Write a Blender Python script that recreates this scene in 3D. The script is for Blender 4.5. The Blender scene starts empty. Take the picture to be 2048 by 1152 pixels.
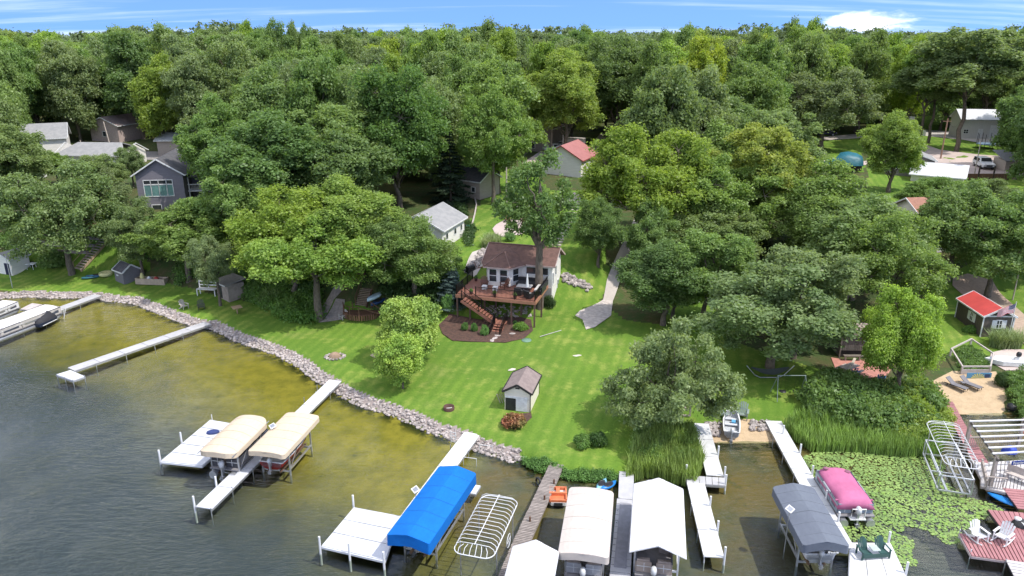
import bpy, bmesh, math, random
import numpy as np
from mathutils import Vector, Matrix
random.seed(7)
RNG = np.random.default_rng(7)
C = bpy.context.scene.collection
R = math.radians
# ---------------------------------------------------------------- camera, light, sky
F, HY, CH = 1500.0, 65.0, 30.0
P0 = math.atan((576-HY)/F); SP, CP = math.sin(P0), math.cos(P0)
cam = bpy.data.cameras.new('camera'); camo = bpy.data.objects.new('camera', cam); C.objects.link(camo)
camo.location = (0, 0, CH); camo.rotation_euler = (math.pi/2-P0, 0, 0)
cam.sensor_width = 36; cam.lens = 36*F/2048; cam.clip_start = .5; cam.clip_end = 9000
scn = bpy.context.scene; scn.camera = camo
SUN = Vector((.50, -.22, .84)).normalized()
sl = bpy.data.lights.new('sun', 'SUN'); sl.energy = 3.15; sl.angle = R(.53); sl.color = (1, .955, .88)
so = bpy.data.objects.new('sun', sl); C.objects.link(so); so.rotation_euler = SUN.to_track_quat('Z', 'Y').to_euler(); so.location = (20, -10, 90)
scn.view_settings.view_transform = 'Standard'; scn.view_settings.look = 'None'; scn.view_settings.gamma = 1
scn.view_settings.exposure = .66; scn.view_settings.use_curve_mapping = False
scn.cycles.max_bounces = 6; scn.cycles.transparent_max_bounces = 8; scn.cycles.diffuse_bounces = 3
scn.cycles.transmission_bounces = 3; scn.cycles.glossy_bounces = 3; scn.cycles.caustics_reflective = False; scn.cycles.caustics_refractive = False
wd = bpy.data.worlds.new('World'); scn.world = wd; wd.use_nodes = True
class NT:
    """small node tree writer"""
    def __init__(s, nt): s.nt = nt; s.n = nt.nodes; s.l = nt.links
    def add(s, t, **k):
        n = s.n.new(t)
        for a, b in k.items():
            if a[0] == '_': s.put(n.inputs[int(a[1:]) if a[1:].isdigit() else a[1:].replace('_', ' ')], b)
            else: setattr(n, a, b)
        return n
    def put(s, i, v):
        if isinstance(v, bpy.types.NodeSocket): s.l.new(v, i)
        else:
            if hasattr(i.default_value, '__len__') and not hasattr(v, '__len__'): v = [v]*len(i.default_value)
            if hasattr(i.default_value, '__len__') and len(i.default_value) == 4 and len(v) == 3: v = (*v, 1)
            i.default_value = v
    def math(s, op, a, b=0., c=0., clamp=False):
        n = s.add('ShaderNodeMath', operation=op, use_clamp=clamp); s.put(n.inputs[0], a); s.put(n.inputs[1], b)
        if op in ('MULTIPLY_ADD',): s.put(n.inputs[2], c)
        return n.outputs[0]
    def ramp(s, f, a, b, lo=0., hi=1., smooth=True):
        n = s.add('ShaderNodeMapRange', interpolation_type='SMOOTHSTEP' if smooth else 'LINEAR', clamp=True) if smooth else s.add('ShaderNodeMapRange', clamp=True)
        for k, v in enumerate((f, a, b, lo, hi)): s.put(n.inputs[k], v)
        return n.outputs[0]
    def mix(s, f, a, b, mode='MIX'):
        n = s.add('ShaderNodeMix', data_type='RGBA', blend_type=mode); s.put(n.inputs[0], f); s.put(n.inputs[6], a); s.put(n.inputs[7], b); return n.outputs[2]
    def noise(s, vec, scale, detail=3, rough=.55, dist=0.):
        n = s.add('ShaderNodeTexNoise'); 
        if vec is not None: s.l.new(vec, n.inputs['Vector'])
        s.put(n.inputs['Scale'], scale); s.put(n.inputs['Detail'], detail); s.put(n.inputs['Roughness'], rough); s.put(n.inputs['Distortion'], dist); return n.outputs['Fac']
    def mapping(s, vec, scale=(1, 1, 1), rot=(0, 0, 0), loc=(0, 0, 0)):
        n = s.add('ShaderNodeMapping'); s.l.new(vec, n.inputs[0]); n.inputs[1].default_value = loc; n.inputs[2].default_value = rot; n.inputs[3].default_value = scale; return n.outputs[0]
def make_sky():
    t = NT(wd.node_tree); t.n.clear()
    d = t.add('ShaderNodeTexCoord').outputs['Generated']
    sx = t.add('ShaderNodeSeparateXYZ', _0=d); X, Y, Z = sx.outputs
    zz = t.math('ADD', t.math('MAXIMUM', Z, 0.), .34)
    v2 = t.add('ShaderNodeVectorMath', operation='NORMALIZE', _0=t.add('ShaderNodeCombineXYZ', _0=X, _1=Y, _2=zz).outputs[0]).outputs[0]
    sky = t.add('ShaderNodeTexSky', sky_type='NISHITA', sun_disc=False); sky.sun_elevation = math.asin(SUN.z); sky.sun_rotation = math.atan2(SUN.x, SUN.y)
    sky.air_density = 1.0; sky.dust_density = .3; sky.ozone_density = 3.0; t.l.new(v2, sky.inputs[0])
    col = t.mix(1., sky.outputs[0], (.80, .98, 1.28), 'MULTIPLY')
    # thin streaked high cloud and broken white cloud, one layer all over the sky
    den = t.math('ADD', t.math('MAXIMUM', Z, 0.), .09)
    pl = t.add('ShaderNodeCombineXYZ', _0=t.math('DIVIDE', X, den), _1=t.math('DIVIDE', Y, den), _2=0.).outputs[0]
    st = t.noise(t.mapping(pl, (.16, .75, 1), (0, 0, .12), (2.3, .7, 0)), 1.0, 6, .58, .3)
    cu = t.noise(t.mapping(pl, (.55, .6, 1), (0, 0, 0), (4.1, 1.9, 0)), 1.0, 7, .6, .2)
    m1 = t.math('MULTIPLY', t.ramp(st, .46, .76), .42)
    m2 = t.math('MULTIPLY', t.ramp(cu, .42, .55), t.ramp(Z, .08, .30))
    # a low cumulus bank above the wood to the right
    az = t.math('ARCTAN2', X, Y); e = t.math('ARCSINE', Z)
    nn = t.noise(t.mapping(d, (20, 20, 75), (0, 0, 0), (1.7, .3, .2)), 1., 7, .62)
    wob = t.math('MULTIPLY', t.math('SUBTRACT', nn, .5), 2.6)
    def bank(a0, e0, wa, we):
        da = t.math('DIVIDE', t.math('SUBTRACT', az, a0), wa); de = t.math('DIVIDE', t.math('SUBTRACT', e, e0), we)
        q = t.math('ADD', t.math('MULTIPLY', da, da), t.math('MULTIPLY', de, de))
        return t.ramp(t.math('ADD', t.math('SUBTRACT', 1.05, q), wob), .0, 1.15)
    m3 = t.math('MAXIMUM', bank(.422, .011, .056, .0165), t.math('MULTIPLY', bank(.375, .003, .04, .006), .5))
    m = t.math('MAXIMUM', t.math('MAXIMUM', m1, m2), m3)
    cl = t.mix(t.ramp(t.noise(t.mapping(d, (9, 9, 22)), 1., 5, .6), .35, .7), (7.4, 7.6, 8.2), (11.5, 11.4, 11.2))
    out = t.mix(m, col, cl)
    bg = t.add('ShaderNodeBackground', _0=out, _1=.15)
    t.l.new(bg.outputs[0], t.add('ShaderNodeOutputWorld').inputs[0])
make_sky()
# ---------------------------------------------------------------- pixel of the photograph -> place on the ground
def W(px, py, z=0.):
    u = (px-1024)/F; v = (py-576)/F; d = (CH-z)/(SP+v*CP)
    return Vector((u*d, d*(CP-v*SP), z))
def proj(p):
    d = p[1]*CP+(CH-p[2])*SP
    return 1024+F*p[0]/d, 576+F*((CH-p[2])*CP-p[1]*SP)/d
shore_px = [(-420,640),(-200,606),(0,597),(55,593),(100,595),(162,595),(205,598),(215,601),(270,606),(300,618),(350,638),(387,651),(425,656),(475,681),(512,694),(550,706),(597,731),(632,758),(655,771),(687,793),(732,813),(782,828),(837,851),(862,864),(912,879),(957,899),(987,909),(1024,920),(1044,923),(1074,946),(1099,952),(1136,957),(1174,964),(1224,967),(1250,962),(1290,945),(1340,925),(1390,898),(1420,886),(1450,884),(1500,885),(1550,884),(1575,878),(1620,872),(1700,872),(1780,874),(1840,862),(1880,842),(1905,830),(1940,829),(1980,828),(2025,827),(2060,832),(2200,850),(2600,900)]
SH = np.array([W(x, y)[:2] for x, y in shore_px])
LAKE = np.vstack([[-900, SH[0][1]-60], SH, [[900, SH[-1][1]]], [[900, -900]], [[-900, -900]]])
def sdist(X, Y):
    """signed distance to the shoreline, positive on land"""
    X = np.asarray(X, float); Y = np.asarray(Y, float); s = X.shape; X = X.ravel(); Y = Y.ravel()
    best = np.full(X.shape, 1e9); ins = np.zeros(X.shape, bool); n = len(LAKE)
    for i in range(n):
        ax, ay = LAKE[i]; bx, by = LAKE[(i+1) % n]; dx, dy = bx-ax, by-ay
        t = np.clip(((X-ax)*dx+(Y-ay)*dy)/(dx*dx+dy*dy), 0, 1)
        best = np.minimum(best, np.hypot(X-ax-t*dx, Y-ay-t*dy))
        c = (ay > Y) != (by > Y)
        with np.errstate(divide='ignore', invalid='ignore'): ins ^= c & (X < (bx-ax)*(Y-ay)/(by-ay if by != ay else 1e-9)+ax)
    return np.where(ins, -best, best).reshape(s)
def sst(t): t = np.clip(t, 0, 1); return t*t*(3-2*t)
toe = np.array([W(x, y, 1.7)[:2] for x, y in [(-900,560),(-250,520),(0,535),(150,540),(300,560),(480,590),(640,630),(760,632),(870,648),(1000,646),(1095,628),(1180,608),(1300,596),(1500,590),(1700,585),(1880,600),(2048,590),(2300,580),(2900,560)]])
top = np.array([W(x, y, 5.5)[:2] for x, y in [(-900,430),(-250,430),(0,430),(240,447),(400,470),(600,500),(740,530),(850,505),(900,508),(1000,508),(1120,508),(1190,500),(1300,440),(1500,440),(1900,470),(2048,470),(2300,460),(2900,440)]])
BE = [(W(1490, 880), 5.5), (W(1960, 826), 7.0)]
def hv(X, Y):
    X = np.asarray(X, float); Y = np.asarray(Y, float)
    sd = sdist(X, Y)
    b = np.zeros(X.shape)
    for c, r in BE: b = np.maximum(b, np.exp(-((X-c.x)**2+(Y-c.y)**2)/(r*r)*1.2))
    bank = .62*(1-b); reed = np.exp(-((X-20)**2)/260.)*.0
    land = bank*sst(sd/1.25)+np.minimum(sd*.035, 1.15)+b*.02
    yt = np.interp(X, toe[:, 0], toe[:, 1]); yp = np.interp(X, top[:, 0], top[:, 1])
    s = sst((Y-yt)/np.maximum(yp-yt, 3))
    plat = 5.5+np.clip((Y-85)*.03, 0, 2.4)+np.clip((Y-190)*.012, 0, 2.5)+.35*np.sin(X*.05+1)*np.sin(Y*.043)*np.clip((Y-90)/30, 0, 1)
    land = land+(plat-land)*s
    bed = -np.minimum(.05+(-sd)*.055, 2.2)
    return np.where(sd > 0, land, bed)
def h(x, y): return float(hv(np.array([x]), np.array([y]))[0])
def G(px, py):
    """first place where the ray through a photograph pixel meets the ground"""
    u = (px-1024)/F; v = (py-576)/F; d = np.concatenate([np.arange(36, 120, .25), np.arange(120, 420, 1.)])
    X = u*d; Y = d*(CP-v*SP); Z = CH-d*(SP+v*CP); e = Z-np.maximum(hv(X, Y), 0)
    k = int(np.argmax(e < 0)) if (e < 0).any() else len(d)-1
    if k > 0 and e[k] < 0: f = e[k-1]/(e[k-1]-e[k]); dd = d[k-1]+f*(d[k]-d[k-1])
    else: dd = d[k]
    x, y = u*dd, dd*(CP-v*SP); return Vector((x, y, max(h(x, y), 0)))
# ---------------------------------------------------------------- object helpers
def tag(o, label=None, cat=None, group=None, kind=None):
    for k, v in (('label', label), ('category', cat), ('group', group), ('kind', kind)):
        if v: o[k] = v
    return o
def thing(name, label, cat, loc=(0, 0, 0), rz=0, group=None):
    o = bpy.data.objects.new(name, None); C.objects.link(o); o.location = loc; o.rotation_euler = (0, 0, rz); o.empty_display_size = .3
    return tag(o, label, cat, group)
def link(name, me, parent=None, loc=None, rz=0, scale=None):
    o = bpy.data.objects.new(name, me); C.objects.link(o)
    if parent: o.parent = parent
    if loc is not None: o.location = loc
    if rz: o.rotation_euler = (0, 0, rz)
    if scale: o.scale = scale
    return o
def copy_tree(o, parent=None):
    c = o.copy(); C.objects.link(c)
    if parent: c.parent = parent
    for ch in list(o.children): copy_tree(ch, c)
    return c
class MB:
    def __init__(s): s.v = []; s.f = []; s.sm = []
    def add(s, v, f, smooth=False):
        b = len(s.v); s.v += [tuple(p) for p in v]; s.f += [tuple(i+b for i in q) for q in f]; s.sm += [smooth]*len(f); return s
    def box(s, c, d, rz=0, M=None):
        x, y, z = [k/2 for k in d]
        P = [Vector(p) for p in ((-x,-y,-z),(x,-y,-z),(x,y,-z),(-x,y,-z),(-x,-y,z),(x,-y,z),(x,y,z),(-x,y,z))]
        M = M or Matrix.Rotation(rz, 3, 'Z'); c = Vector(c)
        return s.add([M @ p+c for p in P], [(0,3,2,1),(4,5,6,7),(0,1,5,4),(1,2,6,5),(2,3,7,6),(3,0,4,7)])
    def b2(s, lo, hi): return s.box([(a+b)/2 for a, b in zip(lo, hi)], [abs(b-a) for a, b in zip(lo, hi)])
    def bar(s, a, b, w, t=None, up=(0, 0, 1)):
        """square bar from a to b, w wide, t tall"""
        a = Vector(a); b = Vector(b); t = t or w; d = (b-a); L = d.length
        if L < 1e-5: return s
        d /= L; u = Vector(up)
        if abs(d.dot(u)) > .98: u = Vector((0, 1, 0))
        sd = d.cross(u).normalized(); u = sd.cross(d)
        M = Matrix((sd, d, u)).transposed()
        return s.box((a+b)/2, (w, L, t), M=M)
    def tube(s, pts, r, n=6, caps=True, smooth=True):
        pts = [Vector(p) for p in pts]; rs = r if hasattr(r, '__len__') else [r]*len(pts); V = []; Q = []
        for i, p in enumerate(pts):
            d = (pts[min(i+1, len(pts)-1)]-pts[max(i-1, 0)]).normalized(); u = Vector((0, 0, 1)) if abs(d.z) < .9 else Vector((1, 0, 0))
            a = d.cross(u).normalized(); b = a.cross(d)
            V += [p+(a*math.cos(2*math.pi*k/n)+b*math.sin(2*math.pi*k/n))*rs[i] for k in range(n)]
        for i in range(len(pts)-1):
            for k in range(n): Q.append((i*n+k, i*n+(k+1) % n, (i+1)*n+(k+1) % n, (i+1)*n+k))
        s.add(V, Q, smooth)
        if caps: s.add(V[:n], [tuple(range(n))]); s.add(V[-n:], [tuple(range(n-1, -1, -1))])
        return s
    def prism(s, poly, z0, z1):
        n = len(poly); V = [(p[0], p[1], z0) for p in poly]+[(p[0], p[1], z1) for p in poly]
        return s.add(V, [tuple(range(n-1, -1, -1)), tuple(range(n, 2*n))]+[(i, (i+1) % n, n+(i+1) % n, n+i) for i in range(n)])
    def slab(s, poly3, t):
        """a 3D polygon given thickness t downwards"""
        n = len(poly3); V = [tuple(p) for p in poly3]+[(p[0], p[1], p[2]-t) for p in poly3]
        return s.add(V, [tuple(range(n)), tuple(range(2*n-1, n-1, -1))]+[(i, n+i, n+(i+1) % n, (i+1) % n) for i in range(n)])
    def lathe(s, c, prof, n=12, smooth=True, sx=1, sy=1):
        V = []; c = Vector(c)
        for r, z in prof: V += [(c.x+sx*r*math.cos(2*math.pi*k/n), c.y+sy*r*math.sin(2*math.pi*k/n), c.z+z) for k in range(n)]
        return s.add(V, [(i*n+k, i*n+(k+1) % n, (i+1)*n+(k+1) % n, (i+1)*n+k) for i in range(len(prof)-1) for k in range(n)], smooth)
    def mesh(s, name, mat):
        me = bpy.data.meshes.new(name); me.from_pydata(s.v, [], s.f)
        if any(s.sm): me.polygons.foreach_set('use_smooth', s.sm)
        if mat: me.materials.append(mat)
        me.update(); return me
    def part(s, name, mat, parent=None, world=False, label=None):
        if world and parent:
            M = Matrix.Rotation(-parent.rotation_euler.z, 3, 'Z'); L = parent.location; s.v = [tuple(M @ (Vector(p)-L)) for p in s.v]
        o = link(name, s.mesh(name, mat), parent)
        if label: o['label'] = label
        return o
def npmesh(name, V, Fq, mat, smooth=None):
    """mesh from numpy arrays, every face with the same corner count"""
    me = bpy.data.meshes.new(name); V = np.ascontiguousarray(V, np.float32); Fq = np.ascontiguousarray(Fq, np.int32); nf, k = Fq.shape
    me.vertices.add(len(V)); me.vertices.foreach_set('co', V.ravel()); me.loops.add(nf*k); me.loops.foreach_set('vertex_index', Fq.ravel())
    me.polygons.add(nf); me.polygons.foreach_set('loop_start', np.arange(0, nf*k, k, dtype=np.int32)); me.polygons.foreach_set('loop_total', np.full(nf, k, np.int32))
    if smooth: me.polygons.foreach_set('use_smooth', np.ones(nf, bool))
    if mat: me.materials.append(mat)
    me.update(calc_edges=True); return me
# ---------------------------------------------------------------- materials
_m = {}
def mat(name, c, rough=.7, c2=None, scale=3., detail=4, bump=0., bscale=None, metal=0., spec=.4, mul=(1, 1, 1), lo=.35, hi=.65, rnd=0., wet=0.):
    if name in _m: return _m[name]
    m = bpy.data.materials.new(name); m.use_nodes = True; t = NT(m.node_tree); b = t.n['Principled BSDF']
    co = t.add('ShaderNodeTexCoord').outputs['Object']; v = t.mapping(co, mul)
    c2 = c2 or tuple(x*.8 for x in c)
    col = t.mix(t.ramp(t.noise(v, scale, detail), lo, hi), c, c2)
    fine = t.noise(v, scale*9, 3); col = t.mix(t.math('MULTIPLY', fine, .5), col, tuple(x*.62 for x in c2))
    if rnd:
        oi = t.add('ShaderNodeObjectInfo').outputs['Random']; hs = t.add('ShaderNodeHueSaturation'); t.put(hs.inputs['Value'], t.ramp(oi, 0, 1, 1-rnd, 1+rnd, False)); t.put(hs.inputs['Color'], col); col = hs.outputs[0]
    t.put(b.inputs['Base Color'], col); b.inputs['Roughness'].default_value = rough; b.inputs['Metallic'].default_value = metal; b.inputs['Specular IOR Level'].default_value = spec
    if bump:
        n = t.add('ShaderNodeBump', _Strength=1., _Distance=bump); t.put(n.inputs['Height'], t.noise(v, bscale or scale*6, 4)); t.l.new(n.outputs[0], b.inputs['Normal'])
    _m[name] = m; return m
def foliage(name, c, c2, trans=.5, var=.22, spec=.25, dead=None):
    if name in _m: return _m[name]
    m = bpy.data.materials.new(name); m.use_nodes = True; t = NT(m.node_tree); t.n.remove(t.n['Principled BSDF']); out = t.n['Material Output']
    oi = t.add('ShaderNodeObjectInfo').outputs['Random']; ge = t.add('ShaderNodeNewGeometry').outputs['Random Per Island']
    co = t.add('ShaderNodeTexCoord').outputs['Object']
    col = t.mix(t.ramp(t.noise(co, .55, 3), .35, .65), c, c2)
    hs = t.add('ShaderNodeHueSaturation'); t.put(hs.inputs['Color'], col)
    t.put(hs.inputs['Hue'], t.ramp(oi, 0, 1, .491, .509, False))
    t.put(hs.inputs['Value'], t.math('MULTIPLY', t.ramp(ge, 0, 1, 1-var, 1+var, False), t.ramp(t.math('FRACT', t.math('MULTIPLY', oi, 7.31)), 0, 1, .90, 1.12, False)))
    t.put(hs.inputs['Saturation'], t.ramp(t.math('FRACT', t.math('MULTIPLY', oi, 3.7)), 0, 1, .88, 1.04, False))
    col = hs.outputs[0]
    d = t.add('ShaderNodeBsdfDiffuse', _Color=col); tr = t.add('ShaderNodeBsdfTranslucent', _Color=t.mix(1., col, (1.35, 1.35, .7), 'MULTIPLY'))
    mx = t.add('ShaderNodeMixShader', _0=trans); t.l.new(d.outputs[0], mx.inputs[1]); t.l.new(tr.outputs[0], mx.inputs[2])
    g = t.add('ShaderNodeBsdfGlossy', _Roughness=.42, _Color=(1, 1, 1)); m2 = t.add('ShaderNodeMixShader', _0=spec*.05)
    t.l.new(mx.outputs[0], m2.inputs[1]); t.l.new(g.outputs[0], m2.inputs[2]); t.l.new(m2.outputs[0], out.inputs[0])
    _m[name] = m; return m
WHITE = mat('white_vinyl', (.74, .75, .76), .45, (.64, .65, .67), 1.5, bump=.002)
ALU = mat('aluminium', (.62, .63, .65), .35, (.5, .51, .53), 4, metal=.75, spec=.5)
BLACK = mat('black_plastic', (.018, .018, .02), .45, (.03, .03, .033), 4)
GLASS = mat('window_glass', (.025, .03, .035), .08, (.04, .045, .05), 2, spec=.8)
SIDE_W = mat('white_siding', (.84, .81, .76), .6, (.76, .73, .68), .8, bump=.003, mul=(1, 1, 8))
SIDE_C = mat('cream_siding', (.82, .76, .64), .6, (.74, .68, .57), .8, bump=.003, mul=(1, 1, 8))
TRIM = mat('white_trim', (.78, .78, .77), .5)
WOODG = mat('weathered_wood', (.36, .31, .28), .85, (.22, .19, .17), 3, mul=(1, 6, 6), bump=.004, rnd=.16)
WOODB = mat('brown_wood', (.16, .085, .05), .8, (.10, .05, .03), 3, mul=(4, 4, 1), bump=.003)
WOODT = mat('tan_timber', (.42, .31, .20), .8, (.30, .21, .13), 3, mul=(3, 3, 1), bump=.003)
DECKR = mat('redwood_deck', (.33, .15, .105), .6, (.26, .11, .075), 1.4, mul=(1, 8, 1), bump=.003)
METB = mat('black_metal', (.02, .018, .018), .4, metal=.5)
BARK = mat('bark', (.20, .165, .13), .95, (.11, .09, .07), 2.5, mul=(3, 3, .8), bump=.03)
BARKD = mat('dark_bark', (.10, .082, .068), .95, (.055, .045, .038), 2.5, mul=(3, 3, .8), bump=.03)
STONE = mat('riprap_stone', (.44, .385, .36), .9, (.27, .24, .225), 1.3, bump=.02, rnd=.38)
FOL = {
 'oak': foliage('oak_leaves', (.215, .31, .088), (.16, .25, .07)),
 'greyoak': foliage('grey_green_leaves', (.225, .295, .12), (.17, .24, .095)),
 'bright': foliage('bright_leaves', (.27, .37, .065), (.19, .29, .055)),
 'yellow': foliage('yellow_green_leaves', (.33, .39, .06), (.24, .32, .055)),
 'maple': foliage('deep_green_leaves', (.165, .26, .07), (.12, .205, .055)),
 'lime': foliage('young_linden_leaves', (.33, .44, .10), (.215, .33, .08), .35, .3),
 'willow': foliage('willow_leaves', (.30, .42, .085), (.22, .33, .07)),
 'pale': foliage('pale_grey_leaves', (.27, .355, .13), (.205, .285, .105)),
 'spruce': foliage('spruce_needles', (.042, .070, .036), (.03, .052, .03), .1, .2, .1),
 'bluespruce': foliage('blue_spruce_needles', (.085, .125, .11), (.06, .095, .085), .1, .2, .1),
 'pine': foliage('pine_needles', (.105, .145, .055), (.075, .115, .045), .15, .2, .1),
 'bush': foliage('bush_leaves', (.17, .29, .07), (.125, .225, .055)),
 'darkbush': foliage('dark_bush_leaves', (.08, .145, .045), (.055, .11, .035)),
 'hedge': foliage('clipped_shrub_leaves', (.13, .26, .06), (.10, .21, .05), .2, .2),
 'reed': foliage('reed_blades', (.24, .36, .07), (.17, .26, .06), .3, .3),
 'grassb': foliage('pale_grass_blades', (.30, .36, .15), (.20, .27, .10), .3, .3),
 'red': foliage('copper_leaves', (.33, .12, .07), (.20, .17, .06), .3, .4),
 'redtree': foliage('red_leaves', (.30, .07, .03), (.20, .04, .02), .3, .3),
 'lily': foliage('lily_leaves', (.225, .34, .075), (.16, .265, .06), .12, .25, .8),
}
# ---------------------------------------------------------------- ground, lake bed, water
def fbm(X, Y, s, seed=0, o=4):
    r = np.random.default_rng(seed); out = np.zeros_like(X, float); a = 1.; tot = 0
    for k in range(o):
        for _ in range(3):
            th = r.uniform(0, 6.28); f = s*2**k*r.uniform(.8, 1.25); out += a*np.sin((X*np.cos(th)+Y*np.sin(th))*f+r.uniform(0, 6.28)); tot += a
        a *= .55
    return out/tot*1.8
def inpoly(X, Y, P):
    ins = np.zeros(np.shape(X), bool); n = len(P)
    for i in range(n):
        ax, ay = P[i][0], P[i][1]; bx, by = P[(i+1) % n][0], P[(i+1) % n][1]
        if ay == by: continue
        ins ^= ((ay > Y) != (by > Y)) & (X < (bx-ax)*(Y-ay)/(by-ay)+ax)
    return ins
def poly(px): return [G(x, y) for x, y in px]
# places where the forest floor is mown lawn, sand, mulch
LAWNS = [poly(p) for p in [
 [(850,640),(880,560),(900,500),(925,465),(965,400),(1000,340),(1060,335),(1100,380),(1200,380),(1230,440),(1210,520),(1230,560),(1200,600),(1250,640),(1400,660),(1700,760),(1700,860),(1400,870),(1290,900),(1262,968),(1180,980),(1100,960),(700,800),(480,670),(250,600),(0,580),(-200,560),(-200,530),(120,535),(260,540),(470,600)],
 [(140,540),(230,450),(285,455),(300,540)], [(0,510),(60,470),(230,455),(150,540)],
 [(1330,590),(1420,580),(1450,680),(1340,690)], [(1860,560),(1960,520),(2300,480),(2300,700),(2000,720),(1830,700)],
 [(1610,340),(1625,270),(1720,270),(1730,345)], [(1800,262),(1850,262),(1960,300),(1940,312),(1850,290)], [(1780,240),(1830,232),(1880,270),(1800,262)], [(1735,232),(2100,232),(2100,430),(1735,400)], [(1170,290),(1215,262),(1232,262),(1200,320)]]]
SANDS = [poly(p) for p in [[(1868,760),(1905,742),(1990,742),(2012,790),(2005,840),(1900,840),(1890,800)], [(1428,850),(1452,838),(1500,838),(1545,852),(1552,892),(1428,892)]]]
def zones(X, Y, sd):
    lawn = np.zeros(X.shape); sand = np.zeros(X.shape)
    for P in LAWNS: lawn = np.maximum(lawn, inpoly(X, Y, P))
    for P in SANDS: sand = np.maximum(sand, inpoly(X, Y, P))
    return lawn, sand
def build_ground():
    Ys = np.concatenate([np.arange(12, 30, 1.5), 30+np.cumsum(np.full(290, .30)), 117+np.cumsum(.34*1.019**np.arange(250))]); Ys = Ys[Ys < 2600]
    S = np.linspace(-1, 1, 500)
    Yg, Sg = np.meshgrid(Ys, S, indexing='ij'); Xg = Sg*(Yg*.90+30)
    sd = sdist(Xg, Yg); Z = hv(Xg, Yg)
    Z = Z+np.where(sd > 1.5, .035*fbm(Xg, Yg, .9, 3), .03*fbm(Xg, Yg, 1.3, 4))
    Z = np.where((Yg > 100), Z+.12*fbm(Xg, Yg, .25, 9), Z)
    V = np.stack([Xg, Yg, Z], -1).reshape(-1, 3); m, n = Xg.shape
    i = np.arange(m*n).reshape(m, n); Q = np.stack([i[:-1, :-1], i[:-1, 1:], i[1:, 1:], i[1:, :-1]], -1).reshape(-1, 4)
    fs = sd.reshape(-1)[Q].mean(1); lawn, sand = zones(Xg, Yg, sd); rock = ((sd > -.6) & (sd < .85) & (Xg < .6) & (Yg < 90)).astype(float)
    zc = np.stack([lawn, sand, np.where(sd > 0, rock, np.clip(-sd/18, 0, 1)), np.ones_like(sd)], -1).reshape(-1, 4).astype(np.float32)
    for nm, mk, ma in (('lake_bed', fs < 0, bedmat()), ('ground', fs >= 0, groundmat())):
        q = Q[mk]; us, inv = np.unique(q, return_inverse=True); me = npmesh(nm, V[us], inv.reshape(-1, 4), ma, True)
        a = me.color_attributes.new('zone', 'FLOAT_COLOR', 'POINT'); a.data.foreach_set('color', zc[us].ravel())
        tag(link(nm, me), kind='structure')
def groundmat():
    m = bpy.data.materials.new('ground'); m.use_nodes = True; t = NT(m.node_tree); b = t.n['Principled BSDF']
    p = t.add('ShaderNodeNewGeometry').outputs['Position']; z = t.add('ShaderNodeSeparateColor', _0=t.add('ShaderNodeAttribute', attribute_name='zone').outputs[0]).outputs
    n1 = t.noise(p, .10, 5, .6); n2 = t.noise(p, .55, 5, .65); n3 = t.noise(p, 5., 4, .7); n4 = t.noise(p, 1.6, 5, .7)
    g = t.mix(t.ramp(n1, .38, .62), (.135, .225, .03), (.105, .185, .026)); g = t.mix(t.ramp(n2, .46, .70), g, (.235, .285, .06)); g = t.mix(t.ramp(t.noise(p, .22, 4, .6), .56, .74, 0, .6), g, (.25, .27, .08))
    st = t.add('ShaderNodeTexWave', wave_type='BANDS', _Scale=.30, _Distortion=1.2, _Detail=2.); t.l.new(t.mapping(p, (1, 1, 1), (0, 0, .28)), st.inputs[0])
    g = t.mix(t.math('MULTIPLY', st.outputs['Fac'], .5), g, (.075, .155, .02))
    g = t.mix(t.ramp(n4, .62, .80, 0, .7), g, (.30, .31, .10)); g = t.mix(t.ramp(n3, .4, .75, 0, .5), g, (.06, .13, .014))
    fl = t.mix(t.ramp(n2, .35, .65), (.075, .075, .03), (.05, .085, .025)); fl = t.mix(t.ramp(n4, .5, .75), fl, (.13, .10, .06))
    sa = t.mix(t.ramp(n4, .35, .7), (.50, .37, .235), (.42, .31, .19)); sa = t.mix(t.ramp(n3, .5, .8, 0, .5), sa, (.30, .23, .15))
    wob = t.math('ADD', z[0], t.math('MULTIPLY', t.math('SUBTRACT', n4, .5), .5)); c = t.mix(t.ramp(wob, .35, .6), fl, g)
    c = t.mix(t.ramp(t.math('ADD', z[1], t.math('MULTIPLY', t.math('SUBTRACT', n4, .5), .5)), .4, .6), c, sa)
    c = t.mix(t.ramp(z[2], .3, .7), c, t.mix(n3, (.16, .13, .115), (.40, .34, .32)))
    t.put(b.inputs['Base Color'], c); b.inputs['Roughness'].default_value = .95; b.inputs['Specular IOR Level'].default_value = .15
    bp = t.add('ShaderNodeBump', _Strength=1., _Distance=.06); t.put(bp.inputs['Height'], t.math('ADD', n3, t.math('MULTIPLY', t.noise(p, 16., 3), .5))); t.l.new(bp.outputs[0], b.inputs['Normal'])
    return m
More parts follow.
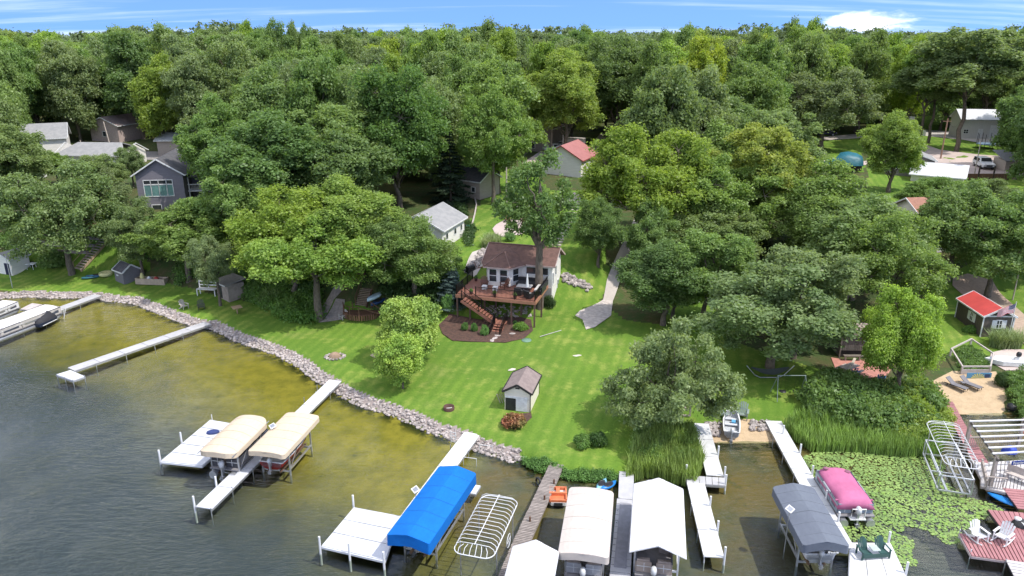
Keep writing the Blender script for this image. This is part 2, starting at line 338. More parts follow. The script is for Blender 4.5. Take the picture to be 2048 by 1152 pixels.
def bedmat():
    m = bpy.data.materials.new('lake_bed'); m.use_nodes = True; t = NT(m.node_tree); b = t.n['Principled BSDF']
    p = t.add('ShaderNodeNewGeometry').outputs['Position']; z = t.add('ShaderNodeSeparateColor', _0=t.add('ShaderNodeAttribute', attribute_name='zone').outputs[0]).outputs
    sx = t.add('ShaderNodeSeparateXYZ', _0=p).outputs
    n1 = t.noise(p, .16, 5, .6); n2 = t.noise(p, .8, 5, .65); n3 = t.noise(p, 4., 4, .7)
    sandc = t.mix(t.ramp(n2, .3, .7), (.37, .28, .05), (.25, .20, .04)); sandc = t.mix(t.ramp(n3, .56, .72, 0, .6), sandc, (.13, .11, .03))
    weed = t.mix(t.ramp(n2, .35, .65), (.045, .05, .02), (.085, .085, .03))
    mud = t.mix(t.ramp(n2, .35, .65), (.15, .135, .085), (.10, .095, .06))
    right = t.ramp(t.math('ADD', sx[0], t.math('MULTIPLY', t.math('SUBTRACT', n1, .5), 8.)), -6., -1.)
    c = t.mix(right, sandc, t.mix(t.ramp(n1, .4, .62), mud, (.20, .13, .045)))
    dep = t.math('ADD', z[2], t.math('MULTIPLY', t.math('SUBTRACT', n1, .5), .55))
    c = t.mix(t.ramp(dep, .25, 1.0), c, (.055, .062, .065)); c = t.mix(t.ramp(t.math('ADD', n2, t.math('MULTIPLY', right, .06)), .62, .74, 0, .6), c, weed)  # offshore bed toned dark grey in place of light the deep water absorbs
    # dark weedy fringe along the stones
    c = t.mix(t.math('MULTIPLY', t.ramp(z[2], .02, .09, 1, 0), t.ramp(n2, .38, .55)), c, (.035, .035, .015))
    t.put(b.inputs['Base Color'], c); b.inputs['Roughness'].default_value = 1.; b.inputs['Specular IOR Level'].default_value = 0.
    return m
def build_water():
    m = bpy.data.materials.new('lake_water'); m.use_nodes = True; t = NT(m.node_tree); t.n.remove(t.n['Principled BSDF']); out = t.n['Material Output']
    p = t.add('ShaderNodeNewGeometry').outputs['Position']
    w1 = t.noise(t.mapping(p, (.9, 2.6, 1), (0, 0, .22)), 1.25, 4, .55, .4); w2 = t.noise(t.mapping(p, (1, 1.9, 1), (0, 0, -.5)), 3.6, 3, .6, .3); w3 = t.noise(p, .30, 3, .5)
    calm = t.ramp(t.noise(p, .085, 3, .5), .38, .62, .30, 1.)
    hgt = t.math('MULTIPLY', t.math('ADD', t.math('ADD', w1, t.math('MULTIPLY', w2, .35)), t.math('MULTIPLY', w3, 1.2)), calm)
    bp = t.add('ShaderNodeBump', _Strength=1., _Distance=.10); t.put(bp.inputs['Height'], hgt)
    fr = t.add('ShaderNodeFresnel', _IOR=1.36); t.l.new(bp.outputs[0], fr.inputs['Normal'])
    gl = t.add('ShaderNodeBsdfGlossy', _Color=(.96, .97, 1.), _Roughness=.03); t.l.new(bp.outputs[0], gl.inputs['Normal'])
    tr = t.add('ShaderNodeBsdfTransparent', _Color=(.80, .88, .80))
    mx = t.add('ShaderNodeMixShader'); t.put(mx.inputs[0], t.math('MULTIPLY', fr.outputs[0], 1.35, clamp=True)); t.l.new(tr.outputs[0], mx.inputs[1]); t.l.new(gl.outputs[0], mx.inputs[2]); t.l.new(mx.outputs[0], out.inputs[0])
    pts = [(-700, -300), (-700, SH[0][1]-8)]+[tuple(a) for a in SH]+[(700, SH[-1][1]), (700, -300)]
    bm = bmesh.new(); vs = [bm.verts.new((x, y+(1.2 if 0 < i < len(pts)-1 else 0), 0)) for i, (x, y) in enumerate(pts)]; f = bm.faces.new(vs)
    bmesh.ops.triangulate(bm, faces=[f]); bmesh.ops.recalc_face_normals(bm, faces=bm.faces)
    if bm.faces[0:1] and next(iter(bm.faces)).normal.z < 0: bmesh.ops.reverse_faces(bm, faces=bm.faces)
    me = bpy.data.meshes.new('water'); bm.to_mesh(me); me.materials.append(m); tag(link('water', me), kind='structure')
build_ground(); build_water()
def sheet(name, px, ma, dz=.03, world=None, kind='structure', label=None, cat=None, thick=0, cuts=1.2, group=None):
    """a surface laid on the terrain along its whole outline"""
    P = world or poly(px); bm = bmesh.new(); f = bm.faces.new([bm.verts.new((p[0], p[1], 0)) for p in P]); bmesh.ops.triangulate(bm, faces=[f])
    for _ in range(6):
        e = [e for e in bm.edges if e.calc_length() > cuts]
        if not e: break
        bmesh.ops.subdivide_edges(bm, edges=e, cuts=1); bmesh.ops.triangulate(bm, faces=bm.faces[:])
    c = np.array([v.co[:2] for v in bm.verts]); zz = hv(c[:, 0], c[:, 1])
    for v, z in zip(bm.verts, zz): v.co.z = z+dz+.04
    bmesh.ops.recalc_face_normals(bm, faces=bm.faces)
    if sum(f.normal.z for f in bm.faces) < 0: bmesh.ops.reverse_faces(bm, faces=bm.faces)
    if thick:
        r = bmesh.ops.extrude_face_region(bm, geom=bm.faces[:]); 
        for v in r['geom']:
            if isinstance(v, bmesh.types.BMVert): v.co.z += thick
    me = bpy.data.meshes.new(name); bm.to_mesh(me); bm.free(); me.materials.append(ma); o = link(name, me)
    return tag(o, label, cat, group, kind)
# ---------------------------------------------------------------- riprap of boulders along the shore
def stone_mesh(seed, name='stone', ma=None):
    r = random.Random(seed); bm = bmesh.new(); bmesh.ops.create_icosphere(bm, subdivisions=1, radius=1)
    for v in bm.verts: v.co *= r.uniform(.72, 1.12)
    for v in bm.verts: v.co.z *= .72; v.co.x *= 1.18
    me = bpy.data.meshes.new(name); bm.to_mesh(me); bm.free(); me.materials.append(ma or STONE); return me
STONES = [stone_mesh(i) for i in range(6)]
def stone_pile(root, pts, n_single=300):
    """pts: (x, y, z, r); the largest in view are stones of their own, the rest one mesh of real stones"""
    key = lambda p: -p[3]/max((p[1]), 1)
    pts = sorted(pts, key=key); rr = random.Random(5); L = root.location
    for p in pts[:n_single]:
        o = link('stone', rr.choice(STONES), root, (p[0]-L.x, p[1]-L.y, p[2]-L.z)); o.scale = (p[3],)*3; o.rotation_euler = (rr.uniform(-.5, .5), rr.uniform(-.5, .5), rr.uniform(0, 6.3))
    rest = pts[n_single:]
    if rest:
        V = []; Q = []; k = 0
        for p in rest:
            me = rr.choice(STONES); M = Matrix.Rotation(rr.uniform(0, 6.3), 3, 'Z') @ Matrix.Rotation(rr.uniform(-.5, .5), 3, 'X')
            V += [M @ v.co*p[3]+Vector((p[0], p[1], p[2]))-L for v in me.vertices]; Q += [[i+k for i in f.vertices] for f in me.polygons]; k += len(me.vertices)
        me = npmesh('stones', np.array([tuple(v) for v in V]), np.array(Q), STONER); tag(link('stones', me, root), kind='stuff')
STONER = bpy.data.materials.new('riprap_stone_mass'); STONER.use_nodes = True
def _sr():
    t = NT(STONER.node_tree); b = t.n['Principled BSDF']; g = t.add('ShaderNodeNewGeometry').outputs; c = t.mix(t.noise(g['Position'], 3., 3), (.44, .385, .36), (.27, .24, .225))
    hs = t.add('ShaderNodeHueSaturation'); t.put(hs.inputs['Color'], c); t.put(hs.inputs['Value'], t.ramp(g['Random Per Island'], 0, 1, .65, 1.3, False)); t.put(b.inputs['Base Color'], hs.outputs[0]); b.inputs['Roughness'].default_value = .9
_sr()
def shore_stones(i0, i1, width, z1, dens, rmin=.07, rmax=.19, seed=1):
    rr = random.Random(seed); out = []
    for i in range(i0, i1):
        a = SH[i]; b = SH[i+1]; d = b-a; L = np.hypot(*d); nrm = np.array([-d[1], d[0]])/L
        for _ in range(int(L*width*dens)):
            t = rr.random(); w = rr.uniform(-.28, width); x, y = a+d*t+nrm*w; r = rr.uniform(rmin, rmax)*(1.15 if w < .35 else 1)
            out.append((x, y, max(h(x, y), -.05)*.9+r*.25, r))
    return out
root = thing('riprap_bank', 'long band of grey boulders edging the lawn between left frame edge and plank dock', 'rock wall', (0, 50, 0))
stone_pile(root, shore_stones(1, 28, .82, .6, 38))
root = thing('riprap_bank', 'low heap of grey stones between the white crossbar dock and the beached rowboat', 'rock wall', tuple(W(1422, 866, 0)))
stone_pile(root, [(p.x, p.y, p.z+.08, random.uniform(.12, .22)) for p in [G(random.uniform(1412, 1440), random.uniform(846, 874)) for _ in range(70)]])
root = thing('riprap_bank', 'low heap of grey stones on the sand beside the right hand straight white dock', 'rock wall', tuple(W(1520, 852, 0)))
stone_pile(root, [(p.x, p.y, p.z+.08, random.uniform(.12, .22)) for p in [G(random.uniform(1500, 1545), random.uniform(842, 862)) for _ in range(70)]])
# ---------------------------------------------------------------- trees
def leafquads(P, N, size, rng, asp=.62):
    """one leaf-sized face at every point P with normal N"""
    n = len(P); t = rng.normal(size=(n, 3)); t -= N*(t*N).sum(1, keepdims=True); t /= np.linalg.norm(t, axis=1, keepdims=True)+1e-9
    b = np.cross(N, t); s = size*rng.uniform(.6, 1.25, (n, 1)); a1 = t*s; b1 = b*s*asp; k = N*s*rng.uniform(-.25, .25, (n, 1))
    V = np.stack([P-a1, P-b1+k, P+a1, P+b1+k], 1).reshape(-1, 3); return V, np.arange(4*n).reshape(-1, 4)
def puffs(cen, rad, per, leaf, rng, flat=.75, updir=.35, jit=.62, low=-.6):
    k = len(cen); D = rng.normal(size=(k, per, 3)); D /= np.linalg.norm(D, axis=2, keepdims=True); D[..., 2] = np.where(D[..., 2] < low, -D[..., 2]*.8, D[..., 2])
    r = rng.uniform(.25, 1., (k, per, 1))**.42*rad[:, None, None]; r = r*(1+.22*rng.normal(size=(k, per, 1)))
    off = D*r*np.array([1, 1, flat]); P = (cen[:, None, :]+off).reshape(-1, 3)
    N = D.reshape(-1, 3)*.6+np.array([0, 0, updir])+rng.normal(size=(k*per, 3))*jit; N /= np.linalg.norm(N, axis=1, keepdims=True)
    return leafquads(P, N, leaf, rng)
def limb(mb, a, b, r0, r1, rng, sag=.12, seg=5, n=6, wob=.035):
    a = np.array(a, float); b = np.array(b, float); L = np.linalg.norm(b-a); pts = []
    for i in range(seg+1):
        t = i/seg; p = a+(b-a)*t; p[2] += math.sin(t*math.pi)*L*sag; 
        if 0 < i < seg: p += rng.normal(size=3)*L*wob
        pts.append(tuple(p))
    mb.tube(pts, [r0+(r1-r0)*i/seg for i in range(seg+1)], n, caps=False); return pts
def broad(seed, H=16., Rr=6., th=.28, lobes=11, sub=9, per=330, leaf=.17, puff=.17, flat=1.0, trunk=.34, open_=0., lean=0., top=1.0, stubs=False):
    """broadleaved tree: fork, limbs to lobes, twigs to leaf clumps. returns (crown mesh, trunk mesh)"""
    rng = np.random.default_rng(seed); z0 = H*th; zc = z0+(H-z0)*.46; rz = (H-z0)*.5*top
    L = []; tries = 0
    while len(L) < lobes and tries < 4000:
        tries += 1; d = rng.normal(size=3); d /= np.linalg.norm(d)
        if d[2] < -.72: continue
        k = rng.uniform(.42, .78) if rng.random() > .22 else rng.uniform(.1, .4)
        p = d*k*np.array([Rr, Rr, rz])+np.array([lean, 0, zc])
        if all(np.linalg.norm((p-q)/np.array([1, 1, .8])) > Rr*(.52-.0004*tries) for q in L): L.append(p)
    cen = []; rad = []; mb = MB(); fork = np.array([lean*.25, 0, z0*rng.uniform(.85, 1.05)])
    limb(mb, (0, 0, -.4), fork, trunk*1.25, trunk*.85, rng, 0, 4, 8, .012); limb(mb, fork, (lean*.7, 0, zc+rz*.45), trunk*.8, trunk*.2, rng, 0, 6, 6)
    for p in L:
        st = fork+(np.array([lean*.6, 0, zc+rz*.2])-fork)*rng.uniform(0, .75); limb(mb, st, p, trunk*rng.uniform(.3, .5), trunk*.12, rng, rng.uniform(-.05, .14))
        lr = Rr*rng.uniform(.30, .42); q = []
        for _ in range(sub*6):
            if len(q) >= sub: break
            d = rng.normal(size=3); d /= np.linalg.norm(d); d[2] = d[2]*1.0+.05
            o = d*lr*rng.uniform(.5, 1.)
            if all(np.linalg.norm(o-w) > Rr*puff*.95 for w in q): q.append(o)
        for o in q:
            c = p+o; cen.append(c); rad.append(Rr*puff*rng.uniform(.75, 1.3))
            if rng.random() < .45: limb(mb, p, c, trunk*.1, trunk*.035, rng, .05, 2, 4)
    if stubs:
        for p, r in ((np.array([-1.6, -.3, z0*1.52]), .34), (np.array([2.4, -.2, z0*1.42]), .3)): mb.tube([fork*.98, (fork+p)/2+np.array([0, 0, -.15]), p], [trunk*.8, r*1.1, r*.85], 7)
    cen = np.array(cen); rad = np.array(rad)
    if open_:
        kp = rng.random(len(cen)) > open_; cen = cen[kp]; rad = rad[kp]
    V, Q = puffs(cen, rad, per, leaf, rng, flat)
    return npmesh('crown', V, Q, None), mb.mesh('trunk', BARK)
def conifer(seed, H=16., Rr=3.4, layers=22, leaf=.22, droop=.25, open_=.0, trunk=.2, z0=.06, whorl=11, pinelike=False):
    rng = np.random.default_rng(seed); mb = MB(); mb.tube([(0, 0, -.3), (0, 0, H*.5), (0, 0, H*.98)], [trunk, trunk*.6, .03], 7, caps=False); P = []; N = []
    for i in range(layers):
        t = i/(layers-1); z = H*(z0+(1-z0)*t**.92); r = Rr*(1-t)**(.62 if pinelike else .85)*rng.uniform(.75, 1.1)+.15
        if pinelike: r *= .75+.45*math.sin(t*9+seed)
        for k in range(max(4, int(whorl*(1-t*.5)))):
            if rng.random() < open_: continue
            a = rng.uniform(0, 6.283); rr = r*rng.uniform(.7, 1.12); n = int(34*rr/Rr*3)+8; s = rng.uniform(.12, 1, n)**.7*rr; d = np.array([math.cos(a), math.sin(a)])
            w = rng.normal(size=n)*(.10+.16*s*(1-.5*s/rr)); x = d[0]*s-d[1]*w; y = d[1]*s+d[0]*w; up = (.18 if pinelike else -droop)
            zz = z+up*s-.10*np.abs(w)+rng.normal(size=n)*.06+(.18*(s/rr)**2*rr if pinelike else .06*s)
            P.append(np.stack([x, y, zz], 1)); nn = rng.normal(size=(n, 3))*.45+np.array([d[0]*.35, d[1]*.35, .9]); N.append(nn)
            if rng.random() < .3: mb.tube([(0, 0, z), (d[0]*rr*.8, d[1]*rr*.8, z+up*rr*.8)], [.05, .02], 4, caps=False)
    P = np.concatenate(P); N = np.concatenate(N); N /= np.linalg.norm(N, axis=1, keepdims=True)
    V, Q = leafquads(P, N, leaf, rng, .42); return npmesh('crown', V, Q, None), mb.mesh('trunk', BARKD)
def ballbush(seed, n=26, rad=1., per=240, leaf=.07, flat=.85, hgt=.9, pr=.3):
    """low shrub, radius 1, standing on z=0"""
    rng = np.random.default_rng(seed); cen = []
    for _ in range(n):
        d = rng.normal(size=3); d /= np.linalg.norm(d); d[2] = abs(d[2]); cen.append(d*np.array([1-pr, 1-pr, hgt*(1-pr*.6)])*rng.uniform(.55, 1.)+np.array([0, 0, pr*.5]))
    V, Q = puffs(np.array(cen), np.full(n, pr)*rng.uniform(.8, 1.2, n), per, leaf, rng, flat); V[:, 2] = np.maximum(V[:, 2], .0)
    mb = MB(); 
    for c in cen[:7]: mb.tube([(0, 0, -.05), tuple(np.array(c)*.8)], [.04, .015], 4, caps=False)
    return npmesh('foliage', V, Q, None), mb.mesh('stem', BARKD)
PROTO = {
 'oakA': (broad(11, 16, 6.2, .17, 14, 12, 330, .16, .15), 16, 6.2), 'oakB': (broad(12, 15, 6.6, .24, 14, 12, 300, .16, .145, open_=.10), 15, 6.6),
 'oakC': (broad(13, 17, 5.8, .16, 14, 12, 320, .16, .155), 17, 5.8), 'oakD': (broad(14, 18, 5.6, .18, 15, 12, 310, .165, .15, top=1.05), 18, 5.6),
 'mapA': (broad(21, 17, 5.2, .12, 16, 12, 320, .155, .17), 17, 5.2), 'mapB': (broad(22, 16, 5.8, .12, 17, 12, 310, .155, .165), 16, 5.8),
 'sparse': (broad(31, 16, 5.4, .36, 11, 8, 230, .17, .14, open_=.30), 16, 5.4),
 'feature': (broad(35, 17, 5.2, .40, 12, 8, 230, .17, .16, open_=.26, trunk=.42, stubs=True), 17, 5.2),
 'high': (broad(15, 14, 6.2, .42, 13, 12, 330, .16, .15, trunk=.34), 14, 6.2),
 'tall': (broad(41, 24, 6.0, .42, 13, 11, 280, .19, .16, trunk=.21, open_=.06), 24, 6.0),
 'wide': (broad(51, 8.4, 5.4, .12, 13, 12, 330, .13, .135, flat=.9, trunk=.22, open_=.16), 8.4, 5.4),
 'willow': (broad(61, 9, 4.0, .2, 14, 12, 420, .10, .15, flat=1.15, trunk=.24), 9, 4.0),
 'young': (broad(71, 5.4, 2.55, .12, 16, 12, 130, .105, .19, flat=.9, trunk=.10), 5.4, 2.55),
 'young2': (broad(72, 5.6, 2.6, .12, 17, 12, 130, .105, .19, flat=.9, trunk=.10), 5.6, 2.6),
 'fA': (broad(201, 18, 5.6, .06, 20, 9, 230, .21, .19, top=1.06), 18, 5.6), 'fB': (broad(202, 18, 5.6, .06, 20, 9, 230, .21, .18, top=1.08), 18, 5.6), 'fC': (broad(203, 19, 5.2, .08, 19, 9, 230, .21, .19, top=1.08), 19, 5.2), 'fD': (broad(204, 17, 5.8, .06, 20, 9, 230, .21, .17, top=1.05), 17, 5.8),
 'spruce': (conifer(81, 15, 3.2), 15, 3.2), 'spruceB': (conifer(82, 15, 2.9, 26, .2, .3), 15, 2.9),
 'pine': (conifer(91, 18, 4.4, 16, .26, 0, .12, .26, .25, 8, True), 18, 4.4), 'pineB': (conifer(92, 18, 3.8, 18, .26, 0, .18, .26, .2, 8, True), 18, 3.8),
}
BUSH = [ballbush(101), ballbush(102, 34, per=200, leaf=.085), ballbush(103, 20, per=260, leaf=.06, pr=.36, flat=1.)]
def place_tree(kind, fol, x, y, z, H, Rr, rz, label, name='broadleaf_tree', group=None, tilt=0.):
    (cm, tm), h0, r0 = PROTO[kind]; t = thing(name, label, 'tree', (x, y, z), rz, group)
    if tilt: t.rotation_euler = (0, tilt, rz)
    sc = (Rr/r0, Rr/r0, H/h0)
    c = link('crown', cm, t, scale=sc); 
    if not cm.materials: cm.materials.append(FOL[fol])
    c.material_slots[0].link = 'OBJECT'; c.material_slots[0].material = FOL[fol]
    link('trunk', tm, t, scale=sc); return t
OCC = []   # every tree as (X, Y, radius)
def tree_px(kind, fol, bx, by, ty, wpx, label, name='broadleaf_tree', group=None, rz=None, tilt=0., hmin=2.5, by_y=None):
    """stand a tree whose foot, top row and crown width are read off the photograph"""
    g = G(bx, by) if by_y is None else None
    if g is None: zz = h((bx-1024)/F*by_y, by_y); d = by_y*CP+(CH-zz)*SP; g = Vector(((bx-1024)/F*d, by_y, zz))
    R_ = wpx/2/F*(g.y*CP+(CH-10)*SP); yb = g.y+R_*.25
    a = math.atan((576-ty)/F)-P0; H = max(CH+yb*math.tan(a)-g.z, hmin)*1.02; R_ *= 1.0; OCC.append((g.x, g.y, R_))
    return place_tree(kind, fol, g.x, g.y, g.z-.05, H, R_, random.uniform(0, 6.28) if rz is None else rz, label, name, group, tilt)
def bush_px(fol, bx, by, wpx, hpx, label, name='shrub', cat='shrub', group=None, k=None, clip=False):
    g = G(bx, by); s = (g.y*CP+(CH-g.z)*SP)/F; r = wpx/2*s; (cm, sm) = BUSH[random.randrange(3) if k is None else k]
    t = thing(name, label, cat, g-Vector((0, 0, .03)), random.uniform(0, 6.28), group); c = link('foliage', cm, t, scale=(r, r, hpx*s*.85))
    if not cm.materials: cm.materials.append(FOL[fol])
    c.material_slots[0].link = 'OBJECT'; c.material_slots[0].material = FOL[fol]; link('stem', sm, t, scale=(r, r, hpx*s*.8)); return t
# name, foliage, foot x, foot y, top y, crown width, label
FG = [
 ('oakB','greyoak',143,549,328,235,'big grey green oak with bare lower trunk beside the terraced timber walls'),
 ('oakC','oak',40,440,225,190,'yellowish oak at the left frame edge above the white roofed house'),
 ('oakA','greyoak',286,550,392,128,'dark oak standing directly behind the grey garden shed'),
 ('oakD','oak',378,560,394,205,'light green oak spreading over the slope left of the weathered lean to shelter'),
 ('high','greyoak',441,612,478,105,'small leaning oak whose trunk crosses the front of the weathered shelter'),
 ('mapB','bright',590,600,372,235,'bright green tree, left half of the big clump between shelter and wooden stairs'),
 ('high','bright',640,641,440,270,'oak with thick leaning trunk at the foot of the gravel path'),
 ('mapA','bright',690,545,345,215,'tall bright green tree crowning the big clump left of the grey roofed cottage'),
 ('oakB','oak',830,600,432,215,'broad oak right of the wooden stairs, beside the blue spruce'),
 ('oakC','maple',770,560,410,150,'dark green tree in the middle of the clump above the wooden stairs'),
 ('oakA','greyoak',222,470,335,105,'dark oak between the terraced walls and the grey gabled house'),
 ('oakD','oak',478,520,300,170,'tall green oak on the slope left of the big clump'),
 ('mapA','maple',560,470,210,240,'large deep green tree right of the grey gabled house'),
 ('mapB','maple',800,420,125,210,'towering dark green tree left of the layered spruce'),
 ('oakD','oak',660,440,190,220,'tall mid green oak behind the light pine'),
 ('oakA','oak',455,405,185,175,'rounded green oak behind the grey gabled house'),
 ('oakC','oak',987,409,160,140,'oak with straight pale trunk in front of the tan garage'),
 ('oakB','greyoak',735,400,150,200,'grey green oak above the light pine'),
 ('oakB','bright',1282,492,252,250,'spreading yellow green oak arching over the concrete driveway'),
 ('sparse','yellow',1212,470,310,105,'thin yellow green tree beside the upper end of the stepping stones'),
 ('mapB','maple',1196,532,392,110,'dense dark rounded maple between the cottage and the driveway'),
 ('mapA','maple',1326,650,470,190,'dark maple at the lower end of the driveway, left of the swing'),
 ('oakD','yellow',1500,480,235,200,'yellow crowned tree topping the clump right of the driveway'),
 ('oakA','oak',1400,500,285,210,'green oak between the driveway oak and the yellow crowned tree'),
 ('oakC','oak',1420,560,400,200,'grey green oak behind the round patio swing'),
 ('oakB','oak',1590,520,318,260,'broad olive oak below the teal covered boat'),
 ('oakA','greyoak',1540,735,505,330,'large grey green oak shading the hammock'),
 ('oakC','greyoak',1700,600,372,260,'tall grey green oak above the weathered playhouse'),
 ('oakD','greyoak',1585,715,470,240,'grey green oak behind the metal swing set'),
 ('oakB','oak',1760,640,420,230,'oak filling the gap above the willow'),
 ('oakA','oak',1974,594,372,220,'oak with a thick banded trunk behind the red roofed shed'),
 ('oakC','oak',1895,560,345,205,'green oak beside the half hidden brown house'),
 ('mapB','bright',2060,560,340,150,'pale green tree cut by the right frame edge above the sloping lawn'),
 ('mapA','bright',1776,385,215,125,'bright green tree beside the teal covered boat'),
 ('oakB','greyoak',1640,300,140,190,'oak standing over the parked dark car'),
 ('tall','greyoak',1912,303,42,225,'tall oak with pale trunk left of the white pole barn'),
 ('tall','oak',1856,286,78,150,'tall slim oak between the mailbox and the wooden utility pole'),
 ('tall','greyoak',1838,287,110,150,'slim oak beside the grassy verge of the curving road'),
 ('mapB','maple',2060,345,110,150,'dark tree at the right frame edge hiding the barn corner'),
 ('mapA','bright',1130,310,92,150,'bright green maple rising behind the red roofed garage'),
 ('mapB','maple',1230,290,70,160,'deep green tree over the far end of the dirt lane'),
 ('mapA','bright',1340,330,175,180,'bright tree behind the driveway oak'),
 ('mapB','oak',1450,360,190,190,'olive tree right of the bright one behind the driveway oak'),
 ('oakD','greyoak',1560,400,205,170,'grey green tree left of the teal covered boat'),

 ('oakA','oak',1300,560,395,130,'mid green oak between the driveway and the dark maple'), ('oakD','oak',1405,650,440,190,'green oak above the patio swing'), ('oakB','greyoak',268,374,292,70,'slim grey green oak at the corner of the violet grey house'), ('oakC','oak',118,372,296,70,'green oak between the two pale roofed houses'), ('oakB','greyoak',205,392,308,125,'grey green oak in front of the long low grey roof'), ('oakA','oak',60,385,262,110,'green oak hiding the white gabled house'),
 ('oakC','oak',1862,436,345,150,'oak hiding the wall of the white roofed garage'), ('oakA','greyoak',1968,440,350,130,'grey green oak just below the dark wooden fence'), ('oakA','oak',1345,640,500,150,'green oak left of the patio swing, over the dark maple'),
 ('mapA','oak',1640,560,350,190,'rounded green tree in the middle of the right hand clump'), ('sparse','willow',1690,620,455,130,'loose light tree between the playhouse and the clump'),
]
for k, f, bx, by, ty, w, lab in FG: tree_px(k, f, bx, by, ty, w, lab)
tree_px('feature', 'maple', 1078, 573, 306, 188, 'old oak with cut limb stubs growing through the red deck of the cottage', rz=0., by_y=76.1)
tree_px('wide', 'pale', 1330, 862, 655, 268, 'low wide spreading tree on the lawn above the timber swing frame', rz=.6)
tree_px('willow', 'willow', 1795, 800, 578, 172, 'feathery willow leaning over the brick patio', 'willow_tree', tilt=R(5), rz=2.2)
tree_px('young2', 'lime', 826, 724, 586, 132, 'taller bright lime green young linden nearer the mulch bed', 'linden_tree')
tree_px('young', 'lime', 806, 777, 662, 104, 'bright lime green young linden nearer the water, bare trunk showing', 'linden_tree')
tree_px('spruce', 'spruce', 902, 407, 262, 92, 'layered dark spruce left of the tan garage', 'spruce_tree')
tree_px('spruceB', 'bluespruce', 905, 606, 520, 72, 'small blue spruce against the left end of the deck', 'spruce_tree')
tree_px('pine', 'pine', 715, 440, 268, 130, 'light olive pine rising out of the big clump', 'pine_tree')
tree_px('spruceB', 'spruce', 2038, 690, 560, 60, 'slim evergreen at the right frame edge past the flagpole', 'spruce_tree') if False else None
for x, ty, w, lb in ((575, 30, 46, 'tallest of the three trees breaking the left skyline'), (602, 34, 30, 'middle tree of the three on the left skyline'), (632, 40, 26, 'slimmest right hand tree of the three on the left skyline'), (2022, 26, 70, 'ragged pine against the sky above the right frame edge')):
    tree_px('mapA' if w < 60 else 'pine', 'oak' if w < 60 else 'pine', x, 0, ty+(4 if w < 60 else 0), w*1.9, lb, 'pine_tree', by_y=172. if w < 60 else 150.)
# ---------------------------------------------------------------- the wood behind
# windows of the photograph where something nearer to the ground is seen: x0, y0, x1, y1, depth of what is seen
KEEP = [(900,470,1190,690,80),(925,400,1175,505,98),(1225,440,1290,610,104),(30,452,290,560,92),(0,500,50,550,88),(660,550,780,650,78),(1360,585,1400,612,80),(1670,640,1790,760,76),(1905,555,2048,690,80),(385,560,500,640,80),(215,520,340,580,84),(1140,560,1240,660,80),
 (1780,205,1900,300,168),(1895,215,2012,345,175),(1615,250,1722,345,150),(1080,235,1125,305,150),(1085,285,1170,370,125),(1120,275,1245,330,160),(925,335,1120,410,125),(840,405,930,500,105),
 (285,318,385,420,120),(112,290,330,335,150),(165,236,246,290,175),(325,272,390,302,150),(62,268,132,320,150),(1790,290,2010,350,150),(1000,340,1160,500,100),(1180,262,1232,300,190)]
MARK = [('the brown house with the leaning pole', G(205, 283)), ('the grey gabled house', G(330, 400)), ('the red roofed garage', G(1130, 345)), ('the stone chimney house', G(1090, 300)), ('the white pole barn', G(1980, 276)), ('the teal covered boat', G(1680, 343)), ('the layered spruce', G(902, 407)), ('the far lane end', G(1215, 262)), ('the long grey roof', G(180, 330)), ('the light olive pine', G(715, 440)), ('the pale trunked tall oak', G(1912, 303)), ('the yellow crowned tree', G(1500, 380)), ('the three left skyline trees', Vector((-52, 190, 8))), ('the low cumulus cloud', Vector((95, 215, 8))), ('the right frame edge', Vector((150, 200, 8))), ('the left frame edge', Vector((-150, 200, 8))), ('the middle of the skyline', Vector((20, 215, 8)))]
RANK = {}; ORD = ['first','second','third','fourth','fifth','sixth','seventh','eighth','ninth','tenth','eleventh','twelfth','thirteenth','fourteenth','fifteenth','sixteenth','seventeenth','eighteenth','nineteenth','twentieth']
FK = [('fA','greyoak','grey green oak'),('fB','oak','green oak'),('fC','greyoak','grey green oak'),('fD','oak','green oak'),('fC','maple','dark leafy tree'),('fA','maple','dark leafy tree'),('fB','bright','bright green tree'),('fC','bright','bright green tree'),('fD','yellow','yellow green tree'),('fA','oak','green oak'),('pine','pine','olive pine'),('fD','greyoak','grey green oak')]
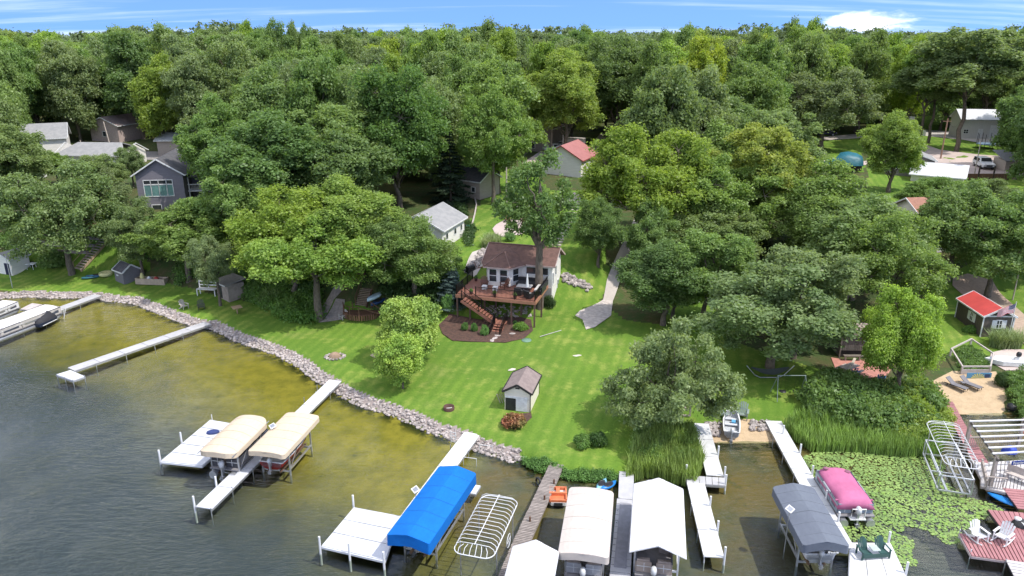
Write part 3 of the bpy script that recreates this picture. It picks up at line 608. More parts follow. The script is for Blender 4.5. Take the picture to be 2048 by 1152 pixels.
def forest():
    rr = random.Random(21); spots = []; Y = 72.
    while Y < 300:
        step = 6.6+Y*.012; X = -Y*.86-8
        while X < Y*.86+12:
            x = X+rr.uniform(-3, 3); y = Y+rr.uniform(-3.2, 3.2); X += step*1.12
            z = h(x, y); H = rr.uniform(17, 22.5)+(1.5 if y > 180 else 0)+(3 if y > 150 else 0)-(4.5 if y < 104 else 0); Rr = rr.uniform(4.6, 6.6); a = proj((x, y, z+H)); b = proj((x, y, z+H*.25)); d = y*CP+14*SP; w = Rr*F/d
            lim = 50+13*math.sin(a[0]*.0107+.6)+9*math.sin(a[0]*.027+y*.02)+rr.uniform(-9, 12)
            if a[1] < lim: H -= (lim-a[1])*d/F; a = proj((x, y, z+H))
            if any(a[0]+w > k[0] and a[0]-w < k[2] and b[1] > k[1] and a[1] < k[3] and y < k[4]+Rr for k in KEEP): continue
            if y < 106 and (inpoly(np.array([x]), np.array([y]), LAWNS[0])[0] or sdist(np.array([x]), np.array([y]))[0] < 14 or any(inpoly(np.array([x]), np.array([y]), L_)[0] for L_ in LAWNS[1:])): continue
            if any((x-o[0])**2+(y-o[1])**2 < (Rr*.55+o[2]*.62)**2 for o in OCC): continue
            spots.append((x, y, z, H, Rr)); OCC.append((x, y, Rr))
        Y += step*.95
    near = [s for s in spots if s[1] < 235]; far = [s for s in spots if s[1] >= 235]
    tone = lambda x, y: .5+.5*math.sin(x*.045+1.3)*math.sin(y*.05+x*.02)+rr.uniform(-.28, .28)
    pick = []
    for s in near:
        q = tone(s[0], s[1]); i = rr.choice([4, 5, 0, 9]) if q < .3 else rr.choice([0, 1, 2, 3, 9, 11]) if q < .68 else rr.choice([1, 3, 6, 7, 8, 9])
        i = i
        pick.append((s, FK[i]))
    for s, fk in sorted(pick, key=lambda p: p[0][1]):
        m = min(MARK, key=lambda m: (m[1].x-s[0])**2+(m[1].y-s[1])**2); key = (fk[2], m[0]); 
        side = 'behind' if s[1] > m[1].y+8 else 'left of' if s[0] < m[1].x else 'right of'; key = key+(side,); RANK[key] = RANK.get(key, 0)+1; k = RANK[key]
        lab = f"{ORD[min(k, 20)-1]} nearest {fk[2]} {side} {m[0]}"
        place_tree(fk[0], fk[1], *s[:3], s[3], s[4], rr.uniform(0, 6.28), lab, 'pine_tree' if fk[0] == 'pine' else 'broadleaf_tree', 'trees of the wood behind the houses')
    # the far-off wood reads as one mass
    V = []; N = []; rng = np.random.default_rng(5); allf = list(far)
    Y = 300.
    while Y < 900:
        st = 9+Y*.02; X = -Y*.8
        while X < Y*.8:
            x = X+rr.uniform(-4, 4); y = Y+rr.uniform(-4, 4); z = h(x, y); allf.append((x, y, z, min(rr.uniform(17, 23), 30.6-z+1.6*math.sin(x*.03)+rr.uniform(-2.5, 1.6)+(y-300)*.001), rr.uniform(5, 7)*(1+(Y-300)/700))); X += st*1.15
        Y += st*1.2
    Vs = []; Qs = []; k = 0
    for (x, y, z, H, Rr) in allf:
        n = 12 if y < 320 else 7; per = 46 if y < 320 else 22; d = rng.normal(size=(n, 3)); d /= np.linalg.norm(d, axis=1, keepdims=True); d[:, 2] = np.abs(d[:, 2])*1.2-.25
        cen = np.array([x, y, z+H*.62])+d*np.array([Rr*.62, Rr*.62, H*.30]); v, q = puffs(cen, np.full(n, Rr*.36), per, .55 if y < 320 else 1.0, rng, .8); Vs.append(v); Qs.append(q+k); k += len(v)
    tag(link('far_wood', npmesh('far_wood', np.concatenate(Vs), np.concatenate(Qs), foliage('far_wood_leaves', (.12, .185, .08), (.165, .235, .09), .3, .15))), 'far off wood of mixed trees running to the horizon', None, None, 'stuff')
forest()
def scatter(name, px, n, fol, hgt, rad, label, seed, leaf=.14, per=60, world=None):
    """leafy undergrowth nobody could count: clumps of leaves strewn over a patch of ground"""
    rng = np.random.default_rng(seed); P = world or poly(px); A = np.array([p[:2] for p in P]); lo = A.min(0); hi = A.max(0); pts = rng.uniform(lo, hi, (n*4, 2)); pts = pts[inpoly(pts[:, 0], pts[:, 1], P)][:n]
    r = rng.uniform(rad*.6, rad*1.3, len(pts)); z = np.maximum(hv(pts[:, 0], pts[:, 1]), 0)+rng.uniform(.1, hgt, len(pts)); cen = np.column_stack([pts, z]); V, Q = puffs(cen, r, per, leaf, rng, .8)
    return tag(link(name, npmesh(name, V, Q, FOL[fol])), label, None, None, 'stuff')
scatter('undergrowth', [(350,560),(360,530),(420,520),(520,540),(640,560),(645,640),(560,625),(485,600),(480,560),(400,555),(350,575)], 420, 'bush', .9, .6, 'leafy undergrowth on the slope below the big clump of trees', 1)
scatter('undergrowth', [(500,600),(620,560),(650,620),(628,652),(560,640)], 200, 'bush', 1.2, .7, 'dense bright bushes left of the gravel path', 2)
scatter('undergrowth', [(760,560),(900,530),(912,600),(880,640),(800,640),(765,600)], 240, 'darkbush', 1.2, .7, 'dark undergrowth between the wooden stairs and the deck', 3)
scatter('undergrowth', [(230,500),(330,440),(420,440),(420,500),(300,530)], 300, 'bush', 1., .7, 'undergrowth on the slope under the dark oaks', 4)
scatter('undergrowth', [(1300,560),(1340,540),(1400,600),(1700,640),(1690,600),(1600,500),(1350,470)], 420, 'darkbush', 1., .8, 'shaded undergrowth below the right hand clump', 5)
scatter('undergrowth', [(1590,800),(1660,770),(1760,790),(1850,790),(1880,830),(1860,870),(1780,880),(1640,850)], 520, 'maple', 1.5, .62, 'dark leafy thicket on the bank behind the lily pads', 6, leaf=.15, per=80)
scatter('undergrowth', [(1740,800),(1850,780),(1905,850),(1880,900),(1800,890)], 300, 'bright', 1.3, .5, 'bright thicket beside the red boardwalk', 7, leaf=.09, per=110)
scatter('undergrowth', [(2012,760),(2070,748),(2080,830),(2045,850),(2016,800)], 200, 'bush', .9, .4, 'brushy bank right of the sand beach', 8, leaf=.08, per=110)
scatter('ground_cover', [(1044,918),(1136,946),(1245,955),(1250,966),(1140,962),(1060,940)], 260, 'hedge', .22, .26, 'low leafy plants along the water edge of the lawn', 9, leaf=.06, per=60)
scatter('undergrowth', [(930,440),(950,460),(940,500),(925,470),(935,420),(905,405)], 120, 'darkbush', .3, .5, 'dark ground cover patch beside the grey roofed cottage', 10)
scatter('undergrowth', [(0,470),(60,440),(200,430),(240,440),(60,500),(0,520)], 220, 'bush', .7, .6, 'scrub on the slope above the timber terraces', 11)
scatter('undergrowth', [(1280,862),(1330,850),(1392,868),(1385,930),(1290,940),(1262,905)], 200, 'bush', .8, .45, 'leafy bank between the low spreading tree and the reeds', 12, leaf=.08, per=110)
def blades(name, px, n, hgt, fol, label, seed, w=.035, world=None, base=None, lean=.25):
    rng = np.random.default_rng(seed); P = world or [W(x, y) for x, y in px]; A = np.array([p[:2] for p in P]); lo = A.min(0); hi = A.max(0); pts = rng.uniform(lo, hi, (n*4, 2)); pts = pts[inpoly(pts[:, 0], pts[:, 1], P)][:n]
    k = len(pts); z = np.maximum(hv(pts[:, 0], pts[:, 1]), -.05); H = rng.uniform(.6, 1.15, k)*hgt; a = rng.uniform(0, 6.28, k); l = rng.uniform(.05, lean, k)*H; dx, dy = np.cos(a), np.sin(a); ww = w*rng.uniform(.7, 1.3, k)
    b = np.column_stack([pts, z]); sd = np.column_stack([-dy*ww, dx*ww, 0*a]); m = b+np.column_stack([dx*l*.3, dy*l*.3, H*.6]); tp = b+np.column_stack([dx*l*1.4, dy*l*1.4, H])
    V = np.stack([b-sd, b+sd, m+sd*.8, m-sd*.8, tp], 1).reshape(-1, 3); i = np.arange(k)[:, None]*5; Q = np.concatenate([i+[0, 1, 2, 3], i+[3, 2, 4, 4]])
    me = bpy.data.meshes.new(name); me.from_pydata(V.tolist(), [], [list(q) if q[2] != q[3] else [int(q[0]), int(q[1]), int(q[2])] for q in Q.tolist()]); me.materials.append(FOL[fol]); o = link(name, me); tag(o, label, None, None, 'stuff'); return o
blades('reeds', [(1250,968),(1268,915),(1310,885),(1385,876),(1408,930),(1392,975),(1340,968),(1300,955)], 6000, 1.35, 'reed', 'tall green reeds between the white peaked canopy and the crossbar dock', 1)
blades('reeds', [(1565,862),(1600,850),(1700,860),(1790,872),(1870,862),(1890,890),(1880,915),(1800,915),(1700,905),(1625,905),(1600,890)], 6500, 1.25, 'reed', 'green reeds and rushes behind the lily pads', 2)
blades('meadow_grass', [(1640,845),(1760,860),(1860,850),(1880,880),(1760,890),(1650,872)], 2600, 1.0, 'grassb', 'pale meadow grass at the edge of the reeds', 3) if False else None
# ---------------------------------------------------------------- lily pads
def lilies():
    P = [W(x, y) for x, y in [(1603,912),(1640,900),(1760,905),(1850,908),(1890,925),(1885,960),(1925,990),(1990,1010),(2010,1025),(1975,1035),(1925,1062),(1920,1085),(1895,1092),(1872,1075),(1850,1060),(1815,1052),(1800,1068),(1832,1085),(1825,1110),(1838,1128),(1808,1140),(1785,1105),(1772,1085),(1700,1083),(1655,1010),(1625,950)]]
    A = np.array([p[:2] for p in P]); lo = A.min(0); hi = A.max(0); rr = random.Random(4); grid = {}; pts = []
    for _ in range(34000):
        x = rr.uniform(lo[0], hi[0]); y = rr.uniform(lo[1], hi[1]); r = rr.uniform(.075, .155)
        if math.sin(x*1.3+2*math.sin(y*.9))*math.sin(y*1.7+x) > .72 and rr.random() < .8: continue
        c = (int(x/.34), int(y/.34))
        if any((x-a)**2+(y-b)**2 < ((r+q)*.70)**2 for i in (-1, 0, 1) for j in (-1, 0, 1) for a, b, q in grid.get((c[0]+i, c[1]+j), [])): continue
        grid.setdefault(c, []).append((x, y, r)); pts.append((x, y, r))
    X = np.array([p[0] for p in pts]); Y = np.array([p[1] for p in pts]); ok = inpoly(X, Y, P); pts = [p for p, k in zip(pts, ok) if k]; pts.sort(key=lambda p: -p[2]/p[1]**1.6)
    def pad(tilt):
        V = [(0, 0, .0)]+[(math.cos(a), math.sin(a), .06*math.sin(3*a+tilt)+.05) for a in [R(18+i*(324/9)) for i in range(10)]]; return V, [(0, i+1, i+2) for i in range(9)]
    mes = []
    for i in range(3): V, Q = pad(i*2); me = bpy.data.meshes.new('lily_pad'); me.from_pydata(V, [], Q); me.materials.append(FOL['lily']); mes.append(me)
    for p in pts[:300]:
        o = link('lily_pad', mes[rr.randrange(3)], None, (p[0], p[1], rr.uniform(.006, .03)), rr.uniform(0, 6.3), (p[2],)*3); tag(o, 'round yellow green lily pad floating among its neighbours near the pink covered pontoon boat', 'lily pad', 'lily pads on the water')
    V = []; Q = []
    for p in pts[300:]:
        a, q = pad(rr.uniform(0, 6)); th = rr.uniform(0, 6.3); c, s = math.cos(th), math.sin(th); k = len(V); zz = rr.uniform(.006, .03); V += [(p[0]+p[2]*(c*v[0]-s*v[1]), p[1]+p[2]*(s*v[0]+c*v[1]), zz+p[2]*v[2]) for v in a]; Q += [tuple(i+k for i in f) for f in q]
    me = bpy.data.meshes.new('lily_pads'); me.from_pydata(V, [], Q); me.materials.append(FOL['lily']); tag(link('lily_pads', me), 'carpet of lily pads over the shallow water', None, None, 'stuff')
    print('lilies', len(pts))
lilies()
# ---------------------------------------------------------------- buildings
ROOFB = mat('brown_shingles', (.19, .105, .085), .9, (.13, .075, .06), 2.2, bump=.008, bscale=14, detail=6)
ROOFG = mat('grey_shingles', (.31, .305, .30), .9, (.25, .25, .25), 1.5, bump=.006, bscale=14)
ROOFD = mat('dark_shingles', (.11, .105, .11), .9, (.07, .07, .075), 2, bump=.008, bscale=14)
ROOFT = mat('taupe_shingles', (.27, .215, .20), .9, (.21, .165, .155), 2.4, bump=.006, bscale=14)
ROOFR = mat('faded_red_metal', (.40, .165, .155), .55, (.35, .14, .13), 1.2)
ROOFR2 = mat('bright_red_metal', (.62, .085, .07), .45, (.52, .07, .06), 1.2)
ROOFW = mat('white_metal_roof', (.62, .62, .63), .5, (.54, .55, .56), 1.)
SIDE_G = mat('violet_grey_siding', (.20, .185, .21), .7, (.17, .16, .185), 1., mul=(1, 1, 8), bump=.003)
SIDE_T = mat('tan_siding', (.42, .36, .31), .7, (.36, .31, .27), 1., mul=(1, 1, 8), bump=.003)
SIDE_M = mat('pale_metal_siding', (.62, .60, .57), .6, (.55, .53, .50), 1., mul=(8, 8, 1), bump=.003)
SIDE_D = mat('dark_brown_siding', (.13, .105, .085), .75, (.09, .075, .06), 1.2, mul=(8, 8, 1), bump=.003)
CONC = mat('concrete', (.52, .47, .43), .9, (.42, .375, .34), .5, bump=.006, bscale=9)
GRAVEL = mat('gravel', (.40, .345, .31), .95, (.28, .24, .215), 3.5, bump=.02, bscale=14)
MULCH = mat('bark_mulch', (.115, .062, .045), .95, (.065, .038, .03), 3.5, bump=.04, bscale=12)
PINK = mat('pinkish_concrete', (.54, .44, .40), .9, (.45, .37, .34), .35, bump=.005)
BRICK = mat('brick_paving', (.44, .20, .155), .85, (.34, .15, .12), 2.5, rnd=.2)
def win(mb_parent, face, u, z, w, hh, W_, D_, split=1, hsplit=True, frame=None, shut=False, glass=None):
    """window with frame, bars and pane on a face of a box W_ wide and D_ deep; F is -y, B +y, R +x, L -x"""
    T = {'F': (0, -D_/2, 0), 'B': (0, D_/2, math.pi), 'R': (W_/2, 0, math.pi/2), 'L': (-W_/2, 0, -math.pi/2)}[face]
    M = Matrix.Translation((T[0], T[1], 0)) @ Matrix.Rotation(T[2], 4, 'Z')
    def put(mb): mb.v = [tuple(M @ Vector(p)) for p in mb.v]; return mb
    t = .09; f = MB()
    for a, b in (((u-w/2-t, z-t), (u-w/2, z+hh+t)), ((u+w/2, z-t), (u+w/2+t, z+hh+t)), ((u-w/2, z-t), (u+w/2, z)), ((u-w/2, z+hh), (u+w/2, z+hh+t))): f.b2((a[0], -.06, a[1]), (b[0], .02, b[1]))
    for i in range(1, split): x = u-w/2+w*i/split; f.b2((x-.03, -.05, z), (x+.03, .02, z+hh))
    if hsplit: f.b2((u-w/2, -.045, z+hh*.5-.03), (u+w/2, .02, z+hh*.5+.03))
    fo = put(f).part('window', frame or TRIM, mb_parent); put(MB().b2((u-w/2, -.02, z), (u+w/2, .01, z+hh))).part('pane', glass or GLASS, fo)
    if shut:
        for s in (-1, 1): put(MB().b2((u+s*(w/2+t+.19)-.19, -.05, z-.05), (u+s*(w/2+t+.19)+.19, .0, z+hh+.05))).part('shutter', TRIM, mb_parent)
def house(name, label, cat, loc, rz, W_, D_, hw, hr, ridge='x', wall=SIDE_W, roof=ROOFG, oh=.3, wins=(), doors=(), base=1.5, t=.14, trim=TRIM, fascia=True, hip=0.):
    """gabled building: walls with gables, a thick roof of two slopes, fascia boards, windows, doors. loc is the middle of the floor"""
    h_ = thing(name, label, cat, loc, rz); x, y = W_/2, D_/2; m = MB()
    if ridge == 'x': prof = [(-y, -base), (-y, hw), (0, hw+hr), (y, hw), (y, -base)]; V = [(sx*x, p, q) for sx in (-1, 1) for p, q in prof]
    else: prof = [(-x, -base), (-x, hw), (0, hw+hr), (x, hw), (x, -base)]; V = [(p, sy*y, q) for sy in (1, -1) for p, q in prof]
    m.add(V, [(0, 1, 2, 3, 4), (9, 8, 7, 6, 5)]+[(i, i+5, (i+1) % 5+5, (i+1) % 5) for i in (0, 3, 4)]); m.part('wall', wall, h_)
    half = y if ridge == 'x' else x; ln = (x if ridge == 'x' else y)+oh; sl_ = hr/half; e = half+oh; ze = hw-sl_*oh+.03
    for s in (-1, 1):
        P = [(-ln, s*e, ze), (ln, s*e, ze), (ln-hip, 0, hw+hr+.03), (-ln+hip, 0, hw+hr+.03)]
        if ridge == 'y': P = [(-p[1], p[0], p[2]) for p in P]
        if s > 0: P = P[::-1]
        n = 4; r = MB(); Vv = [(p[0], p[1], p[2]+t) for p in P]+P; r.add(Vv, [(0, 1, 2, 3), (7, 6, 5, 4)]+[(i, i+4, (i+1) % 4+4, (i+1) % 4) for i in range(4)]); r.part('roof', roof, h_)
    if fascia:
        f = MB()
        for s in (-1, 1):
            for q in (-1, 1):
                a, b = (s*(ln+.03), q*e, ze+t*.45), (s*(ln+.03), 0, hw+hr+.03+t*.45)
                if ridge == 'y': a, b = (-a[1], a[0], a[2]), (-b[1], b[0], b[2])
                f.bar(a, b, .06, .17)
            a, b = (-ln, s*(e+.03), ze+.05), (ln, s*(e+.03), ze+.05)
            if ridge == 'y': a, b = (-a[1], a[0], a[2]), (-b[1], b[0], b[2])
            f.bar(a, b, .06, .15)
        f.part('fascia', trim, h_)
    for w in wins: win(h_, *w[:5], W_, D_, *w[5:7], **({'glass': w[7]} if len(w) == 8 else {'shut': w[8]} if len(w) > 8 else {}))
    for face, u, w, hh, ma in doors:
        T = {'F': (0, -y, 0), 'B': (0, y, math.pi), 'R': (x, 0, math.pi/2), 'L': (-x, 0, -math.pi/2)}[face]; M = Matrix.Translation((T[0], T[1], 0)) @ Matrix.Rotation(T[2], 4, 'Z')
        d = MB().b2((u-w/2, -.05, 0), (u+w/2, .01, hh)); d.v = [tuple(M @ Vector(p)) for p in d.v]; do = d.part('door', ma, h_)
        k = MB()
        if w > 1.8:
            for i in range(1, 4): k.b2((u-w/2, -.065, hh*i/4-.015), (u+w/2, -.045, hh*i/4+.015))
        else: k.box((u+w*.36, -.08, hh*.48), (.05, .06, .12))
        k.v = [tuple(M @ Vector(p)) for p in k.v]; k.part('panel_line' if w > 1.8 else 'handle', ALU, do)
    return h_
def at(px, py, dz=0): g = G(px, py); g.z += dz; return g
def floor_from_front(px, py, depth, rz, dz=0):
    """floor centre of a building whose front wall foot is at a pixel"""
    g = G(px, py); return Vector((g.x-math.sin(rz)*depth/2, g.y+math.cos(rz)*depth/2, g.z+dz))
# --- the white cottage with the red deck
A16 = R(-16); CO = Vector((4.31, 76.67, 4.15))
cot = thing('cottage', 'small white cottage with brown shingle roof, bay window front and red deck posts before it', 'house', CO, A16)
m = MB(); m.add([(sx, p, q) for sx in (-7.3, 0) for p, q in ((0, -2.6), (0, 2.35), (2.1, 3.55), (4.2, 2.35), (4.2, -2.6))], [(4, 3, 2, 1, 0), (5, 6, 7, 8, 9)]+[((i+1) % 5, (i+1) % 5+5, i+5, i) for i in (0, 3, 4)]); m.part('wall', SIDE_W, cot)
bay = [(-7.35, .02), (-6.75, -1.6), (-4.36, -1.6), (-3.35, .02)]; MB().prism(bay, -1.2, 2.2).part('wall', SIDE_W, cot, label='white bay wall')
for s, P in ((1, [(-7.75, -.42, 2.26), (.38, -.42, 2.26), (.38, 2.1, 3.68), (-7.75, 2.1, 3.68)]), (2, [(-7.75, 2.1, 3.68), (.38, 2.1, 3.68), (.38, 4.65, 2.26), (-7.75, 4.65, 2.26)])): MB().slab(P, .13).part('roof', ROOFB, cot)
ap = (-5.5, .55, 3.3); E_ = [(-8.05, .1, 2.2), (-7.1, -2.05, 2.2), (-4.1, -2.05, 2.2), (-2.75, -.1, 2.2)]
r = MB(); tp = [ap]; r.add([ap, *E_, (-5.5, 1.6, 3.45), (-7.9, .9, 2.7), (-2.9, .9, 2.75)], [(0, 1, 2), (0, 2, 3), (0, 3, 4), (0, 6, 1), (0, 5, 6), (0, 4, 7), (0, 7, 5)]); r.add([(p[0], p[1], p[2]-.12) for p in E_]+E_, [(0, 1, 5, 4), (1, 2, 6, 5), (2, 3, 7, 6)]); r.part('roof', ROOFB, cot, label='brown hipped roof over the bay')
f = MB(); 
for a, b in zip(E_[:-1], E_[1:]): f.bar((a[0], a[1], a[2]-.10), (b[0], b[1], b[2]-.10), .05, .14)
f.bar((-2.8, -.45, 2.2), (.4, -.45, 2.2), .05, .15); f.bar((.41, -.45, 2.22), (.41, 2.1, 3.62), .05, .17); f.bar((.41, 4.68, 2.22), (.41, 2.1, 3.62), .05, .17); f.bar((-7.78, -.42, 2.2), (-7.78, 2.1, 3.62), .05, .16); f.part('gutter', mat('pinkish_trim', (.55, .42, .38), .5), cot)
f = MB()
for e in E_[1:3]: f.bar((ap[0], ap[1], ap[2]+.03), (e[0], e[1], e[2]+.03), .12, .05)
f.bar(E_[3], (-5.5, 1.6, 3.5), .08, .04); f.bar((-7.75, 2.1, 3.72), (.38, 2.1, 3.72), .16, .06); f.part('ridge_cap', mat('ridge_shingles', (.26, .155, .13), .9), cot)
for u in (-6.15, -4.95): win(cot, 'F', u, .45, .78, 1.35, 0, 3.2)
for u in (-2.35, -.95): win(cot, 'F', u, 1.15, 1.0, .75, 0, 0, 1, False)
for c_, an in ((( -7.05, -.79), R(-69.5)), ((-3.86, -.79), R(58))):
    M = Matrix.Translation((*c_, 0)) @ Matrix.Rotation(an, 4, 'Z'); f = MB(); [f.b2(*k) for k in (((-.48, -.06, .36), (-.40, .02, 1.9)), ((.40, -.06, .36), (.48, .02, 1.9)), ((-.4, -.06, .36), (.4, .02, .45)), ((-.4, -.06, 1.8), (.4, .02, 1.9)), ((-.4, -.05, 1.1), (.4, .02, 1.16)))]
    f.v = [tuple(M @ Vector(p)) for p in f.v]; fo = f.part('window', TRIM, cot); g = MB().b2((-.4, -.02, .45), (.4, .01, 1.8)); g.v = [tuple(M @ Vector(p)) for p in g.v]; g.part('pane', GLASS, fo)
win(cot, 'R', 1.6, .75, .5, 1.0, 0, 0, 1, False); win(cot, 'R', 2.8, -1.4, .5, 1.2, 0, 0, 1, False); win(cot, 'R', .35, .1, .35, 1.2, 0, 0, 1, False)
MB().b2((-7.25, -.05, -2.6), (-.05, -.02, -.3)).part('foundation_wall', CONC, cot)
# --- deck
DX0, DX1, DY = -9.0, -.45, -5.5
dk = thing('deck', 'raised red brown deck on posts with black railings in front of the white cottage', 'deck', CO, A16)
for i in range(38):
    y = DY+.075+i*.1465; MB().b2((DX0, y-.068, -.05), (DX1, y+.068, 0)).part('deck_board', DECKR, dk)
f = MB(); f.b2((DX0-.04, DY-.05, -.34), (DX1+.04, DY, -.005)); f.b2((DX0-.05, DY, -.34), (DX0, .1, -.005)); f.b2((DX1, DY, -.34), (DX1+.05, 0, -.005)); 
for i in range(7): f.b2((DX0+.4+i*1.3, DY, -.28), (DX0+.46+i*1.3, 0, -.06))
f.part('rim_joist', mat('deck_rim', (.40, .19, .12), .6), dk)
for x, y in [(-8.9, -5.4), (-7.5, -5.4), (-5.9, -5.4), (-3.0, -5.4), (-.55, -5.4), (-.5, -2.6), (-8.9, -2.6), (-5.4, -3.), (-2.6, -3.)]: MB().b2((x-.08, y-.08, -3.4), (x+.08, y+.08, -.34)).part('post', mat('deck_post', (.15, .09, .07), .7), dk)
def railing(a, b, root, name='railing', z=0, hgt=.98, slope=0., post=True, bal=.14):
    a = Vector((*a, z)); b = Vector((*b, z+slope)); d = b-a; L = math.hypot(d.x, d.y); m = MB(); up = Vector((0, 0, 1))
    m.bar(a+up*hgt, b+up*hgt, .06, .05); m.bar(a+up*.10, b+up*.10, .035, .035)
    for i in range(int(L/bal)+1): p = a+d*(i*bal/L); m.bar(p+up*.1, p+up*hgt, .026)
    n = max(1, round(L/1.9))
    if post:
        for i in range(n+1): p = a+d*(i/n); m.bar(p, p+up*(hgt+.08), .09)
    return m.part(name, METB, root)
railing((DX0+.06, DY+.06), (-8.0, DY+.06), dk); railing((-6.85, DY+.06), (DX1-.06, DY+.06), dk); railing((DX1-.06, DY+.06), (DX1-.06, -.15), dk); railing((DX0+.06, DY+.06), (DX0+.06, -.2), dk)
# stairs down from the deck
stt = thing('deck_stairs', 'red deck stairs with black handrails running down in front of the deck posts', 'stairs', CO, A16)
land = Vector((-4.0, -6.1, -2.35)); s0 = Vector((-7.95, -6.1, -.15)); n = 12
for i in range(n):
    t_ = (i+.5)/n; x = s0.x+(land.x-.45-s0.x)*t_; z = s0.z+(land.z-s0.z)*t_; MB().b2((x-.15, -6.62, z-.03), (x+.16, -5.58, z+.02)).part('step', DECKR, stt)
f = MB(); 
for y in (-6.66, -5.55): f.bar((s0.x-.1, y, s0.z-.1), (land.x-.4, y, land.z-.08), .05, .26)
f.part('stringer', DECKR, stt)
for y in (-6.64, -5.57): railing((s0.x, y), (land.x-.4, y), stt, z=s0.z, slope=land.z-s0.z, bal=.16)
MB().b2((land.x-.5, -6.66, land.z-.1), (land.x+.6, -5.5, land.z)).part('landing', DECKR, stt)
for i in range(5): MB().b2((land.x-.42, -6.95-i*.3, land.z-.19-i*.17), (land.x+.5, -6.65-i*.3, land.z-.14-i*.17)).part('step', DECKR, stt)
for y in (.58,): railing((land.x+y, -5.55), (land.x+y, -6.7), stt, z=land.z); railing((land.x+y, -6.7), (land.x+y, -8.2), stt, z=land.z, slope=-.9)
railing((land.x-.5, -6.7), (land.x-.5, -8.2), stt, z=land.z, slope=-.9)
f = MB(); [f.b2((x-.06, y-.06, -4.4), (x+.06, y+.06, land.z-.1)) for x in (land.x-.4, land.x+.5) for y in (-6.6, -5.6)]; f.bar((land.x-.45, -6.7, land.z-.25), (land.x-.45, -8.2, land.z-1.05), .05, .2); f.bar((land.x+.52, -6.7, land.z-.25), (land.x+.52, -8.2, land.z-1.05), .05, .2); f.part('support', DECKR, stt)
def loc2(o, x, y, z=0.): return Matrix.Translation(o.location) @ Matrix.Rotation(o.rotation_euler.z, 4, 'Z') @ Vector((x, y, z))
sheet('mulch_bed', [(885,668),(878,650),(900,628),(960,640),(1040,634),(1062,640),(1066,662),(1048,678),(1010,686),(940,684),(905,682)], MULCH, .02)
bush_px('hedge', 930, 661, 17, 23, 'upright clipped green shrub in the mulch, leftmost of the row of three'); bush_px('hedge', 949, 663, 17, 24, 'upright clipped green shrub in the mulch, middle of the row of three'); bush_px('hedge', 969, 670, 21, 28, 'upright clipped green shrub in the mulch, largest, nearest the stair foot')
bush_px('darkbush', 1099, 612, 34, 26, 'round dark green shrub under the right corner of the deck'); bush_px('bush', 1042, 659, 36, 20, 'spreading shrub with pale flowers at the right end of the mulch bed'); bush_px('hedge', 1030, 648, 12, 10, 'small pale hydrangea beside the deck post')
bush_px('hedge', 1019, 482, 28, 22, 'round bright green shrub behind the cottage roof'); bush_px('darkbush', 1128, 480, 30, 16, 'dark flowering shrub behind the oak trunk') if False else None
blades('ornamental_grass', None, 900, 1.3, 'grassb', 'pale fountain of ornamental grass behind the left end of the cottage roof', 11, .03, world=[G(962, 496), G(985, 498), G(1003, 492), G(1000, 484), G(975, 482)], lean=.7)
# boulders stepping down both sides of the cottage
root = thing('boulder_bank', 'tumbled pink and grey boulders right of the cottage wall', 'rock wall', G(1150, 575)); stone_pile(root, [(p.x, p.y, p.z+.1, random.uniform(.16, .34)) for p in [G(1126+t*52+random.uniform(-4, 4), 553+t*22+random.uniform(-7, 9)) for t in [random.random() for _ in range(95)]]], 95)
root = thing('boulder_bank', 'band of pink and grey boulders edging the patio left of the cottage', 'rock wall', G(950, 520)); stone_pile(root, [(p.x, p.y, p.z+.1, random.uniform(.13, .26)) for p in [G(972-t*30+random.uniform(-9, 9), 500+t*40+random.uniform(-3, 3)) for t in [random.random() for _ in range(110)]]], 110)
root = thing('boulder_bank', 'small rocks on the bank beneath the deck', 'rock wall', G(1030, 632)); stone_pile(root, [(p.x, p.y, p.z+.05, random.uniform(.1, .2)) for p in [G(random.uniform(960, 1062), random.uniform(612, 634)) for _ in range(110)]], 110)
for i, (x, y, lb) in enumerate([(996,672,'flat pale stepping stone at the foot of the red steps'), (990,677,'flat pale stepping stone second from the red steps'), (984,682,'flat pale stepping stone on the lawn edge of the mulch'), (1025,668,'lone pale flat rock in the mulch right of the steps')]):
    o = link('stepping_stone', stone_mesh(40+i), None, G(x, y)+Vector((0, 0, .05)), i, (.38, .3, .07)); o.data.materials[0] = STONE; tag(o, lb, 'stone')
# --- other buildings
house('cottage', 'small white sided cottage with pale grey roof behind the big clump of trees', 'house', floor_from_front(908, 485, 6, R(72)), R(72), 7.0, 6.0, 2.4, 1.5, 'x', SIDE_W, ROOFG, .35, [('F', -2.2, 1.0, .6, .7, 1, False), ('F', .4, 1.0, .6, .7, 1, False), ('F', 2.4, 1.0, .5, .7, 1, False)])
house('garage', 'tan garage with dark roof beside the layered spruce', 'garage', at(950, 396)+Vector((0, 2.6, 0)), R(-35), 5.4, 5, 2.7, 1.3, 'x', SIDE_T, ROOFD, .35, [('F', 1.5, 1., .6, .7, 1, False)])
house('garage', 'white garage with faded red metal roof at the end of the dirt lane', 'garage', floor_from_front(1122, 352, 8, R(-24)), R(-24), 7.2, 8, 3., 2.1, 'y', SIDE_W, ROOFR, .4, [], [('R', 0, 2.4, 2.2, TRIM)], trim=mat('red_trim', (.40, .12, .11), .5))
house('house', 'two storey grey brown house with stone chimney beside the utility pole', 'house', at(1085, 303)+Vector((0, 3, 0)), R(-25), 6.2, 6, 4.6, 1.5, 'y', mat('grey_brown_siding', (.30, .26, .24), .8), ROOFT, .4, [('F', -1.2, 3., .7, 1., 1, False), ('F', 1.2, 3., .7, 1., 1, False), ('F', -.8, .6, 1.0, 1.1, 1, False)])
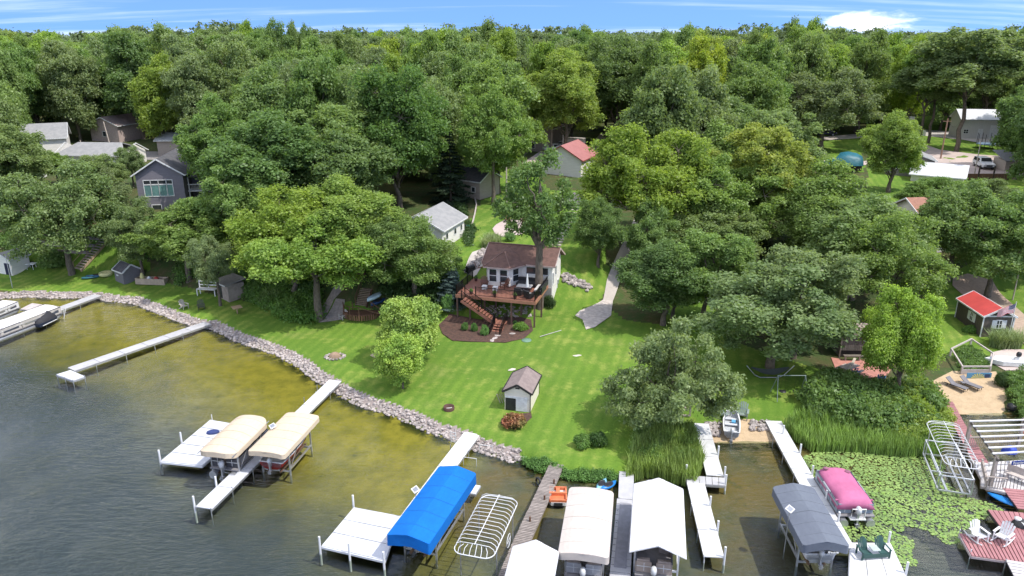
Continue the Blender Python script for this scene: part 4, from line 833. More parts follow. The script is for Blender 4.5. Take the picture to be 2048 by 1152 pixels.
TEALG = mat('teal_window_glass', (.16, .30, .27), .1, (.12, .22, .21), 1, spec=.8)
hh_ = house('house', 'violet grey gabled house with a tall white framed window group', 'house', floor_from_front(328, 418, 9, R(8))+Vector((0, 0, .2)), R(8), 6.3, 9, 4.8, 2.0, 'y', SIDE_G, ROOFD, .45, [('F', -1.75, 1.7, .85, 1.55, 1, False, TEALG), ('F', -.75, 1.7, .95, 1.55, 1, False, TEALG), ('F', .3, 1.7, .95, 1.55, 1, False, TEALG), ('F', 1.25, 1.7, .75, 1.55, 1, False, TEALG), ('F', -1.75, 3.4, .85, .5, 1, False), ('F', -.75, 3.4, .95, .5, 1, False), ('F', .3, 3.4, .95, .5, 1, False), ('F', 1.25, 3.4, .75, .5, 1, False), ('F', -.9, -.9, 1.2, 1.3, 1, False)], base=2)
m = MB(); m.b2((3.2, -3., 1.9), (7.2, 3.5, 2.05)); [m.b2((x, -3., -1), (x+.14, -2.86, 4.2)) for x in (3.3, 5.2, 7.05)]; m.b2((3.2, -3.02, 2.9), (7.2, -2.94, 3.0)); [m.b2((3.3+i*.2, -3., 2.05), (3.33+i*.2, -2.96, 2.9)) for i in range(19)]; m.part('porch', TRIM, hh_); MB().b2((3.2, -.6, -1), (7.2, 3.5, 4.2)).part('wall', SIDE_G, hh_); MB().slab([(3.1, -3.4, 4.2), (7.5, -3.4, 4.2), (7.5, 1., 5.6), (3.1, 1., 5.6)], .14).part('roof', ROOFD, hh_)
house('house', 'long low house with pale grey hipped roof behind the left trees', 'house', floor_from_front(185, 338, 8, 0), R(-4), 12.5, 7, 2.4, 1.6, 'x', SIDE_W, ROOFG, .4, [('F', -5, .9, 1.2, 1.1, 2, False), ('F', 2, .9, 1.2, 1.1, 2, False)], hip=2.5)
house('house', 'brown sided house behind a leaning utility pole, far left', 'house', floor_from_front(212, 284, 8, R(-18)), R(-18), 7.4, 8, 3.6, 1.5, 'y', mat('pinkish_brown_siding', (.50, .40, .37), .8), ROOFT, .5, [('F', 0, 1.2, .9, 1., 1, False)])
house('house', 'white gabled house with pale roof half hidden by the yellowish oak', 'house', floor_from_front(96, 322, 8, R(25)), R(25), 7, 7, 4.2, 2.2, 'x', SIDE_W, ROOFG, .4, [('F', -1.2, 2.4, .9, .9, 1, False)])
house('shed', 'white roofed long shed behind the grey gabled house', 'shed', floor_from_front(358, 312, 6, 0), R(3), 8, 6, 3., 1., 'x', SIDE_T, ROOFW, .4, [('F', 2, 1., .8, .8, 1, False)])
house('house', 'white walled house glimpsed between the left oaks', 'house', floor_from_front(22, 372, 7, R(12)), R(12), 6, 7, 3.8, 1.4, 'y', SIDE_W, ROOFG, .4, [('F', .6, 1.8, .8, 1., 1, False)])
house('pole_barn', 'long white pole barn with pale metal roof and garage door, upper right', 'barn', floor_from_front(1996, 278, 6, R(-9)), R(-9), 16, 6, 4.2, 1.7, 'x', SIDE_M, ROOFW, .4, [('F', -6.8, 1.1, .9, .8, 2, True)], [('F', -3.9, 1., 2.1, TRIM), ('F', -.4, 3.2, 3., TRIM)], trim=mat('grey_trim', (.4, .4, .4), .5))
house('house', 'low grey gabled house end with white barge boards beside the pale driveway', 'house', floor_from_front(1818, 352, 6, R(-20)), R(-20), 7., 6, 2.7, 1.2, 'y', mat('grey_shake', (.22, .2, .19), .8), ROOFG, .35, [('F', -1.9, 1.2, .8, .9, 1, False)])
house('garage', 'garage with broad white roof slope below the parked white car', 'garage', floor_from_front(1872, 366, 8, R(-32))-Vector((0, 0, 1.3)), R(-32), 7.5, 8, 2.4, 1.4, 'x', SIDE_W, ROOFW, .35)
house('house', 'brown roofed house hidden behind the right hand oaks', 'house', floor_from_front(1905, 500, 7, R(8))+Vector((0, 0, -.6)), R(8), 9, 7, 4.6, 1.8, 'x', SIDE_W, mat('copper_brown_roof', (.34, .17, .12), .9), .4, [('F', -2, .9, 1.6, 1.3, 2, False), ('F', 1.5, .9, 1.6, 1.3, 2, False), ('F', 0, 3., 1.2, .9, 2, False)])
gs = house('shed', 'cream garden shed with taupe roof and open door on the lawn', 'shed', floor_from_front(1035, 822, 3.3, R(-14)), R(-14), 2.15, 3.3, 1.72, .62, 'y', SIDE_C, ROOFT, .16, base=.3, t=.07, trim=mat('black_trim', (.03, .028, .028), .5))
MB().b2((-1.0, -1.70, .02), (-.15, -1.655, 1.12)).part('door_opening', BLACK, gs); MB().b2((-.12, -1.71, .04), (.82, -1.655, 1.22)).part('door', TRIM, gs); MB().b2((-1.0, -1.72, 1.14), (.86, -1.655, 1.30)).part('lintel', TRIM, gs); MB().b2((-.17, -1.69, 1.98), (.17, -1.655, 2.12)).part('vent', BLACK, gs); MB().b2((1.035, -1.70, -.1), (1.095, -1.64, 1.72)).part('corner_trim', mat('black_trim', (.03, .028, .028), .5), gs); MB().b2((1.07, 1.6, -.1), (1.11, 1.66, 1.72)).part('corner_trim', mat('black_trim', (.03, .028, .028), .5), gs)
bs = house('shed', 'small grey playhouse shed with dark roof and white barge boards near the kayaks', 'shed', floor_from_front(237, 566, 2.1, R(-38))+Vector((.2, 0, 0)), R(-38), 2.2, 2.1, 1.55, .75, 'x', mat('grey_lilac_siding', (.20, .19, .205), .75, mul=(1, 1, 8)), ROOFD, .16, base=.3, t=.06); 
o = MB(); M = [(.30*math.cos(a), 0, .10*math.sin(a)) for a in [k*math.pi/5 for k in range(10)]]; o.add([(x-.35, -1.09, z+.95) for x, y, z in M]+[(x-.35, -1.06, z+.95) for x, y, z in M], [tuple(range(9, -1, -1))]+[(i, (i+1) % 10, 10+(i+1) % 10, 10+i) for i in range(10)]); o.part('plaque', TRIM, bs)
house('shed', 'white boathouse shed cut by the left frame edge with an open door', 'shed', floor_from_front(8, 548, 2.6, R(-20)), R(-20), 3., 2.6, 2., .7, 'y', SIDE_W, ROOFG, .2, [], [('F', .85, .8, 1.5, mat('navy_cloth', (.02, .025, .06), .9))], base=.3, t=.08)
rs = house('shed', 'dark brown shed with bright red roof and white shutters', 'shed', floor_from_front(1990, 674, 5., R(-3)), R(-3), 2.9, 5., 2.2, .8, 'y', SIDE_D, ROOFR2, .18, [('F', .1, 1., .45, .75, 2, True, None, True), ('L', .4, 1., .45, .8, 2, True, None, True)], base=.4, t=.07)
for x, y in ((-1.47, -2.52), (1.47, -2.52), (-1.47, 2.52)): MB().b2((x-.06, y-.03, -.3), (x+.06, y+.03, 2.2)).part('corner_board', TRIM, rs)
MB().b2((-1.5, -2.56, 2.15), (1.5, -2.51, 2.29)).part('frieze_board', TRIM, rs); MB().b2((-.28, -2.74, 2.62), (.28, -2.70, 2.82)).part('plaque', TRIM, rs)
# ---------------------------------------------------------------- docks
DOCKW = mat('pale_dock_decking', (.62, .63, .66), .55, (.50, .51, .54), 1.2, bump=.003, rnd=.03)
DOCKG = mat('grey_dock_decking', (.47, .465, .48), .65, (.41, .405, .42), 1.5, rnd=.03)
DOCKB = mat('bright_dock_decking', (.68, .68, .68), .5, (.57, .57, .565), 1.2, rnd=.03)
DOCKR = mat('red_brown_decking', (.40, .185, .19), .6, (.34, .15, .155), 1.5, bump=.003, rnd=.06)
DZ = .5
def wpts(px, z=DZ): return [W(x, y, z) for x, y in px]
def dockrun(root, a, b, w, ma, sec=2.4, plank=0, z=DZ, name='deck_panel', edge=None, t=.06, gap=.045):
    """deck sections between two points"""
    a = Vector(a); b = Vector(b); d = b-a; d.z = 0; L = d.length; d /= L; s = Vector((-d.y, d.x, 0)); n = max(1, round(L/(plank or sec))); L0 = root.location
    for i in range(n):
        p = a+d*(L*i/n+gap/2); q = a+d*(L*(i+1)/n-gap/2); j = random.uniform(-.015, .015) if plank else 0; c = (p+q)/2-L0; m = MB(); m.bar(p-L0+s*j, q-L0+s*j, w+(random.uniform(-.03, .03) if plank else 0), t); m.v = [(x, y, zz+z-t/2-.0) for x, y, zz in m.v] if False else m.v
        o = m.part('plank' if plank else name, ma, root)
    f = MB(); 
    for k in (-1, 1): f.bar(a+s*k*(w/2-.03)-L0-Vector((0, 0, .12)), b+s*k*(w/2-.03)-L0-Vector((0, 0, .12)), .05, .13)
    f.part('side_rail', edge or ALU, root)
def post(root, px, py, up=.9, r=.045, ma=None, z=DZ, down=1.3, cap=False):
    p = W(px, py, z)-root.location; m = MB(); m.tube([(p.x, p.y, p.z-down), (p.x, p.y, p.z+up)], r, 8); return m.part('post', ma or WHITE, root)
def dock(name, label, line, w, ma, posts=(), low=(), plank=0, sec=2.4, edge=None, z=DZ, cat='dock'):
    P = wpts(line, z); r = thing(name, label, cat, (P[0].x, P[0].y, 0))
    for a, b in zip(P[:-1], P[1:]): dockrun(r, a, b, w, ma, sec, plank, z, edge=edge)
    for x, y in posts: post(r, x, y, .75, .07, z=z)
    for x, y in low: post(r, x, y, .12, .035, ALU, z=z)
    return r
def platform(r, px, ma, n=4, z=DZ, name='deck_panel', t=.07, posts=(), edge=None, thick=None, vertical=True):
    """four-cornered deck split into n panels between its first and second side; px corners in order"""
    A, B, Cc, D = [p-r.location for p in wpts(px, z)]
    for i in range(n):
        f0 = i/n+.006; f1 = (i+1)/n-.006; P = [A.lerp(B, f0), A.lerp(B, f1), D.lerp(Cc, f1), D.lerp(Cc, f0)]; nn = (P[1]-P[0]).cross(P[2]-P[0]).z
        MB().slab(P if nn > 0 else P[::-1], t).part(name, ma, r)
    f = MB(); Q = [A, B, Cc, D]
    for i in range(4): f.bar(Q[i]-Vector((0, 0, .13)), Q[(i+1) % 4]-Vector((0, 0, .13)), .06, .14)
    f.part('frame', edge or ALU, r)
    for x, y in posts: post(r, x, y, .75, .07, z=z)
d1 = dock('dock', 'long grey dock at the left edge with the pale pontoon and covered jet ski alongside', [(196,590),(122,617),(0,662),(-140,716)], 1.25, DOCKG, low=[(160,611),(45,656),(90,640)])
platform(d1, [(64,606),(118,614),(92,625),(40,618)], mat('pale_pink_decking', (.56, .5, .49), .7), 3)
d2 = dock('dock', 'long thin grey dock with an L shaped end reaching into the left bay', [(416,646),(142,739)], 1.25, DOCKG, low=[(365,668),(309,690),(252,709),(192,729)])
platform(d2, [(112,749),(141,740),(170,752.5),(146,761)], DOCKW, 3); [post(d2, x, y, .1, .035, ALU) for x, y in ((130,756),(146,761),(169,753),(114,750))]
d3 = dock('dock', 'long pale dock running between the two tan boat canopies', [(671,761),(407,1016.5)], 1.2, DOCKW, posts=[(389,1012),(433,972),(474,926)], low=[(422,1019),(464,976),(505,938),(608,797),(634,772),(660,787)])
p3 = thing('swim_platform', 'broad pale platform left of the first tan canopy with a blue bag on it', 'dock', (W(420, 890).x, W(420, 890).y, 0)); platform(p3, [(321,922),(421,839),(497,852),(404,931)], DOCKW, 5, posts=[(320,918),(363,882)], edge=WHITE); post(p3, 424, 838, .4, .035)
d4 = dock('dock', 'white dock from the boulders running along the blue canopy', [(945,866.5),(893,935),(786,1082)], 1.3, DOCKB, low=[(901,892),(937,904)])
p4 = thing('swim_platform', 'square pale platform at the outer end left of the blue canopy', 'dock', (W(720, 1060).x, W(720, 1060).y, 0)); platform(p4, [(643,1091.5),(708,1014),(801,1031.5),(770,1121)], DOCKW, 3, posts=[(640,1094),(707,1010),(699,1107),(768,1125)], edge=WHITE)
q4 = thing('side_platform', 'tiny white step platform right of the blue canopy', 'dock', (W(952, 982).x, W(952, 982).y, 0)); platform(q4, [(938,986),(950,969),(961,971),(951,988)], DOCKB, 1)
d5 = dock('dock', 'weathered plank dock between the bare canopy frame and the orange pedal boat', [(1115,926),(1044,1082),(1003,1180)], 1.02, WOODG, plank=.16, edge=WOODG, low=[]); [post(d5, x, y, .35, .06, WOODB) for x, y in ((1089,1000),(1060,1043),(1108,968),(1040,1110))]
d6 = dock('dock', 'grey slatted dock between the flat beige canopy and the white peaked canopy', [(1253,944),(1252,999)], 1.02, DOCKG, low=[(1238,998),(1235,1022),(1233,1046)])
P = wpts([(1252,999),(1237,1190)]); dockrun(d6, P[0], P[1], 1.18, DOCKG, .155*4, name='deck_panel'); P = wpts([(1251,1006),(1240,1135)], DZ+.05); q = MB(); q.bar(P[0]-d6.location, P[1]-d6.location, .72, .02); q.part('mat', mat('darker_grey_strip', (.30, .30, .33), .8), d6)  # last part is a darker grey strip along the middle of the dock
d7 = dock('dock', 'white dock with a crossbar jutting from the reeds in two offset runs', [(1402,847),(1430,952)], 1.18, DOCKB, posts=[(1436,910),(1449,952)], low=[(1424,866)]); P = wpts([(1391.5,966.5),(1428,1115)]); dockrun(d7, P[0], P[1], 1.2, DOCKB); platform(d7, [(1371,950.5),(1450.5,955.5),(1450.5,971),(1374,965.5)], DOCKG, 6); [post(d7, x, y, .75, .07) for x, y in ((1372,948),(1451,968),(1420,1012),(1435,1062),(1449,1115))]; [post(d7, x, y, .1, .035) for x, y in ((1383,1010),(1396,1060),(1409,1112))]
d8 = dock('dock', 'straight white dock between the rowboat beach and the pink covered pontoon', [(1546.5,842),(1582,906),(1690,1098)], 1.25, DOCKB, posts=[(1566,868),(1600,906),(1624,950),(1652,1000),(1676,1044)], low=[(1546,880),(1566,912),(1588,950)])
p8 = thing('swim_platform', 'bright white platform carrying the green double chair', 'dock', (W(1750, 1120).x, W(1750, 1120).y, 0)); platform(p8, [(1700,1085),(1781,1086),(1822,1172),(1697,1172)], DOCKB, 3, posts=[(1777,1084),(1812,1146)], edge=WHITE)
d9 = dock('dock', 'narrow red brown boardwalk from the sand beach past the bare frame lift', [(1893,802),(1918,850),(1962,925)], .95, DOCKR, plank=.3, edge=BLACK); 
d10 = dock('dock', 'short red brown walkway joining the pergola deck to the big red platform', [(2026,978),(2058,1020)], 1.3, DOCKR, plank=.3, edge=BLACK)
p10 = thing('swim_platform', 'big red brown plank platform carrying two white chairs', 'dock', (W(2000, 1060).x, W(2000, 1060).y, 0)); platform(p10, [(1975,1019),(2100,1030),(2100,1093),(2022,1082)], DOCKR, 12, edge=BLACK); platform(p10, [(1918,1066),(2100,1093),(2120,1135),(1943,1111)], DOCKR, 22, edge=mat('pale_edge', (.5, .42, .42), .6)); post(p10, 1942, 1104, .2, .03); post(p10, 1920, 1063, .15, .03)
d11 = dock('dock', 'grey board dock at the bottom right corner of the frame', [(2040,1124),(2080,1200)], 1.5, mat('pale_grey_decking', (.58, .55, .54), .6), sec=.3, edge=BLACK, low=[(2012,1122),(2020,1160)])
# ---------------------------------------------------------------- boat canopies
def fabric(name, c, c2=None): return mat(name, c, .8, c2 or tuple(k*.86 for k in c), .7, 6, bump=.03, bscale=1.6, spec=.2, mul=(1, .45, 1))
SEAM = {'tan_canvas': (.60, .50, .375), 'blue_canvas': (.006, .15, .52), 'beige_canvas': (.56, .50, .455), 'white_tarp': (.74, .74, .76), 'slate_canvas': (.145, .165, .20)}
def canopy(label, fl, fr, nl, nr, fab, crown=.45, p=2.2, rad=.5, drop=.38, z=2.4, ends=True, lift=True, name='boat_lift', legs=None, scallop=.03, thick=0, skirt_side=True, cradle=True, frame=ALU):
    """covered boat lift: fabric top over a tube frame on four legs, with bunks between. eave corners read off the photograph"""
    FL, FR, NL, NR = [W(*q, z) for q in (fl, fr, nl, nr)]; far = (FL+FR)/2; near = (NL+NR)/2; d = far-near; L = d.length; d.normalize(); s = Vector((d.y, -d.x, 0)); w = ((FR-FL).dot(s)+(NR-NL).dot(s))/2; c = (far+near)/2
    rz = math.atan2(d.y, d.x)-math.pi/2; root = thing(name, label, 'boat lift', (c.x, c.y, 0), rz); a, b = w/2, L/2
    ring = []; k = 5
    for cx, cy, a0 in ((a-rad, b-rad, 0), (-a+rad, b-rad, 90), (-a+rad, -b+rad, 180), (a-rad, -b+rad, 270)): ring += [(cx+rad*math.cos(R(a0+i*90/k)), cy+rad*math.sin(R(a0+i*90/k))) for i in range(k+1)]
    # add points along the sides so the cloth can sag between the bows
    def fill(r):
        out = []
        for i in range(len(r)):
            p0, p1 = r[i], r[(i+1) % len(r)]; D_ = math.hypot(p1[0]-p0[0], p1[1]-p0[1]); n_ = max(1, int(D_/.35)); out += [(p0[0]+(p1[0]-p0[0])*j/n_, p0[1]+(p1[1]-p0[1])*j/n_) for j in range(n_)]
        return out
    ring = fill(ring); n = len(ring)
    def zt(x, y):
        e = crown*(1-min(abs(x)/a, 1)**p); en = min(1, (b-abs(y))/max(rad, .05)); en = max(en, 0)
        if ends: e *= .55+.45*math.sqrt(en) if p > 1.3 else 1
        return z+e-.025*abs(math.sin(y*2.4))*(1-abs(x)/a*.3)
    scs = [1, .985, .8, .6, .4, .2, 0]; V = []; Q = []
    for sc in scs: V += [(x*sc, y*(1 if sc < 1 else 1), zt(x*sc, y)-(.0 if sc < 1 else .02)) for x, y in ring]
    for i in range(len(scs)-1): Q += [(i*n+j, i*n+(j+1) % n, (i+1)*n+(j+1) % n, (i+1)*n+j) for j in range(n)]
    m = MB(); m.add(V, Q, False); sk = []; per = 0
    for j, (x, y) in enumerate(ring):
        on_end = abs(y) > b-rad*.3-.02; dd = drop if (ends or not on_end) else .04
        if not skirt_side and not on_end: dd = .06
        sk.append((x*1.01, y*1.004, V[j][2]-dd-scallop*abs(math.sin((x+y)*6)) if (ends or not on_end) else V[j][2]-dd))
    m.add([V[j] for j in range(n)]+sk, [(j, n+j, n+(j+1) % n, (j+1) % n) for j in range(n)]); top_ = m.part('canopy', fab, root)
    md = top_.modifiers.new('thickness', 'SOLIDIFY'); md.thickness = .025; md.offset = -1
    sm_ = mat(fab.name+'_seam', tuple(k*.86 for k in SEAM.get(fab.name, (.5, .48, .45))), .8)
    for y in [b*(-.72+i*.36) for i in range(5)]:
        q = MB(); q.tube([(x, y, zt(x, y)+.002) for x in [a*(-1+i*.2)*.985 for i in range(11)]], .018, 4, caps=False, smooth=False); q.part('seam', sm_, root)
    if lift:
        lx = a-.32; ly = b*.58
        for sx in (-1, 1):
            for sy in (-1, 1): MB().b2((sx*lx-.05, sy*ly-.05, -1.3), (sx*lx+.05, sy*ly+.05, z-.08)).part('leg', frame, root)
            f = MB(); f.bar((sx*lx, -ly, .55), (sx*lx, ly, .55), .09, .12); f.bar((sx*lx, -ly, z-.5), (sx*lx, ly, z-.5), .06, .08); f.bar((sx*a*.97, -b*.96, z-.06), (sx*a*.97, b*.96, z-.06), .05, .05)
            f.bar((sx*lx, -ly, .5), (sx*lx, 0, z-.5), .04); f.part('side_rail', frame, root)
        for sy in (-1, 1): MB().bar((-lx, sy*ly, .35), (lx, sy*ly, .35), .1, .12).part('crossbeam', frame, root)
        for y in (-b*.8, -b*.4, 0, b*.4, b*.8): 
            q = MB(); pts = [(x, y, z-.08+crown*(1-abs(x/a)**p)) for x in [a*(-1+i*.25)*.96 for i in range(9)]]; q.tube(pts, .02, 5, smooth=False); q.part('bow', frame, root)
        if cradle:
            for sx in (-.45, .45): MB().bar((sx, -ly*1.2, .42), (sx, ly*1.2, .42), .14, .1).part('bunk', mat('brown_bunk', (.16, .10, .06), .8), root)
    return root, a, b, rz
def local(root, x, y, z=0): return Matrix.Translation(root.location) @ Matrix.Rotation(root.rotation_euler.z, 4, 'Z') @ Vector((x, y, z))
TAN = fabric('tan_canvas', (.60, .50, .375), (.55, .455, .34)); BLUE = fabric('blue_canvas', (.006, .15, .52), (.005, .125, .44)); BEIGE = fabric('beige_canvas', (.56, .50, .455), (.51, .455, .41)); WHT = fabric('white_tarp', (.66, .66, .67), (.57, .57, .59)); GREY = fabric('slate_canvas', (.145, .165, .20), (.125, .14, .175)); PINKC = fabric('pink_canvas', (.50, .155, .28), (.43, .125, .235))
cA, *_ = canopy('left hand tan canopy boat lift with rounded scalloped ends beside the pale platform', (473,834), (541,838), (391,907), (465,914), TAN, .42, 2.4, .75, .34)
cB, *_ = canopy('right hand tan canopy boat lift with squarer ends over the long pale dock', (571,825), (642,832), (494,905), (567,909), TAN, .22, 2.6, .25, .32)
cC, *_ = canopy('bright blue ridged canopy boat lift beside the square pale platform', (878,934), (952,945), (771,1069), (860,1089), BLUE, .30, 1.15, .12, .72, z=2.35)
cD, *_ = canopy('flat beige canopy boat lift right of the weathered plank dock', (1138,975), (1228,982), (1115,1109), (1218,1114), BEIGE, .25, 2.2, .25, .42, z=2.5)
cE, aE, bE, _ = canopy('large white peaked open ended canopy boat lift, right of the grey slatted dock', (1268,967), (1366,977), (1258,1101), (1374,1119), WHT, .62, 1.02, .05, .06, z=2.45, ends=False, scallop=0, frame=WHITE)
cF, *_ = canopy('white peaked canopy boat lift cut by the bottom edge over the plank dock', (1027,1093), (1116,1103), (985,1230), (1096,1240), WHT, .62, 1.02, .05, .06, z=2.45, ends=False, scallop=0, frame=WHITE)
cG, aG, bG, _ = canopy('dark slate grey canopy boat lift left of the straight white dock', (1544,972), (1628,976), (1604,1089), (1703,1096), GREY, .32, 1.2, .22, .50, z=2.4)
m = MB(); [m.b2((x, -bG-.09, 1.98), (x+w_, -bG-.06, 2.06+dz)) for x, w_, dz in ((.10, .13, .03), (.26, .10, 0), (.39, .14, -.02), (.56, .13, .01))]; m.part('emblem', TRIM, cG)
# bare tube frames
def tubeframe(label, fl, fr, nl, nr, z=2.4, nb=14, legs=True, crown=.42, lift_low=False, tr=.024, z0=0.):
    FL, FR, NL, NR = [W(*q, z) for q in (fl, fr, nl, nr)]; far = (FL+FR)/2; near = (NL+NR)/2; d = far-near; L = d.length; d.normalize(); s = Vector((d.y, -d.x, 0)); w = ((FR-FL).dot(s)+(NR-NL).dot(s))/2; c = (far+near)/2
    root = thing('canopy_frame', label, 'boat lift', (c.x, c.y, 0), math.atan2(d.y, d.x)-math.pi/2); a, b = w/2, L/2; rr_ = .55; P = []
    for cx, cy, a0 in ((a-rr_, b-rr_, 0), (-a+rr_, b-rr_, 90), (-a+rr_, -b+rr_, 180), (a-rr_, -b+rr_, 270)): P += [(cx+rr_*math.cos(R(a0+i*18)), cy+rr_*math.sin(R(a0+i*18)), z) for i in range(6)]
    MB().tube(P+[P[0], P[1]], tr*1.3, 6, caps=False).part('rim_tube', WHITE, root); MB().tube([(0, -b+.5, z+crown), (0, b-.35, z+crown)], tr*1.1, 6).part('ridge_tube', WHITE, root)
    for i in range(nb):
        y = -b+.55+(2*b-1.0)*i/(nb-1); MB().tube([(-a, y, z), (-a*.93, y, z+crown*.55), (-a*.72, y, z+crown*.92), (0, y, z+crown), (a*.72, y, z+crown*.92), (a*.93, y, z+crown*.55), (a, y, z)], tr*.8, 5, caps=False).part('bow', WHITE, root)
    for i in range(6): x = -a*.7+a*1.4*i/5; MB().tube([(x*.8, -b+.55, z+crown*(.97-.3*abs(i-2.5)/2.5)), (x, -b+.25, z+.25), (x*1.02, -b, z)], tr*.8, 5, caps=False).part('end_rib', WHITE, root)
    lx, ly = a*.92, b*.6
    for sx in (-1, 1):
        for sy in (-1, 1): MB().tube([(sx*lx, sy*ly, -1.2), (sx*lx, sy*ly, z)], .035, 6).part('leg', ALU, root)
        if lift_low: MB().bar((sx*lx, -ly*1.3, .35), (sx*lx, ly*1.3, .35), .1, .1).part('side_rail', ALU, root); MB().bar((sx*lx, -ly*1.3, 1.5), (sx*lx, ly*1.3, 1.5), .07, .07).part('side_rail', WHITE, root); MB().bar((sx*a*.45, -ly*1.3, .4), (sx*a*.45, ly*1.3, .4), .14, .1).part('bunk', ALU, root)
    if lift_low:
        for sy in (-1.3, 0, 1.3): MB().bar((-lx, sy*ly, .35), (lx, sy*ly, .35), .1, .1).part('crossbeam', ALU, root)
        for sy in (-1.3, 1.3): MB().bar((-lx, sy*ly, 1.5), (lx, sy*ly, 1.5), .06, .06).part('crossbeam', WHITE, root); [MB().bar((sx*lx, sy*ly, .3), (sx*lx, sy*ly, 1.55), .08).part('leg', ALU, root) for sx in (-1, 1)]
    m = MB(); [m.tube([(sx*lx+.18*math.cos(t_), -ly*.2+.0, 1.0+.5*math.sin(t_)) if False else (sx*(lx+.08), ly*.3+.42*math.cos(t_), 1.15+.42*math.sin(t_)) for t_ in [k*math.pi/6 for k in range(13)]], .02, 5, caps=False) for sx in (1,)]; m.bar((lx+.08, ly*.3-.42, 1.15), (lx+.08, ly*.3+.42, 1.15), .02); m.bar((lx+.08, ly*.3, .73), (lx+.08, ly*.3, 1.57), .02); m.part('winch_wheel', WHITE, root)
    return root
tubeframe('bare white tube canopy frame standing in the water right of the blue canopy', (966,989), (1038,1000), (904,1103), (984,1122))
tubeframe('bare white tube frame lift among the lily pads beside the pergola deck', (1849,842), (1918,850), (1893,930), (1962,940), z=2.7, nb=13, lift_low=True, crown=.35)
# ---------------------------------------------------------------- boats
def outboard(root, x, y, z, ma=None, s=1.):
    ma = ma or mat('engine_cowl', (.62, .63, .64), .35); m = MB(); m.lathe((x, y, z+.42*s), [(.0, .34*s), (.13*s, .32*s), (.2*s, .2*s), (.21*s, 0), (.17*s, -.16*s), (.09*s, -.2*s)], 10, sx=.85, sy=1.25); e = m.part('outboard_motor', ma, root)
    m = MB(); m.b2((x-.06*s, y-.1*s, z-.55*s), (x+.06*s, y+.12*s, z+.25*s)); m.b2((x-.16*s, y-.16*s, z-.5*s), (x+.16*s, y+.12*s, z-.47*s)); m.b2((x-.1*s, y+.1*s, z-.1*s), (x+.1*s, y+.35*s, z+.12*s)); m.part('lower_unit', ALU, e)
    m = MB(); [m.box((x, y-.22*s, z-.62*s), (.34*s, .03, .09*s), M=Matrix.Rotation(R(a), 3, 'Y')) for a in (0, 60, 120)]; m.lathe((x, y-.1*s, z-.62*s), [(0, -.07), (.07*s, 0), (0, .07)], 8); m.part('propeller', ALU, e)
